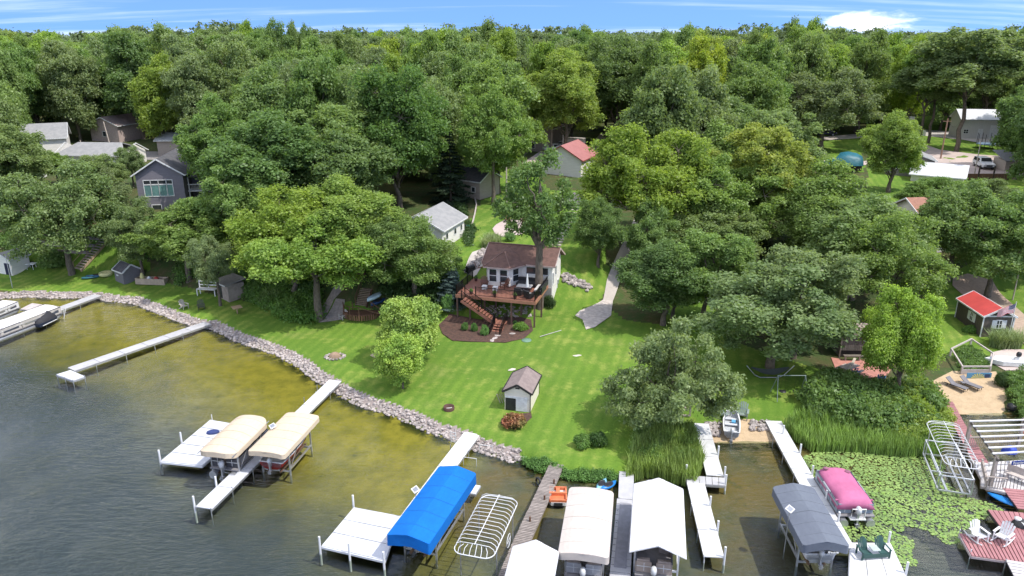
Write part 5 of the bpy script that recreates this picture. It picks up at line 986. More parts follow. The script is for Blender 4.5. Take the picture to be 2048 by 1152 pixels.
def pontoon(name, label, loc, rz, L, w, z=.55, hull=None, fence=None, cover=None, cover_h=1.05, motor=True, ch=.85, group=None):
    b = thing(name, label, 'boat', (loc[0], loc[1], 0), rz, group); hull = hull or ALU; fence = fence or mat('boat_fence_grey', (.42, .42, .44), .4)
    for sx in (-1, 1): MB().tube([(sx*(w/2-.32), -L/2, z-.35), (sx*(w/2-.32), L/2-.9, z-.35), (sx*(w/2-.32), L/2-.2, z-.15)], [.3, .3, .06], 10).part('pontoon', hull, b)
    MB().b2((-w/2, -L/2+.25, z), (w/2, L/2-.3, z+.08)).part('deck', mat('boat_carpet', (.25, .24, .25), .9), b)
    y0, y1 = -L/2+.55, L/2-.45
    for sx in (-1, 1):
        for i in range(3): a_, c_ = y0+(y1-y0)*i/3+.04, y0+(y1-y0)*(i+1)/3-.04; p = MB().b2((sx*(w/2-.04)-.025, a_, z+.1), (sx*(w/2-.04)+.025, c_, z+.78)).part('fence_panel', fence, b); q = MB(); q.b2((sx*(w/2-.04)-.035, a_, z+.74), (sx*(w/2-.04)+.035, c_, z+.80)); q.b2((sx*(w/2-.04)-.032, a_+.3, z+.25), (sx*(w/2-.04)+.032, c_-.3, z+.55)); q.part('rail', ALU if i % 2 else mat('dark_stripe', (.08, .09, .12), .4), p)
    MB().b2((-w/2+.06, y1-.03, z+.1), (w/2-.06, y1+.03, z+.78)).part('fence_panel', fence, b)
    for sx in (-1, 1): q = MB(); q.b2((sx*(w/2-.5)-.42, y0-.03, z+.1), (sx*(w/2-.5)+.42, y0+.03, z+.78)); q.part('fence_panel', fence, b); q = MB(); q.b2((sx*(w/2-.5)-.42, y0-.05, z+.48), (sx*(w/2-.5)+.42, y0-.035, z+.52)); q.b2((sx*(w/2-.5)-.015, y0-.05, z+.2), (sx*(w/2-.5)+.015, y0-.035, z+.74)); q.part('rail', TRIM, b)
    if cover:
        nx, ny = 12, 22; V = []; rs_ = random.Random(len(label)); a_ = w/2+.03
        for j in range(ny+1):
            v = j/ny; y = y0-.15+(y1-y0+.3)*v; taper = 1-.22*max(0, (v-.82)/.18)**2
            for i in range(nx+1):
                u = -1+2*i/nx; e = 1-abs(u)**3.2; hump = cover_h*(.55+.45*math.sin(min(1, v*1.15)*math.pi*.85+.25)); zz = z+.72+.55*hump*e*(.8+.2*math.sin(v*9.))-.05*abs(math.sin(v*14))*e+rs_.uniform(-.01, .01)
                if abs(u) == 1: zz = z+.50-.04*abs(math.sin(v*11))
                if j in (0, ny): zz = min(zz, z+.45)
                V.append((u*a_*taper, y, zz))
        m = MB(); m.add(V, [(j*(nx+1)+i, j*(nx+1)+i+1, (j+1)*(nx+1)+i+1, (j+1)*(nx+1)+i) for j in range(ny) for i in range(nx)], True); co = m.part('cover', cover, b); md = co.modifiers.new('t', 'SOLIDIFY'); md.thickness = .02
        m = MB(); m.bar((-a_, y0+.35, z+.83), (a_, y0+.35, z+.83), .09, .07); m.part('strap', cover, co)
    else:
        for x, y in ((-w/2+.45, y0+.5), (w/2-.45, y0+.5), (-w/2+.45, y1-.6), (w/2-.45, y1-.6)): q = MB(); q.b2((x-.38, y-.35, z+.08), (x+.38, y+.35, z+.42)); q.b2((x-.38, y-.42, z+.42), (x+.38, y-.28, z+.78)); q.part('seat', mat('boat_vinyl', (.48, .40, .36), .6), b)
        q = MB(); q.b2((.3, -.3, z+.08), (.9, .3, z+.95)); q.part('console', mat('boat_console', (.3, .28, .3), .4), b)
    if motor: outboard(b, 0, -L/2+.1, z+.1)
    return b
g = (W(1655,945,1.0)+W(1709,1020,1.0))/2; dd_ = W(1650,932,1.2)-W(1709,1018,1.2); pk = pontoon('pontoon_boat', 'pontoon boat under a bright pink cover with its outboard tilted over the lily pads', W(1687,985,.9), math.atan2(dd_.y, dd_.x)-math.pi/2, 4.9, 2.35, .55, None, mat('blue_grey_panel', (.30, .36, .42), .4), PINKC)
m = MB(); [m.lathe((x, y, z_), [(0, .05), (.15, .04), (.2, 0), (.2, -.03)], 10, sy=.8) for x, y, z_ in ((-.65, 1.7, 1.70), (.75, 1.45, 1.62))]; m.part('cover_vent', mat('vent_mesh', (.30, .12, .18), .8), pk)
f = MB(); f.tube([(-.42, -2.35, .62), (-.42, -2.42, 1.28), (.42, -2.42, 1.28), (.42, -2.35, .62)], .045, 6); f.b2((-.5, -2.5, .5), (.5, -2.1, .58)); f.part('transom_guard', TRIM, pk)
q = pontoon('pontoon_boat', 'pale pontoon boat with a beige and white cover moored at the left dock', W(46,640,.9), math.atan2(*(lambda v: (v.y, v.x))(W(80,622,.9)-W(0,652,.9)))-math.pi/2, 8.2, 2.5, .5, None, mat('cream_panel', (.58, .54, .50), .4), fabric('cream_canvas', (.62, .57, .52), (.7, .68, .66)), .7)
pontoon('pontoon_boat', 'white boat end with a pale cover at the extreme left edge', W(-14,622,.9), math.atan2(*(lambda v: (v.y, v.x))(W(10,612,.9)-W(-30,628,.9)))-math.pi/2, 5.5, 2.3, .5, None, TRIM, fabric('cream_canvas', (.62, .57, .52)), .5)
for cn, lab, fen, yo in ((cD, 'silver and maroon pontoon boat under the flat beige canopy', mat('silver_panel', (.45, .44, .45), .4), -.5), (cE, 'tan and grey pontoon boat stern showing under the large white peaked canopy', mat('taupe_panel', (.42, .34, .29), .45), -.75), (cA, 'pontoon boat in shade under the left tan canopy', mat('dark_panel', (.06, .06, .07), .5), .6)):
    pontoon('pontoon_boat', lab, local(cn, -.15 if cn is cE else 0, yo), cn.rotation_euler.z, 5.4, 2.1, .7, None, fen)
pontoon('pontoon_boat', 'boat hidden beneath the bottom edge white peaked canopy', local(cF, 0, -.6), cF.rotation_euler.z, 6.0, 2.1, .8)
def runabout(label, loc, rz, L, w, z, c, motor=True, deck=None, name='motorboat', cat='boat', inner=None, seats=True, windsh=False):
    """open hull lofted from stations: pointed bow at +y, flat transom at -y"""
    b = thing(name, label, cat, (loc[0], loc[1], z), rz); st = [(0, .92, .0), (.25, 1., .0), (.5, 1., .02), (.72, .86, .05), (.88, .52, .12), (1, .04, .2)]; O = []; I = []
    for v, k, up in st:
        y = -L/2+L*v; hw_ = w/2*k; O.append([(-hw_, y, .62+up), (-hw_*.92, y, .28+up*.9), (-hw_*.5, y, .05+up*.8), (0, y, up*.8), (hw_*.5, y, .05+up*.8), (hw_*.92, y, .28+up*.9), (hw_, y, .62+up)]); I.append([(-hw_*.9, y, .61+up), (-hw_*.8, y, .22+up*.9), (hw_*.8, y, .22+up*.9), (hw_*.9, y, .61+up)])
    V = [p for s_ in O for p in s_]; Q = [(i*7+j, i*7+j+1, (i+1)*7+j+1, (i+1)*7+j) for i in range(5) for j in range(6)]+[tuple(range(6, -1, -1))]; h_ = MB().add(V, Q, True); h_.part('hull', c, b)
    V = [p for s_ in I for p in s_]; Q = [(i*4+j, (i+1)*4+j, (i+1)*4+j+1, i*4+j+1) for i in range(5) for j in range(3)]+[(0, 1, 2, 3)]; MB().add(V, Q).part('liner', inner or mat('boat_liner', (.5, .51, .53), .5), b)
    m = MB(); 
    for i in range(5):
        for e in (0, 6): m.bar(O[i][e], O[i+1][e], .09, .05)
    m.bar(O[0][0], O[0][6], .08, .06); m.part('gunwale', TRIM, b)
    if seats: [MB().b2((-w*.42*k, -L/2+L*v-.14, .36), (w*.42*k, -L/2+L*v+.14, .42)).part('seat', mat('boat_seat', (.62, .63, .66), .5), b) for v, k in ((.12, 1), (.42, 1), (.66, .9))]
    if windsh: MB().slab([(-w*.4, L*.05, .95), (w*.4, L*.05, .95), (w*.36, L*.12, .72), (-w*.36, L*.12, .72)], .03).part('windshield', GLASS, b)
    if motor: outboard(b, 0, -L/2-.18, .45, BLACK if motor == 'b' else None, .8)
    return b
rb = runabout('small open aluminium rowboat pulled up on the sand patch between two white docks', W(1462,852,.2), R(-15), 3.9, 1.25, .12, mat('pale_hull', (.66, .68, .72), .4), True, name='rowboat')
MB().b2((.02, -.1, .3), (.32, .35, .5)).part('cooler', mat('light_blue_box', (.12, .38, .62), .5), rb)
for cn, lab, c_ in ((cB, 'red and white motorboat on the lift under the right tan canopy', mat('red_hull', (.45, .03, .03), .3)), (cC, 'white motorboat hanging under the blue canopy', TRIM), (cG, 'white motorboat under the dark slate canopy', TRIM)): runabout(lab, local(cn, 0, .35), cn.rotation_euler.z, 5.3, 1.9, .75, c_, True, windsh=True)
runabout('white and light blue boat bow cut by the bottom edge below the bare frame', W(950,1192,.6), R(-75), 4.4, 1.9, .3, TRIM, False, inner=mat('light_blue_liner', (.16, .42, .66), .5))
# jet ski under a black cover
js = thing('jet_ski', 'jet ski under a black fitted cover beside the left dock', 'jet ski', W(93,643,.2), math.atan2(*(lambda v: (v.y, v.x))(W(118,628,.4)-W(70,650,.4)))-math.pi/2)
V = []; 
for v, k, t_ in ((0, .7, .55), (.2, .95, .75), (.42, 1, .95), (.6, .95, 1.15), (.78, .75, .8), (.92, .45, .6), (1, .05, .45)): V += [(-.6*k, -1.5+3*v, .25), (-.5*k, -1.5+3*v, .5), (-.22*k, -1.5+3*v, t_), (.22*k, -1.5+3*v, t_), (.5*k, -1.5+3*v, .5), (.6*k, -1.5+3*v, .25)]
MB().add(V, [(i*6+j, i*6+j+1, (i+1)*6+j+1, (i+1)*6+j) for i in range(6) for j in range(5)]+[(5, 4, 3, 2, 1, 0)], True).part('cover', mat('black_cover', (.03, .03, .035), .75, bump=.01, bscale=4), js); MB().prism([(-.55, -1.5), (.55, -1.5), (.6, .2), (.4, 1.1), (0, 1.45), (-.4, 1.1), (-.6, .2)], -.1, .28).part('hull', mat('navy_hull', (.02, .03, .06), .3), js); m = MB(); m.bar((.85, -1.4, .1), (.85, .6, .12), .06); m.bar((.75, 1.6, -.2), (.95, 1.9, .9), .05); m.bar((.5, 1.9, -.2), (.6, 2.0, .9), .05); m.part('lift_rail', TRIM, js)
# orange pedal boat
pb = thing('pedal_boat', 'orange and white four seat pedal boat moored between plank dock and beige canopy', 'pedal boat', W(1116,996,.1), R(-2)); pb.scale = (.82, .82, .82); L_, w_ = 1.9, 1.45
MB().prism([(-w_/2*.8, -L_/2), (w_/2*.8, -L_/2), (w_/2, -L_/2+.3), (w_/2*.95, L_/2-.3), (w_/2*.75, L_/2), (-w_/2*.75, L_/2), (-w_/2*.95, L_/2-.3), (-w_/2, -L_/2+.3)], -.1, .22).part('hull', TRIM, pb); ORG = mat('orange_plastic', (.66, .20, .085), .5, (.58, .16, .07))
m = MB(); t_ = .1; m.b2((-w_/2, -L_/2+.1, .22), (-w_/2+.12, L_/2-.1, .5)); m.b2((w_/2-.12, -L_/2+.1, .22), (w_/2, L_/2-.1, .5)); m.b2((-w_/2, L_/2-.15, .22), (w_/2, L_/2-.02, .5)); m.b2((-w_/2, -.1, .22), (w_/2, .1, .55)); m.b2((-.15, 0, .22), (.15, L_/2-.1, .48)); m.b2((-w_/2, -L_/2+.02, .22), (w_/2, -L_/2+.15, .42)); m.part('tub', ORG, pb); MB().b2((-w_/2+.12, -L_/2+.15, .22), (w_/2-.12, -.1, .28)).part('seat', ORG, pb); MB().b2((-.35, -L_/2-.06, -.1), (.35, -L_/2+.03, .18)).part('paddle_housing', BLACK, pb)
def kayak(label, p, rz, L, w, ma, h_=.28, name='kayak', cat='kayak', hole=True):
    k = thing(name, label, cat, p, rz); V = []; st = [(0, .05), (.15, .6), (.35, .95), (.5, 1), (.65, .95), (.85, .6), (1, .05)]
    for v, s_ in st: V += [(-w/2*s_, -L/2+L*v, h_*.6), (-w/2*s_*.6, -L/2+L*v, .02), (w/2*s_*.6, -L/2+L*v, .02), (w/2*s_, -L/2+L*v, h_*.6), (w/2*s_*.5, -L/2+L*v, h_), (-w/2*s_*.5, -L/2+L*v, h_)]
    MB().add(V, [(i*6+j, i*6+(j+1) % 6, (i+1)*6+(j+1) % 6, (i+1)*6+j) for i in range(6) for j in range(6)]+[(5, 4, 3, 2, 1, 0), tuple(range(36, 42))], True).part('hull', ma, k)
    if hole: MB().lathe((0, 0, h_), [(w*.30, -.03), (w*.33, .03), (w*.38, .03), (w*.40, -.02)], 12, sy=1.8).part('cockpit_rim', BLACK, k); MB().lathe((0, 0, h_-.005), [(0, .01), (w*.3, .01)], 12, sy=1.8).part('cockpit', BLACK, k)
    return k
BLU = mat('bright_blue_plastic', (.02, .22, .62), .4, (.018, .19, .55)); kayak('bright blue paddle board leaning between red walkway and lily pads', W(2014,1003,.12), R(40), 2.4, .95, BLU, .12, 'paddle_board', 'paddle board', False)
kayak('light blue kayak end poking out behind the beige canopy', W(1203,973,.1), R(-30), 1.5, .6, mat('pale_blue_plastic', (.25, .55, .72), .4)); kayak('deep blue kayak end beside the light blue one', W(1217,975,.1), R(-50), 1.5, .6, BLU)
kayak('white and navy canoe leaning beside the wooden stairs', at(750,606,.55), R(-25), 2.7, 1.0, mat('pale_canoe', (.55, .72, .82), .4), .4, 'canoe', 'canoe', False); kayak('dark blue kayak under the leaning canoe', at(757,612,.3), R(-32), 2.3, .8, mat('navy_plastic', (.02, .06, .17), .4), .35)
kayak('blue kayak lying on the lawn by the grey playhouse shed', at(196,553), R(-70), 2.6, .8, mat('teal_blue_plastic', (.03, .14, .26), .5)); kayak('dark teal kayak beside the blue one on the left lawn', at(185,556), R(-60), 2.4, .8, mat('teal_plastic', (.04, .16, .2), .5)) 
tb = thing('inflatable_tube', 'pale yellow inflatable tube leaning on the grey playhouse shed', 'inflatable', at(213,551,.15), 0); MB().tube([(.62*math.cos(a), .62*math.sin(a), .1) for a in [k*math.pi/8 for k in range(17)]], .26, 8, caps=False).part('ring', mat('pale_yellow_vinyl', (.66, .62, .30), .5), tb); MB().lathe((0, 0, .05), [(0, .08), (.45, .08), (.45, 0)], 14).part('floor', mat('pale_yellow_vinyl', (.66, .62, .30), .5), tb)
# ---------------------------------------------------------------- roads, paths, patios
sheet('driveway', [(1250,480),(1268,440),(1284,400),(1296,400),(1286,440),(1268,488),(1250,530),(1236,575),(1226,602),(1206,602),(1214,560),(1232,515)], CONC)
sheet('gravel_apron', [(1207,600),(1226,600),(1222,632),(1190,655),(1172,660),(1165,640),(1150,632),(1160,622),(1185,612)], mat('pale_gravel', (.58,.52,.48), .95, (.42,.37,.34), 2.5, bump=.02))
sheet('gravel_path', [(640,645),(668,600),(690,575),(700,560),(690,555),(668,575),(648,610),(630,640)], GRAVEL); sheet('gravel_path', [(640,646),(684,640),(690,600),(672,598)], GRAVEL, .034)
sheet('patio', [(985,458),(992,450),(1010,440),(1045,438),(1062,446),(1060,462),(1040,470),(1005,474),(990,468)], PINK, label=None)
sheet('patio', [(1016,418),(1030,411),(1045,412),(1050,418)], CONC); sheet('patio', [(1120,395),(1150,385),(1160,395),(1156,408),(1128,410)], PINK)
sheet('patio', [(928,545),(945,505),(960,500),(975,515),(966,530),(950,556)], CONC, .03)
sheet('lane', [(1172,300),(1188,285),(1205,262),(1216,262),(1208,285),(1192,310)], GRAVEL); sheet('parking_pad', [(1040,330),(1085,300),(1165,300),(1160,320),(1100,335)], PINK)
sheet('brick_patio', [(1662,716),(1700,722),(1770,716),(1782,740),(1774,752),(1730,758),(1690,758),(1672,742)], mat('brick_paving', (.50,.23,.19), .85), .03)
sheet('road', [(1788,258),(1830,256),(1880,262),(1925,266),(1990,276),(2100,286),(2100,300),(1990,292),(1925,280),(1850,272),(1790,268)], mat('pale_road', (.50,.46,.43), .9, (.42,.39,.36), .6))
sheet('road', [(1785,275),(1815,268),(1845,288),(1880,300),(1960,310),(2070,316),(2090,352),(1930,352),(1880,330),(1830,310),(1790,292)], PINK, .034)
sheet('road', [(1605,330),(1612,318),(1700,326),(1735,322),(1735,330),(1660,336)], PINK); sheet('road', [(1640,274),(1720,268),(1725,276),(1640,282)], CONC)
sheet('road', [(110,300),(330,304),(380,312),(380,322),(200,318),(90,316)], mat('asphalt_grey', (.30,.28,.27), .9))
sheet('stone_patio', [(1982,706),(2010,700),(2080,700),(2080,742),(2010,742),(1978,724)], PINK); sheet('garden_path', [(1905,556),(1935,548),(1985,562),(2060,640),(2060,700),(2030,672),(1975,600),(1925,590),(1905,572)], mat('tan_pavers', (.44,.33,.25), .9))
sheet('fire_pit_gravel', [(740,712),(752,704),(775,706),(770,716),(750,718)], mat('pale_sand', (.52,.44,.30), .95))
for i in range(19):
    t = i/18; x = 1108+(1160-1108)*t**.9; y = 497-(497-392)*t; g = G(x, y); s = .62 if i < 10 else .6
    o = MB().box((0, 0, 0), (1.25, .42, .16)).part('stepping_stone', mat('pale_steps', (.52,.46,.40), .9, rnd=.1)); o.location = g+Vector((0, 0, .08)); o.rotation_euler.z = R(-18); tag(o, f"pale concrete step slab, {ORD[i]} up from the cottage on the path past its roof", 'step', 'concrete steps climbing behind the cottage')
# wooden stairs on the left slope, and the timber terraces
def stairs(label, bot, topp, n, w, ma, rail=True, name='stairs', side=WOODT):
    a = at(*bot); b = at(*topp); r = thing(name, label, 'stairs', a); d = b-a; u = Vector((d.x, d.y, 0)).normalized(); s = Vector((u.y, -u.x, 0))
    for i in range(n): c = d*((i+.5)/n); MB().bar(c-s*w/2+Vector((0, 0, .12)), c+s*w/2+Vector((0, 0, .12)), .32, .06).part('step', ma, r)
    for k in (-1, 1): m = MB(); m.bar(s*k*w/2, d+s*k*w/2, .08, .28); m.part('stringer', side, r)
    if rail:
        m = MB(); m.bar(s*-w/2+Vector((0, 0, 1)), d-s*w/2+Vector((0, 0, 1)), .06, .05); [m.bar(d*t-s*w/2, d*t-s*w/2+Vector((0, 0, 1)), .07) for t in (0, .33, .66, 1)]; m.part('handrail', side, r)
    return r
stairs('long straight timber stairs climbing the grass left of the grey playhouse shed', (155,541), (232,456), 18, 1.4, mat('pale_treads', (.50,.42,.36), .9))
for i, (a, b, lb) in enumerate([((42,492),(190,494),'second'), ((44,501),(178,508),'lowest'), ((160,478),(200,480),'topmost'), ((55,486),(120,487),'third')]):
    A = G(*a); B = G(*b); r = thing('retaining_wall', f'{lb} low timber retaining wall on the slope left of the long stairs', 'retaining wall', A)
    for k in range(2): m = MB(); m.bar(Vector((0, 0, .1+k*.2)), Vector((B.x-A.x, B.y-A.y, B.z-A.z+.1+k*.2)), .2, .19); m.part('timber', WOODG, r)
w = stairs('brown wooden stairs dropping to the fan shaped deck', (722,613), (733,578), 10, 1.3, mat('worn_treads', (.36,.27,.20), .9), True, side=WOODB)
fd = thing('deck', 'dark brown low deck with fan shaped board skirt at the foot of the wooden stairs', 'deck', at(722,636)); c = Vector((0, .6, 0)); P = [(2.0*math.cos(R(a)), .8+1.7*math.sin(R(a))) for a in range(180, 361, 15)]
for i in range(len(P)-1): a, b = P[i], P[i+1]; MB().slab([(0, .8, .62), (a[0], a[1], .62), (b[0], b[1], .62)], .06).part('deck_board', WOODB, fd)
for i in range(25): a = R(180+i*7.5); MB().bar((2.0*math.cos(a), .8+1.7*math.sin(a), 0), (2.02*math.cos(a), .8+1.72*math.sin(a), .58), .16, .03, up=(math.cos(a), math.sin(a), 0)).part('skirt_board', mat('skirt_boards', (.20,.10,.06), .85, rnd=.3), fd)
m = MB(); pr = [(2.0*math.cos(R(a)), .8+1.7*math.sin(R(a))) for a in (180, 210, 240, 270)]; [m.bar((x, y, .6), (x, y, 1.55), .08) for x, y in pr]; [m.bar((*pr[i], 1.5), (*pr[i+1], 1.5), .07, .05) for i in range(3)]; [m.bar((1.0*k, .8, .6), (1.0*k, .8, 1.5), .08) for k in (-1, 1)]; m.bar((0, -.9, 1.5), (2.2, -.4, .6), .08); m.bar((.9, .6, 1.7), (2.6, -.2, .7), .08); m.part('railing', WOODB, fd)
MB().slab([(1.0, 1., .9), (2.6, 2.6, 1.6), (1.4, 4.2, 2.6), (.9, 3.4, 2.4)], .08).part('ramp', mat('reddish_boards', (.26,.11,.06), .8), fd)
# wooden box building above those stairs
house('boathouse', 'dark brown timber boathouse in shade above the wooden stairs', 'boathouse', at(705,575)+Vector((0, 1.5, .2)), R(4), 2.6, 2.4, 2.0, .3, 'x', WOODB, ROOFD, .2, base=1.5)
# ---------------------------------------------------------------- chairs and small furniture
def adirondack(label, p, rz, ma, s=1., rocker=False, group=None, name='adirondack_chair'):
    r = thing(name, label, 'chair', p, rz, group); r.scale = (s,)*3
    for i in range(6): x = -.25+i*.1; MB().bar((x, -.28, .38), (x, .25, .28), .085, .025).part('seat_slat', ma, r)
    for i in range(5): x = (-2+i)*.115; hgt = 1.08-.035*(i-2)**2; MB().bar((x, .22, .26), (x*1.25, .50, hgt), .10, .025, up=(0, -1, .3)).part('back_slat', ma, r)
    for k in (-1, 1):
        MB().bar((k*.36, -.35, .58), (k*.36, .40, .56), .13, .03).part('armrest', ma, r); MB().b2((k*.34-.03, -.33, 0), (k*.34+.03, -.25, .57)).part('leg', ma, r); MB().bar((k*.31, .0, .27), (k*.31, .55, .0), .05, .10).part('leg', ma, r)
        if rocker: MB().tube([(k*.33, -.6, .12), (k*.33, -.3, .02), (k*.33, .2, 0), (k*.33, .75, .14)], .035, 5).part('rocker', ma, r)
    m = MB(); m.bar((-.34, .42, .52), (.34, .42, .52), .06); m.bar((-.34, -.28, .36), (.34, -.28, .36), .03, .08); m.part('crossbar', ma, r); return r
WC = mat('white_resin', (.80, .80, .80), .5); GC = mat('grey_green_resin', (.26, .32, .29), .6); BRC = mat('brown_resin', (.13, .055, .04), .6)
adirondack('white rocking adirondack chair at the outer edge of the red platform', W(1956,1080,DZ)+Vector((0, 0, .03)), R(12), WC, 1.05, True)
adirondack('white rocking adirondack chair turned toward its neighbour on the red platform', W(2003,1083,DZ)+Vector((0, 0, .03)), R(-55), WC, 1.1, True)
adirondack('grey green adirondack chair behind the rowboat', at(1484,836), R(-20), GC, 1.15); adirondack('second grey green adirondack chair tucked left of the rowboat bow', at(1449,834), R(40), GC, 1.)
adirondack('light grey adirondack chair near the left riprap', at(369,617), R(60), mat('light_grey_resin', (.5, .46, .42), .6), .95); adirondack('dark adirondack chair on the lawn left of the leaning oak', at(403,619), R(25), mat('dark_green_resin', (.07, .08, .05), .6), 1.)
adirondack('white resin armchair beside the fan shaped deck', at(686,638), R(-40), mat('worn_white', (.6, .56, .54), .6), .9)
adirondack('red brown adirondack chair on the patio left of the oak trunk', at(1014,444), R(-20), BRC, 1.); adirondack('red brown adirondack chair half hidden behind the oak foliage', at(1048,450), R(20), BRC, .95)
for x, y, rz, lb in ((-6.9,-2.3,R(20),'brown adirondack chair on the deck left of the white stools'),(-4.7,-2.1,R(-35),'brown adirondack chair on the deck right of the white stools')): adirondack(lb, local(cot, x, y, 0), A16+rz, BRC, 1.)
for x, lb in ((-6.6,'white cube side table on the deck, left one'), (-5.4,'white cube side table on the deck, right one')):
    r = thing('side_table', lb, 'table', local(cot, x, -3.2, 0), A16); MB().b2((-.26, -.26, .38), (.26, .26, .44)).part('table_top', WC, r); [MB().b2((sx*.21-.03, sy*.21-.03, 0), (sx*.21+.03, sy*.21+.03, .38)).part('leg', WC, r) for sx in (-1, 1) for sy in (-1, 1)]; MB().b2((-.22, -.22, .08), (.22, .22, .3)).part('shelf_box', WC, r)
for x, lb in ((-7.45,'dark pot of greenery on the deck edge beside the stair head'), (-4.9,'dark pot of greenery on the deck edge in the middle'), (-2.7,'dark pot of greenery on the deck edge nearest the lounge chairs'), (-8.4,'potted plant by the left rail of the deck')):
    p = local(cot, x, -5.05 if x > -8 else -.7, 0); r = thing('potted_plant', lb, 'plant', p); MB().lathe((0, 0, 0), [(.14, 0), (.2, .34), (.17, .34), (.0, .30)], 10).part('pot', mat('maroon_pot', (.07, .02, .02), .4), r); c_ = link('foliage', BUSH[2][0], r, (0, 0, .28), 0, (.26, .26, .34)); c_.material_slots[0].link = 'OBJECT'; c_.material_slots[0].material = FOL['bush']
sf = thing('sofa', 'black wicker corner sofa against the cottage wall with pale cushions', 'sofa', local(cot, -2.2, -.75, 0), A16); SC = mat('pale_cushion', (.56, .54, .52), .8)
MB().b2((-1.5, -.45, 0), (1.2, .4, .36)).part('base', BLACK, sf); MB().b2((-1.5, .25, .3), (1.2, .42, .85)).part('backrest', BLACK, sf); [MB().b2((-1.35+i*.85, -.42, .36), (-.55+i*.85, .24, .5)).part('cushion', mat('charcoal_cushion', (.06, .06, .065), .8), sf) for i in range(3)]; MB().b2((1.0, -2.6, 0), (1.85, -.4, .36)).part('base', BLACK, sf, label='long chaise side of the sofa'); MB().b2((1.75, -2.6, .3), (1.92, .2, .82)).part('backrest', BLACK, sf); [MB().b2((1.02, -2.5+i*.75, .36), (1.74, -1.8+i*.75, .5)).part('cushion', SC, sf) for i in range(3)]
tt = thing('coffee_table', 'low table with pale stone top on the deck', 'table', local(cot, -2.5, -2.1, 0), A16); MB().b2((-.8, -.5, .38), (.8, .5, .46)).part('table_top', SC, tt); MB().b2((-.7, -.42, 0), (.7, .42, .38)).part('base', BLACK, tt)
for x, y, rz, lb in ((-2.6,-3.9,R(170),'black wicker armchair by the deck rail'), (-1.4,-4.5,R(150),'dark swivel armchair at the deck corner')):
    r = thing('armchair', lb, 'chair', local(cot, x, y, 0), A16+rz); MB().b2((-.4, -.38, .1), (.4, .38, .36)).part('base', BLACK, r); MB().b2((-.34, -.36, .36), (.34, .3, .46)).part('cushion', SC, r); MB().b2((-.4, .28, .3), (.4, .42, .85)).part('backrest', BLACK, r); [MB().b2((k*.38-.05, -.38, .3), (k*.38+.05, .38, .6)).part('armrest', BLACK, r) for k in (-1, 1)]
um = thing('patio_umbrella', 'closed white patio umbrella standing by the deck rail', 'umbrella', local(cot, -1.7, -4.0, 0)); MB().tube([(0, 0, 0), (0, 0, 2.5)], .03, 6).part('pole', BLACK, um); MB().tube([(0, 0, 1.0), (0, 0, 1.5), (0, 0, 2.45)], [.16, .13, .04], 8).part('canopy', WC, um); MB().lathe((0, 0, 0), [(.3, 0), (.3, .06), (0, .08)], 12).part('base', BLACK, um)
gr = thing('barbecue', 'black barbecue grill on the patio at the left end of the deck', 'grill', local(cot, -9.7, 1.2, -.1), A16+R(60)); MB().b2((-.55, -.3, .1), (.55, .3, .8)).part('cart', BLACK, gr); MB().tube([(-.5, 0, .95), (.5, 0, .95)], .28, 10).part('lid', BLACK, gr); MB().b2((-1.0, -.25, .78), (-.56, .25, .84)).part('side_shelf', METB, gr); MB().b2((.56, -.25, .78), (1.0, .25, .84)).part('side_shelf', METB, gr)
for x, y, lb in ((-9.0,2.2,'red brown patio chair left of the cottage, nearest the grill'),(-8.6,3.2,'orange brown patio chair left of the cottage roof')): adirondack(lb, local(cot, x, y, .2), A16+R(120), mat('rust_resin', (.30, .11, .05), .6), 1.)
# benches, swings
dc = thing('double_chair', 'dark green double adirondack seat with a small table between on the white platform', 'double chair', W(1745,1112,DZ)+Vector((0, 0, .03)), R(6)); DG = mat('dark_green_poly', (.03, .085, .075), .5)
for k in (-1, 1):
    for i in range(5): x = k*.52+(-2+i)*.11; MB().bar((x, .2, .28), (x*1.02, .48, 1.05-.04*(i-2)**2), .095, .025, up=(0, -1, .3)).part('back_slat', DG, dc)
    for i in range(4): MB().b2((k*.52-.28, -.32+i*.13, .36-.02*i), (k*.52+.28, -.21+i*.13, .38-.02*i)).part('seat_slat', DG, dc)
    MB().b2((k*.86-.05, -.38, .55), (k*.86+.05, .4, .58)).part('armrest', DG, dc); MB().b2((k*.84-.04, -.36, 0), (k*.84+.04, -.28, .55)).part('leg', DG, dc); MB().b2((k*.84-.04, .3, 0), (k*.84+.04, .38, .55)).part('leg', DG, dc)
MB().b2((-.24, -.32, .56), (.24, .22, .6)).part('table_top', mat('pale_green_glass', (.45, .5, .48), .3), dc); MB().b2((-.86, -.36, .12), (.86, -.30, .36)).part('front_board', DG, dc)
def frame_thing(name, label, cat, p, rz, bars, ma, extra=()):
    r = thing(name, label, cat, p, rz)
    for nm, a, b, w_ in bars: MB().bar(a, b, w_).part(nm, ma, r)
    for nm, lo, hi, m_ in extra: MB().b2(lo, hi).part(nm, m_, r)
    return r
frame_thing('bench', 'white arched garden bench left of the leaning oak trunk', 'bench', at(416,590), R(-8), [('leg', (-1.1,-.35,0), (-1.1,-.35,.85), .1), ('leg', (1.1,-.35,0), (1.1,-.35,.85), .1), ('leg', (-1.1,.3,0), (-1.1,.35,1.7), .1), ('leg', (1.1,.3,0), (1.1,.35,1.7), .1), ('back_rail', (-1.1,.35,1.6), (1.1,.35,1.5), .12), ('back_rail', (-1.1,.35,1.15), (1.1,.35,1.15), .1), ('back_post', (0,.35,.8), (0,.35,1.55), .07)], TRIM, [('seat', (-1.15,-.4,.75), (1.15,.35,.83), TRIM)])
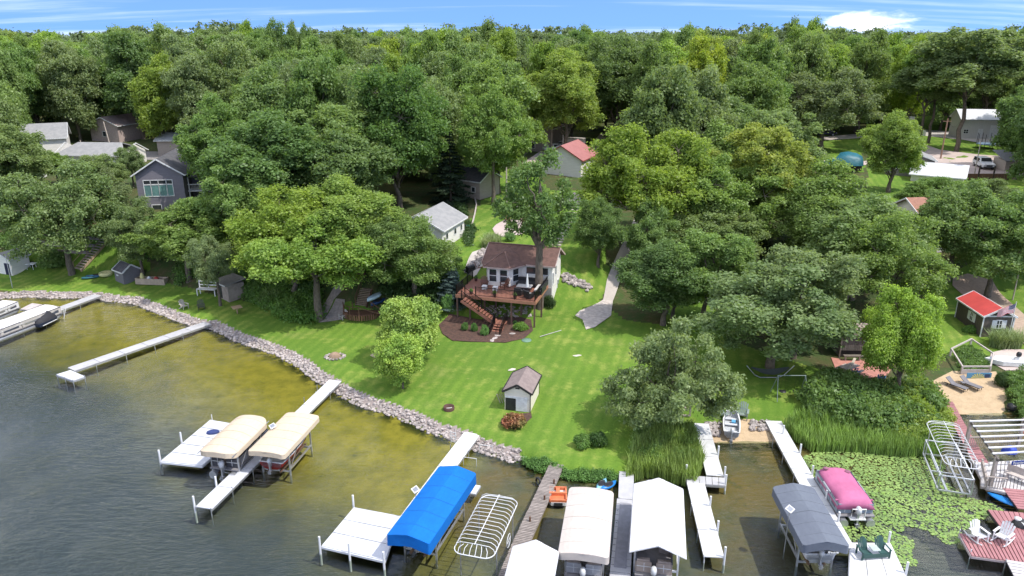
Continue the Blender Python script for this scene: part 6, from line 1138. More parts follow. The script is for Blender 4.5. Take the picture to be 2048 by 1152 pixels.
sh = thing('shelter', 'weathered brown plywood lean to shelter with dark doorway, right of the leaning oak', 'shed', at(456,603)+Vector((0, 1.3, 0)), R(-42)); BX = mat('weathered_plywood', (.40, .34, .30), .85, (.30, .25, .22), 2)
MB().b2((-1.25, -1.0, 0), (1.25, 1.0, 2.0)).part('wall', BX, sh); MB().b2((-1.1, -1.03, .15), (-.2, -.98, 1.9)).part('doorway', BLACK, sh); MB().slab([(-1.5, -1.4, 2.12), (1.5, -1.4, 2.12), (1.5, 1.2, 2.45), (-1.5, 1.2, 2.45)], .1).part('roof', mat('faded_felt', (.36, .33, .31), .9), sh); MB().b2((-1.52, -1.45, 2.0), (1.52, -1.40, 2.14)).part('fascia', TRIM, sh)
tb_ = thing('table', 'small square tan table standing in a ring of grass near the riprap', 'table', at(475,627)); MB().box((0, 0, .75), (1.0, 1.0, .06), R(35)).part('table_top', WOODT, tb_); MB().b2((-.05, -.05, 0), (.05, .05, .72)).part('pedestal', WOODT, tb_)
frame_thing('table', 'white garden table on the left lawn near the boathouse shed', 'table', at(64,538), 0, [('leg', (sx*.4, sy*.35, 0), (sx*.35, sy*.3, .7), .05) for sx in (-1, 1) for sy in (-1, 1)], TRIM, [('table_top', (-.6,-.45,.7), (.6,.45,.75), TRIM)])
sb = thing('sandbox', 'long low plywood bin filled with toys right of the grey playhouse shed', 'bin', at(305,567), R(-6)); f = MB(); f.b2((-1.9, -.5, 0), (1.9, -.44, .75)); f.b2((-1.9, .44, 0), (1.9, .5, .75)); f.b2((-1.9, -.5, 0), (-1.84, .5, .75)); f.b2((1.84, -.5, 0), (1.9, .5, .75)); f.part('side_board', mat('pale_plywood', (.46, .37, .28), .85), sb)
for x, c_, lb in ((-1.2, (.65, .6, .25), 'yellow float standing in the plywood bin'), (.6, (.4, .05, .04), 'red bucket in the plywood bin'), (-.3, (.7, .7, .7), 'white ball in the plywood bin')): o = MB().lathe((0, 0, 0), [(0, 0), (.25, .1), (.28, .5), (.12, .95), (0, 1.0)] if x < -1 else [(0, 0), (.3, .15), (.3, .4), (0, .6)], 10).part('toy', mat('toy%d' % int(x*10), c_, .5)); o.location = local(sb, x, 0, .35); o.name = 'float' if x < -1 else 'bucket' if x > 0 else 'ball'; tag(o, lb, 'toy')
fp = thing('fire_pit', 'stone ringed fire pit covered by a brown mound on the left lawn', 'fire pit', at(670,714)); rs_ = random.Random(3)
for i in range(16): a = i*math.pi/8; o = link('stone', STONES[i % 6], fp, (.85*math.cos(a), .7*math.sin(a), .06), a, (.2, .16, .16))
MB().lathe((0, 0, 0), [(.62, .0), (.5, .3), (.25, .46), (0, .5)], 9, sy=.75).part('mound', mat('brown_cover', (.33, .23, .16), .9, bump=.05, bscale=2), fp)
fr = thing('fire_ring', 'rusty round metal fire ring on the open lawn left of the cream shed', 'fire ring', at(898,819)); m = MB(); m.lathe((0, 0, 0), [(.45, 0), (.45, .3), (.41, .3), (.41, .02), (0, .02)], 18); m.part('ring', mat('rust', (.10, .05, .04), .8), fr); MB().bar((-.2, 0, .08), (.25, .1, .1), .1).part('log', mat('ash_log', (.5, .48, .45), .9), fr)
o = MB().lathe((0, 0, .02), [(.5, 0), (.48, .05), (0, .07)], 16).part('septic_lid', mat('green_plastic_lid', (.16, .28, .2), .6)); o.location = at(1053,681); tag(o, 'green round lid set in the lawn below the mulch bed', 'lid')
o = link('stone', stone_mesh(77, 'rock', mat('pale_rock', (.6, .55, .48), .9)), None, at(1024,739), .5, (.4, .3, .05)); o.name = 'rock'; tag(o, 'flat pale rock in the lawn above the cream shed', 'stone')
o = link('rock', stone_mesh(78, 'rock', mat('pale_rock', (.6, .55, .48), .9)), None, at(1155,711), .2, (.5, .2, .05)); tag(o, 'flat pale slab half under the low spreading tree', 'stone')
o = link('log', MB().tube([(-1.4, 0, .05), (1.4, .1, .05)], .04, 5).mesh('log', mat('ash_log', (.5, .48, .45), .9)), None, at(1102,668), R(35)); tag(o, 'thin bleached branch lying on the lawn right of the mulch bed', 'branch')
# cream shed bush bed
sheet('mulch_bed', [(1001,848),(1003,838),(1030,830),(1062,826),(1064,836),(1048,850),(1030,859),(1012,857)], MULCH, .02)
bush_px('red', 1027, 852, 56, 36, 'copper orange shrub in front of the cream garden shed', k=1)
bush_px('bush', 1163, 893, 44, 36, 'round leafy flower bush on the lawn, left half of the pair by the reeds', k=0); bush_px('darkbush', 1196, 888, 44, 34, 'darker flower bush on the lawn, right half of the pair by the reeds', k=1)
def ladder(label, p, rz): return frame_thing('ladder', label, 'ladder', p, rz, [('rail', (-.22,0,0), (-.22,.0,1.1), .04), ('rail', (.22,0,0), (.22,0,1.1), .04)]+[('rung', (-.22,0,.2+i*.27), (.22,0,.2+i*.27), .035) for i in range(4)], TRIM)
ladder('white swim ladder hanging on the long pale dock', W(637,808,-.3), R(-40)); ladder('white boarding rail on the boulders left of the white dock', W(907,888,0), R(-30))
frame_thing('crate', 'pale wooden pallet leaning in the shade of the cream shed', 'pallet', at(1008,806), R(10), [('slat', (x,0,0), (x-.25,.35,.7), .05) for x in (-.3,-.1,.1,.3)], WOODG)
for x, y, lb in ((1260,0,''),): pass
for (x, y), lb in (((545,852),'small square solar panel on a post between the tan canopies'), ((831,979),'small square solar panel on a post left of the blue canopy'), ((1580,1018),'small square solar panel on a post over the slate canopy')):
    z = 2.7 if x < 1500 else 3.1; p = W(x, y, z); r = thing('solar_panel', lb, 'solar panel', (p.x, p.y, 0)); MB().tube([(0, 0, -.5), (0, 0, z)], .03, 6).part('post', ALU, r); MB().box((0, 0, z), (.42, .42, .04), M=Matrix.Rotation(R(25), 3, 'X') @ Matrix.Rotation(R(40), 3, 'Z')).part('frame', TRIM, r); MB().box((0, -.012, z+.028), (.30, .30, .01), M=Matrix.Rotation(R(25), 3, 'X') @ Matrix.Rotation(R(40), 3, 'Z')).part('cell', mat('solar_cell', (.28, .30, .34), .3), r)
bg = thing('bag', 'crumpled navy blue bag lying on the broad pale platform', 'bag', W(426,866,DZ)+Vector((0, 0, .03)), .2); MB().lathe((0, 0, 0), [(.5, 0), (.48, .12), (.3, .2), (0, .22)], 9, sy=.6).part('body', mat('navy_fabric', (.03, .05, .17), .7, bump=.03, bscale=3), bg); MB().tube([(.4, -.1, .05), (.7, -.2, .03), (.75, .1, .03)], .03, 5).part('strap', mat('navy_fabric', (.03, .05, .17), .7), bg)
for x, y, lb in ((1077,964,'black tyre fender hanging on the weathered plank dock'),): t_ = thing('tyre', lb, 'tyre', W(x, y, .15), R(30)); MB().tube([(0, .3*math.cos(a), .3*math.sin(a)) for a in [k*math.pi/6 for k in range(13)]], .09, 6, caps=False).part('rubber', BLACK, t_)
for (x, y), lb in (((925,930),'white pipe rack standing in the water right of the white dock'), ((957,905),'white pipe rack in the shallows beside the boulders')): p = W(x+15, y, 0); frame_thing('pipe_rack', lb, 'rack', p, R(-14), [('post', (-.5,0,-.6), (-.5,0,.6), .035), ('post', (.5,0,-.6), (.5,0,.6), .035), ('top_bar', (-.5,0,.6), (.5,0,.6), .035)], TRIM)
# hammock, swing set, timber swing, patio swing
hm = thing('hammock', 'dark hammock slung in a curved metal stand under the big grey green oak', 'hammock', at(1538,756)); V = []
for i in range(13): v = i/12; x = -1.7+3.4*v; z = .95-.45*math.sin(v*math.pi); ww = .55*math.sin(v*math.pi)**.6+.05; V += [(x, -ww, z+.1), (x, 0, z), (x, ww, z+.1)]
MB().add(V, [(i*3+j, i*3+j+1, (i+1)*3+j+1, (i+1)*3+j) for i in range(12) for j in range(2)], True).part('bed', mat('dark_sling', (.09, .11, .11), .8), hm); MB().tube([(-2.1, 0, 1.2), (-1.3, 0, .3), (-.8, 0, .06), (.8, 0, .06), (1.3, 0, .3), (2.1, 0, 1.2)], .045, 6).part('stand', ALU, hm)
sw = thing('swing_set', 'metal A frame swing set with two round seats right of the hammock', 'swing set', at(1578,794)); m = MB(); [m.tube([(-1.3, sy*.9, 0), (-1.15, 0, 2.0)], .035, 6) for sy in (-1, 1)]; [m.tube([(1.3, sy*.9, 0), (1.15, 0, 2.0)], .035, 6) for sy in (-1, 1)]; m.tube([(-1.2, 0, 2.0), (1.2, 0, 2.0)], .04, 6); m.part('frame', mat('green_grey_tube', (.2, .25, .22), .5), sw)
for x in (-.6, .55): q = MB(); q.lathe((x, 0, .5), [(0, 0), (.3, .02), (.3, .06), (0, .06)], 12); so_ = q.part('seat', BLACK, sw); q = MB(); [q.bar((x+k*.25, 0, .55), (x+k*.1, 0, 2.0), .012) for k in (-1, 1)]; q.part('rope', METB, so_)
ts = thing('timber_swing', 'square timber swing frame with a slatted canopy under the low spreading tree', 'swing', at(1356,826)); GW = mat('greyed_timber', (.42, .36, .32), .85); [MB().b2((sx*.85-.07, sy*.5-.07, 0), (sx*.85+.07, sy*.5+.07, 2.1)).part('post', GW, ts) for sx in (-1, 1) for sy in (-1, 1)]; m = MB(); m.b2((-.95, -.6, 2.0), (.95, -.48, 2.14)); m.b2((-.95, .48, 2.0), (.95, .6, 2.14)); m.b2((-.92, -.58, 0), (.92, -.46, .12)); m.part('beam', GW, ts); [MB().b2((-.8+i*.27, .3, 2.15), (-.62+i*.27, 1.1, 2.22)).part('roof_slat', mat('pale_slats', (.45, .46, .46), .8), ts) for i in range(6)]; MB().b2((-.7, -.2, .5), (.7, .3, .56)).part('seat', GW, ts); MB().b2((-.7, .3, .56), (.7, .36, 1.05)).part('backrest', GW, ts)
ps = thing('patio_swing', 'dark cushioned patio swing with white arms under the trees', 'swing', at(1377,607), 0); MB().b2((-.9, -.35, .35), (.9, .3, .5)).part('seat', BLACK, ps); MB().b2((-.9, .28, .4), (.9, .42, 1.0)).part('backrest', mat('charcoal_cushion', (.06, .06, .065), .8), ps); [MB().b2((k*.98-.1, -.4, .3), (k*.98+.1, .35, .75)).part('armrest', TRIM, ps) for k in (-1, 1)]; m = MB(); [m.bar((k*1.0, 0, 0), (k*.4, .1, 1.9), .05) for k in (-1, 1)]; m.bar((-.4, .1, 1.9), (.4, .1, 1.9), .05); m.bar((-.9, -.4, .3), (.9, -.4, .3), .05); m.part('frame', TRIM, ps)
tp_ = thing('wrapped_boat', 'boat wrapped in torn white plastic glimpsed through the grey green oak', 'boat', at(1552,668)); MB().lathe((0, 0, .3), [(0, 1.7), (.5, 1.5), (1.1, .9), (1.3, .2), (1.2, 0)], 10, sy=1.6).part('wrap', mat('shrink_wrap', (.62, .68, .74), .4, bump=.05, bscale=2), tp_); MB().b2((-.9, -1.5, 0), (.9, 1.5, .3)).part('trailer', METB, tp_)
# playhouse, picnic tables, garden, loungers
ph = thing('playhouse', 'weathered two level timber playhouse with railed upper deck behind the brick patio', 'playhouse', at(1715,716)+Vector((0, 1.2, 0)), R(-3)); GW2 = mat('brown_grey_boards', (.17, .145, .12), .9, rnd=.2)
for i in range(19): x = -1.6+i*.172; MB().b2((x, -1.2, .75), (x+.15, -1.15, 2.35)).part('wall_board', GW2, ph)
for i in range(12): y = -1.15+i*.2; MB().b2((-1.65, y, .1), (-1.6, y+.18, 2.35)).part('wall_board', GW2, ph)
MB().b2((-1.55, -1.1, .1), (1.65, 1.3, 2.3)).part('core', mat('dark_core', (.04, .035, .03), .9), ph); MB().b2((-1.8, -1.45, 2.4), (1.85, 1.4, 2.55)).part('deck', mat('tan_deck_boards', (.42, .33, .28), .85), ph); [MB().b2((x-.06, y-.06, 0 if y < 0 else 0), (x+.06, y+.06, 3.5)).part('post', GW2, ph) for x in (-1.7, 1.75) for y in (-1.35, 1.3)]; m = MB(); m.b2((-1.75, -1.4, 3.4), (1.8, -1.32, 3.48)); m.b2((1.7, -1.4, 3.4), (1.8, 1.3, 3.48)); m.b2((-1.75, -1.4, 2.9), (1.8, -1.34, 2.96)); m.part('railing', mat('tan_deck_boards', (.42, .33, .28), .85), ph)
frame_thing('bench', 'dark bench with two pale legs in front of the playhouse', 'bench', at(1705,722), 0, [('leg', (-.7,0,0), (-.7,0,.5), .12), ('leg', (.6,0,0), (.6,0,.5), .12)], mat('pale_block', (.5,.45,.4), .8), [('seat', (-.9,-.2,.5), (.9,.2,.58), GW2)])
pt = thing('picnic_table', 'weathered picnic table with a long board on top on the brick patio', 'picnic table', at(1697,748), R(35)); MB().b2((-.9, -.45, .72), (.9, .45, .78)).part('table_top', GW, pt); [MB().b2((-.9, s_*.8-.15, .42), (.9, s_*.8+.15, .47)).part('bench_board', GW, pt) for s_ in (-1, 1)]; [MB().bar((x, s_*.75, 0), (x, -s_*.1, .72), .08).part('leg', GW, pt) for x in (-.6, .6) for s_ in (-1, 1)]; MB().bar((-1.2, -.6, .8), (1.6, .5, .95), .22, .05).part('board', mat('pale_board', (.55, .47, .38), .8), pt)
adirondack('bright blue plastic chair beside the picnic table', at(1710,750), R(80), mat('cobalt_resin', (.02, .10, .42), .5), .9); adirondack('second blue chair in shade at the patio corner under the willow', at(1762,762), R(150), mat('steel_blue_resin', (.06, .14, .26), .5), .8)
gb = thing('garden_frame', 'pale timber frame enclosing the vegetable garden above the sand beach', 'garden frame', at(1945,744)); PT = [at(x, y)-gb.location for x, y in ((1905,712),(1938,688),(1980,722),(1926,722))]
c4 = [at(x, y)-gb.location for x, y in ((1922,748),(1978,748),(1984,722),(1940,692),(1900,712))]; TB = mat('bleached_timber', (.52, .46, .42), .85)
for a, b in ((0, 1), (1, 2), (2, 3), (3, 4), (4, 0)): MB().bar(c4[a]+Vector((0, 0, .75)), c4[b]+Vector((0, 0, .75)), .12, .12).part('rail', TB, gb)
for c_ in c4: MB().bar(c_, c_+Vector((0, 0, .8)), .14).part('post', TB, gb)
MB().bar(c4[0]+Vector((0, 0, .22)), c4[1]+Vector((0, 0, .22)), .1, .5).part('board', TB, gb)
scatter('garden_plants', [(1906,712),(1938,695),(1978,722),(1974,742),(1926,744)], 110, 'bush', .3, .32, 'leafy vegetables inside the garden frame', 21, leaf=.08, per=70)
mu = thing('painted_board', 'painted board with yellow sunburst on blue leaning at the sand edge', 'board', at(1957,756)); MB().b2((-1.1, -.03, 0), (1.1, .03, .5)).part('board', mat('sky_blue_paint', (.10, .28, .45), .6), mu); m = MB(); [m.add([(-.1, -.05, .02), (-.1+.6*math.cos(R(a)), -.05, .02+.45*math.sin(R(a))), (-.1+.6*math.cos(R(a+12)), -.05, .02+.45*math.sin(R(a+12)))], [(0, 1, 2)]) for a in range(0, 180, 24)]; m.part('sunburst', mat('yellow_paint', (.75, .65, .15), .6), mu); MB().b2((.5, -.05, .05), (.95, -.035, .4)).part('panel', mat('navy_paint', (.04, .07, .16), .6), mu)
def lounger(label, p, rz):
    r = thing('sun_lounger', label, 'lounger', p, rz); G_ = mat('grey_sling', (.20, .19, .20), .8); MB().bar((0, -.95, .32), (0, .25, .32), .6, .05).part('seat', G_, r); MB().bar((0, .25, .32), (0, .85, .78), .6, .05).part('backrest', G_, r); m = MB(); [m.bar((k*.31, -1.0, .30), (k*.31, .9, .30), .04) for k in (-1, 1)]; [m.bar((k*.31, y, 0), (k*.31, y, .30), .04) for k in (-1, 1) for y in (-.85, .6)]; m.part('frame', METB, r)
lounger('grey sun lounger on the sand, the one nearer the boardwalk', at(1911,776), R(32)); lounger('grey sun lounger on the sand, the one nearer the painted board', at(1939,774), R(30))
frame_thing('side_table', 'tiny round table between the two sun loungers', 'table', at(1925,773), 0, [('leg', (0,0,0), (0,0,.4), .04)], METB, [('table_top', (-.2,-.2,.4), (.2,.2,.44), mat('grey_sling', (.20, .19, .20), .8))])
blades('ornamental_grass', None, 1500, 1.5, 'grassb', 'tall arching ornamental grass clumps in front of the red roofed shed', 31, .03, world=[G(1977,694), G(2000,700), G(2040,700), G(2045,688), G(2010,682), G(1982,682)], lean=.7)
bush_px('darkbush', 1993, 676, 26, 14, 'dark purple leaved bush under the front window of the red roofed shed'); bush_px('bush', 1938, 664, 30, 18, 'leafy bush along the side wall of the red roofed shed'); bush_px('darkbush', 2001, 770, 34, 32, 'round dark bush at the right edge of the sand beach'); bush_px('bush', 1955, 712, 30, 12, 'low green bush inside the garden frame')
fl = thing('flagpole', 'white flagpole flying a striped flag beside the red roofed shed', 'flagpole', at(2016,678), 0); ph_ = 3.9; MB().tube([(0, 0, 0), (.0, 0, ph_)], [.05, .03], 8).part('pole', TRIM, fl); MB().lathe((0, 0, ph_), [(0, -.06), (.06, 0), (0, .06)], 8).part('finial', TRIM, fl)
def flag():
    nx, ny = 16, 13; L_, H_ = 1.75, .95
    def P(u, v): return (-.04-L_*u*.86, .12*math.sin(u*7)*u, ph_-.1-H_*v*(1-.25*u)-u*.72-.06*math.sin(u*8+v))
    strips = {'red': MB(), 'white': MB(), 'blue': MB()}
    for i in range(nx):
        for j in range(ny):
            k = 'blue' if (i < 6 and j < 7) else ('red' if j % 2 == 0 else 'white'); strips[k].add([P(i/nx, j/ny), P(i/nx, (j+1)/ny), P((i+1)/nx, (j+1)/ny), P((i+1)/nx, j/ny)], [(0, 1, 2, 3)])
    f_ = strips['red'].part('flag', mat('flag_red', (.55, .03, .07), .8), fl); strips['white'].part('white_stripe', mat('flag_white', (.8, .78, .8), .8), f_); strips['blue'].part('canton', mat('flag_navy', (.02, .025, .12), .8), f_)
    s = MB()
    for r_ in range(5):
        for c_ in range(6): u, v = (c_+.5)/6*.37, (r_+.5)/5*.52; p = P(u, v); s.box((p[0], p[1]-.015, p[2]), (.035, .006, .035))
    s.part('star', mat('flag_white', (.8, .78, .8), .8), f_)
flag()
bt = thing('covered_boat', 'small pale boat with a black motor parked on the stone patio', 'boat', at(2012,728), R(80)); MB().prism([(-.7, -1.6), (.7, -1.6), (.75, .6), (0, 1.9), (-.75, .6)], .1, .5).part('hull', TRIM, bt); outboard(bt, 0, -.9, .6, BLACK, .9)
o = thing('kayak_rack_tub', 'black kettle barbecue lying beside the shallow water right of the sand', 'barbecue', at(2022,822), 0); o.name = 'kettle_barbecue'; MB().lathe((0, 0, .35), [(0, -.3), (.35, -.2), (.42, 0), (.35, .25), (0, .36)], 12).part('bowl', BLACK, o); MB().tube([(-.2, 0, 0), (0, 0, .2), (.25, .1, 0)], .03, 5).part('leg', ALU, o)
pl = thing('oar', 'long pale pole leaning over the bushes at the right frame edge', 'pole', at(2038,812)); MB().bar((0, 0, 0), (.35, 0, 1.5), .05).part('shaft', WOODT, pl)
o = thing('potted_plant', 'orange pot at the right frame edge by the pergola', 'plant', at(2044,866)); MB().lathe((0, 0, 0), [(.12, 0), (.2, .3), (.15, .3)], 10).part('pot', mat('terracotta', (.55, .14, .06), .7), o)
# ---------------------------------------------------------------- pergola deck with the hanging sign
pg = thing('pergola_deck', 'grey board deck with white slatted pergola and blue name sign at the right edge', 'pergola', (W(1990, 940).x, W(1990, 940).y, 0)); platform(pg, [(1962,925),(2075,918),(2062,985),(1962,972)], mat('pale_grey_decking', (.58, .55, .54), .6), 14, edge=GW)
platform(pg, [(1935,905),(1965,915),(2012,985),(1972,975)], mat('pale_grey_decking', (.58, .55, .54), .6), 5, z=DZ+.01, edge=GW)
def pw(x, y, z): return W(x, y, z)-pg.location
A_, B_, C_, D_ = [W(x, y, DZ) for x, y in ((1930,896),(1980,972),(2035,893),(2085,965))]; ZP = 2.75
for p in (A_, B_, C_, D_): q = p-pg.location; MB().b2((q.x-.1, q.y-.1, DZ-1.4), (q.x+.1, q.y+.1, ZP)).part('post', GW, pg)
for a, b in ((A_, B_), (C_, D_)): a = a-pg.location; b = b-pg.location; e = (b-a)*.06; MB().bar(a-e+Vector((0, 0, ZP-DZ-.05)), b+e+Vector((0, 0, ZP-DZ-.05)), .1, .2).part('beam', mat('dark_grey_beam', (.15, .13, .12), .8), pg)
for i in range(7): t_ = .04+i*.15; a = A_.lerp(B_, t_)-pg.location; b = C_.lerp(D_, t_)-pg.location; MB().bar(a+Vector((-.2, 0, ZP-DZ+.12)), b+Vector((.3, 0, ZP-DZ+.12)), .12, .08).part('rafter', TRIM, pg)
def rail2(a, b, root, ma=GW, hh=.9):
    a = a-root.location; b = b-root.location; m = MB(); m.bar(a+Vector((0, 0, hh)), b+Vector((0, 0, hh)), .12, .05); n = int((b-a).length/.16); [m.bar(a+(b-a)*(i/n), a+(b-a)*(i/n)+Vector((0, 0, hh)), .04) for i in range(n+1)]; return m.part('railing', ma, root)
rail2(W(1968,976,DZ), W(2010,980,DZ), pg); rail2(A_, C_, pg); rail2(W(1962,930,DZ), W(1972,975,DZ), pg, hh=.5)
sg = thing('sign', 'blue hanging sign with white script lettering on the pergola', 'sign', W(2040,925,2.35), R(8)); MB().b2((-.62, -.02, -.14), (.95, .02, .14)).part('board', mat('sign_blue', (.01, .04, .24), .4), sg)
fc = bpy.data.curves.new('lettering', 'FONT'); fc.body = 'Powder Ca'; fc.size = .27; fc.extrude = .004; fc.align_x = 'LEFT'; fc.align_y = 'CENTER'; fo = bpy.data.objects.new('lettering', fc); C.objects.link(fo); dg = bpy.context.evaluated_depsgraph_get(); me = bpy.data.meshes.new_from_object(fo.evaluated_get(dg)); bpy.data.objects.remove(fo); me.materials.clear(); me.materials.append(TRIM); lo_ = link('lettering', me, sg, (-.55, -.03, 0)); lo_.rotation_euler = (R(90), 0, 0)
bl = thing('folded_tarp', 'crumpled bright blue tarp inside the pergola railing', 'tarp', W(2018,905,DZ)+Vector((0, 0, .05))); MB().lathe((0, 0, 0), [(.6, 0), (.5, .3), (.2, .5), (0, .45)], 9, sy=.7).part('cloth', mat('royal_blue_tarp', (.02, .06, .42), .6, bump=.06, bscale=3), bl)
bh = thing('bench', 'pale bench under the blue sign on the pergola deck', 'bench', W(2034,962,DZ)+Vector((0, 0, .03)), R(40)); MB().b2((-.3, -.8, .38), (.3, .8, .45)).part('seat', TB, bh); MB().b2((.25, -.8, .45), (.32, .8, .9)).part('backrest', TB, bh); [MB().b2((-.25, y-.04, 0), (.25, y+.04, .38)).part('leg', TB, bh) for y in (-.6, .6)]
pp = thing('fish_cleaning_stand', 'small dark and white rubbish heap at the right edge of the red platform', 'debris', W(2040,1050,DZ)+Vector((0, 0, .04))); pp.name = 'debris'; MB().lathe((0, 0, 0), [(.5, 0), (.4, .25), (.1, .4), (0, .35)], 7).part('bundle', BLACK, pp); MB().bar((-.1, -.2, .3), (.1, -.9, .05), .06).part('stick', TRIM, pp); MB().lathe((-.15, .1, .3), [(0, .15), (.22, .1), (.2, 0)], 8).part('bowl', TRIM, pp)
# ---------------------------------------------------------------- poles, wires, vehicles
def pole(label, bx, by, ty, ma=WOODG, r=.13, arm=False, name='utility_pole', dx=0):
    g = G(bx, by); H = CH+(g.y)*math.tan(math.atan((576-ty)/F)-P0)-g.z; t_ = thing(name, label, 'pole', g); MB().tube([(0, 0, -.2), (dx, 0, H)], [r, r*.75], 8).part('post', ma, t_)
    if arm: MB().bar((-.8, 0, H-.5), (.8, 0, H-.5), .1).part('crossarm', ma, t_)
    return t_, Vector((g.x+dx, g.y, g.z+H))
PG = mat('pale_pole', (.50, .43, .36), .9)
p1, q1 = pole('pale utility pole in the lawn between the tan garage and the oak', 1013, 421, 335, PG); p2, q2 = pole('utility pole in front of the stone chimney house', 1103, 306, 240, PG); p3_, q3 = pole('thin utility pole standing just left of the red roofed garage peak', 1125, 318, 270, WOODG, .1)
p4_, q4_ = pole('reddish utility pole on the driveway verge left of the tall oaks', 1881, 318, 237, mat('reddish_pole', (.36, .22, .16), .9), .15, True); p5, q5 = pole('leaning pale utility pole in front of the brown sided house', 228, 318, 243, PG, .13, dx=-.8); p6, q6 = pole('short pole beside the long low grey roof', 165, 306, 280, PG, .1)
pole('thin lamp pole on the lawn at the left frame edge', 25, 575, 510, ALU, .05, name='lamp_pole'); pole('pale pole rising from the bushes at the right of the brown house', 2025, 600, 515, PG, .08); pole('left thin pole at the wood edge above the grass verge', 1806, 248, 212, PG, .1); pole('thin pole at the wood edge nearer the mailbox', 1828, 262, 224, PG, .08); pole('pale post between the parked white car and the fence', 1948, 352, 285, PG, .1)
def wire(a, b, label, sag=1.2): o = MB().tube([a+(b-a)*(i/10)-Vector((0, 0, sag*math.sin(math.pi*i/10))) for i in range(11)], .022, 4, caps=False, smooth=False).part('power_line', BLACK); tag(o, label, 'wire')
wire(q2, W(1290, 225, 12) if False else q2+Vector((38, 45, 2.)), 'upper overhead wire running right from the pole by the chimney house'); wire(q3, q3+Vector((40, 50, 3.)), 'lower overhead wire crossing above the red roofed garage'); wire(q2, q1, 'wire sagging between the chimney house pole and the lawn pole'); wire(q4_, q4_+Vector((14, 20, -3)), 'wire slanting from the reddish utility pole into the tall oaks')
def car(name, label, cat, p, rz, c, kind='suv', s=1.):
    r = thing(name, label, cat, p, rz); r.scale = (s,)*3; L_, w_ = 4.6, 1.85
    prof = {'suv': [(-2.3,.45),(-2.28,1.0),(-2.1,1.62),(-1.6,1.72),(.35,1.70),(.95,1.12),(2.15,.98),(2.3,.75),(2.3,.42)], 'pickup': [(-2.6,.5),(-2.6,1.05),(-.95,1.05),(-.85,1.68),(.55,1.70),(1.05,1.15),(2.3,1.02),(2.45,.8),(2.45,.45)], 'sedan': [(-2.25,.4),(-2.2,.95),(-1.5,1.02),(-.9,1.40),(.3,1.40),(.95,.98),(2.1,.85),(2.25,.6),(2.25,.38)]}[kind]
    n = len(prof); V = []
    for k in (-1, 1): V += [(k*w_/2*(.86 if z > 1.2 else 1), y, z) for y, z in prof]
    m = MB(); m.add(V, [tuple(range(n)), tuple(range(2*n-1, n-1, -1))]+[(i, n+i, n+(i+1) % n, (i+1) % n) for i in range(n)]); b = m.part('body', c, r); md = b.modifiers.new('bevel', 'BEVEL'); md.width = .06; md.segments = 2
    yt = prof[-5] ; 
    zt_ = max(z for y, z in prof); y1 = max(y for y, z in prof if z > zt_-.05); yb = [y for y, z in prof if y > y1 and z < 1.2][0]; zb = [z for y, z in prof if y > y1 and z < 1.2][0]
    MB().slab([(-w_/2*.76, y1+.06, zt_-.04), (-w_/2*.84, yb-.06, zb+.06), (w_/2*.84, yb-.06, zb+.06), (w_/2*.76, y1+.06, zt_-.04)][::-1], -.03).part('windscreen', GLASS, r)
    ys = min(y for y, z in prof if z > zt_-.12)
    for k in (-1, 1): MB().slab([(k*w_/2*.90, ys+.12, zt_-.12), (k*w_/2*.99, ys+.1, 1.12), (k*w_/2*.99, yb-.25, 1.12), (k*w_/2*.90, y1-.05, zt_-.12)], .02).part('side_window', GLASS, r)
    for k in (-1, 1):
        for y in (-1.45, 1.4):
            w2 = MB(); w2.tube([(k*(w_/2-.2), y, .36), (k*(w_/2+.02), y, .36)], .36, 14); wo = w2.part('wheel', BLACK, r); h2 = MB(); h2.tube([(k*(w_/2), y, .36), (k*(w_/2+.04), y, .36)], .2, 10); h2.part('rim', ALU, wo)
    L2 = prof[-2][0]; [MB().b2((k*.68-.18, L2-.06, .68), (k*.68+.18, L2+.02, .86)).part('headlight', mat('lamp_glass', (.6, .62, .66), .15), r) for k in (-1, 1)]; MB().b2((-.45, L2-.04, .60), (.45, L2+.03, .84)).part('grille', BLACK, r); MB().b2((-.85, L2-.04, .42), (.85, L2+.06, .56)).part('bumper', BLACK, r); return r
CW = mat('white_car_paint', (.74, .75, .77), .25, spec=.6); car('parked_car', 'white sport utility car parked nose forward on the pinkish driveway', 'car', at(1966,336), R(169), CW, 'suv', 1.1); car('pickup_truck', 'white pickup truck parked behind the red roofed garage', 'pickup truck', at(1112,304), R(-75), CW, 'pickup', 1.0); car('parked_car', 'pale car parked left of the pickup by the chimney house', 'car', at(1122,296), R(-80), mat('silver_car_paint', (.5, .5, .52), .3), 'sedan', 1.0); car('parked_car', 'dark car parked on the strip of road below the oak', 'car', at(1650,272), R(-86), mat('black_car_paint', (.02, .02, .025), .25, spec=.6), 'suv', 1.0)
rv = thing('camper', 'low boxy pinkish camper parked behind the red roofed garage', 'camper', at(1148,300), R(-4)); MB().b2((-2.2, -1.1, .5), (2.2, 1.1, 2.4)).part('body', mat('camper_shell', (.6, .55, .52), .5), rv); [MB().tube([(x, -1.15, .35), (x, -.9, .35)], .35, 12).part('wheel', BLACK, rv) for x in (-.5, .5)]; MB().b2((-1.2, -1.12, 1.3), (-.3, -1.09, 1.8)).part('window', GLASS, rv)
tp2 = thing('covered_boat', 'boat under a teal tarp on a trailer on the grass, upper right', 'boat', at(1682,343), R(-4)); TE = mat('teal_tarp', (.012, .13, .165), .5, (.01, .10, .13), 1.5, bump=.04, bscale=2.5)
V = []; 
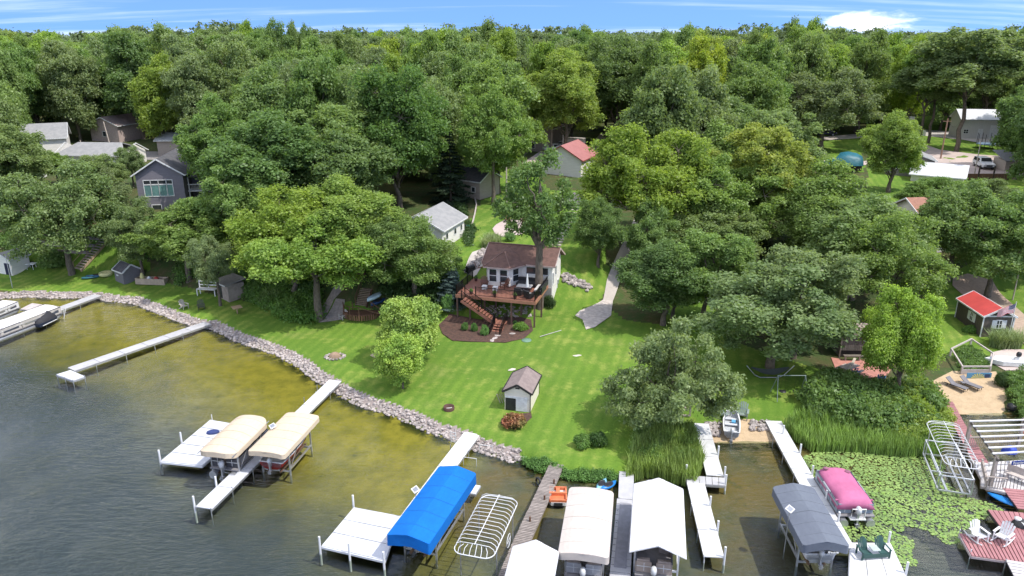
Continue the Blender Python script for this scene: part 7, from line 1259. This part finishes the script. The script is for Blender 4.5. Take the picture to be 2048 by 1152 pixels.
for v, w2, t_, e in ((0, .2, 1.6, 1.3), (.08, .6, 2.0, 1.2), (.3, 1.0, 2.2, 1.1), (.42, 1.15, 3.3, 1.15), (.62, 1.2, 3.5, 1.2), (.85, 1.2, 3.2, 1.2), (1, 1.15, 2.7, 1.2)): V += [(-3.2+6.4*v, -w2*1.1, e), (-3.2+6.4*v, -w2*.8, e+(t_-e)*.55), (-3.2+6.4*v, 0, t_), (-3.2+6.4*v, w2*.8, e+(t_-e)*.55), (-3.2+6.4*v, w2*1.1, e)]
MB().add(V, [(i*5+j, (i+1)*5+j, (i+1)*5+j+1, i*5+j+1) for i in range(6) for j in range(4)]+[tuple(range(30, 35))], True).part('tarp', TE, tp2); MB().b2((-2.2, -.9, .3), (3.1, .9, 1.3)).part('hull', mat('dark_maroon_hull', (.04, .02, .025), .5), tp2); [MB().tube([(x, -1.1, .32), (x, -.85, .32)], .32, 12).part('wheel', BLACK, tp2) for x in (.8, 1.6)]
tr = thing('trampoline', 'round blue trampoline with net poles on the grass below the pole barn', 'trampoline', at(1973,296)); MB().lathe((0, 0, .8), [(2.0, 0), (2.0, .08), (1.6, .1), (0, .08)], 20).part('bed', mat('blue_pad', (.20, .30, .42), .6), tr); [MB().tube([(1.95*math.cos(a), 1.95*math.sin(a), 0), (1.95*math.cos(a), 1.95*math.sin(a), 2.9)], .05, 5).part('net_pole', METB, tr) for a in [k*math.pi/4 for k in range(8)]]
fe = thing('fence', 'dark wooden fence below the parked white car', 'fence', at(1925,360)); B2 = at(2015,360)-fe.location
for i in range(26): p = B2*(i/26); MB().box((p.x+.2, p.y, p.z+.5), (.36, .06, 1.1)).part('board', WOODB, fe)
for i in range(4): p = B2*(i/3); MB().b2((p.x-.09, p.y-.09, p.z), (p.x+.09, p.y+.09, p.z+2.3)).part('post', mat('dark_post', (.05, .035, .03), .8), fe)
gsh = thing('lean_to', 'slate grey sloping roof beside the parked white car', 'shed', at(2008,340)); MB().b2((-.9, -1.5, 0), (1.6, 2, 1.9)).part('wall', SIDE_T, gsh); MB().slab([(-1.2, -1.9, 1.9), (2.2, -1.9, 1.9), (2.2, 2.4, 3.2), (-1.2, 2.4, 3.2)], .12).part('roof', mat('slate_sheet', (.22, .23, .25), .7), gsh)
mb_ = thing('mailbox', 'small white box on a post at the wood edge', 'mailbox', at(1819,262)); MB().b2((-.6, -.3, 2.6), (.6, .3, 3.4)).part('box', TRIM, mb_); MB().b2((-.06, -.06, 0), (.06, .06, 2.6)).part('post', METB, mb_)
mb_ = thing('utility_box', 'grey metal utility box on the grass between the slim oaks', 'utility box', at(1845,272)); MB().b2((-.5, -.3, 0), (.5, .3, 1.2)).part('body', mat('grey_green_metal', (.35, .38, .35), .5), mb_)
# pale sheer strips: red deck glimpsed at far left
rd = thing('deck', 'red stained deck stairs glimpsed below the left oaks', 'deck', at(185,456), R(10)); RD = mat('red_stain', (.42, .10, .04), .7); MB().b2((-1.6, -1., .5), (1.6, 1.2, .65)).part('floor', RD, rd); [MB().b2((-1.6+i*.3, -1.02, .65), (-1.52+i*.3, -.95, 1.6)).part('baluster', RD, rd) for i in range(11)]; MB().b2((-1.6, -1.03, 1.55), (1.6, -.93, 1.65)).part('rail', RD, rd); [MB().b2((-.6, -1.3-i*.3, .35-i*.15), (.6, -1.0-i*.3, .42-i*.15)).part('step', RD, rd) for i in range(4)]
bush_px('redtree', 175, 452, 40, 40, 'red leaved shrub beside the red stained deck'); sheet('patio', [(187,455),(240,452),(246,462),(200,464)], CONC)
# low shrubs and odd plants
bush_px('darkbush', 1640, 805, 70, 46, 'big dark shrub left of the thicket behind the rushes', k=1); bush_px('darkbush', 1700, 822, 90, 58, 'largest dark shrub in the thicket behind the rushes', k=0); bush_px('maple', 1735, 850, 70, 45, 'lower dark shrub in the thicket near the bare tube frame', k=2); bush_px('bright', 1835, 845, 80, 60, 'bright yellow green shrub left of the red boardwalk', k=1)
bush_px('bush', 110, 530, 70, 34, 'dark green shrub row on the left lawn below the terraces', k=1); bush_px('bush', 585, 628, 80, 46, 'bright bush left of the thick leaning trunk', k=0); bush_px('bush', 545, 610, 60, 40, 'green bush on the slope edge left of the bright bush', k=2)
bush_px('hedge', 896, 625, 30, 50, 'light green shrub between the lindens and the deck posts', k=0); bush_px('hedge', 1360, 650, 24, 22, 'light shrub beside the patio swing', k=2)
o = thing('retaining_wall', 'long pale bent landscape edging beside the tan garage', 'edging', at(950,398)); a = [at(x, y)-o.location for x, y in ((948,392),(953,410),(950,428),(946,444),(938,458))]; [MB().bar(p+Vector((0, 0, .1)), q+Vector((0, 0, .1)), .18, .2).part('timber', TB, o) for p, q in zip(a[:-1], a[1:])]
ub = thing('bin', 'small green and black bins at the corner of the small grey roofed cottage', 'bin', at(933,459)); MB().b2((-.5, -.3, 0), (0, .3, .6)).part('bin', BLACK, ub); MB().b2((.05, -.3, 0), (.5, .3, .55)).part('bin', mat('teal_bin', (.04, .22, .2), .6), ub)
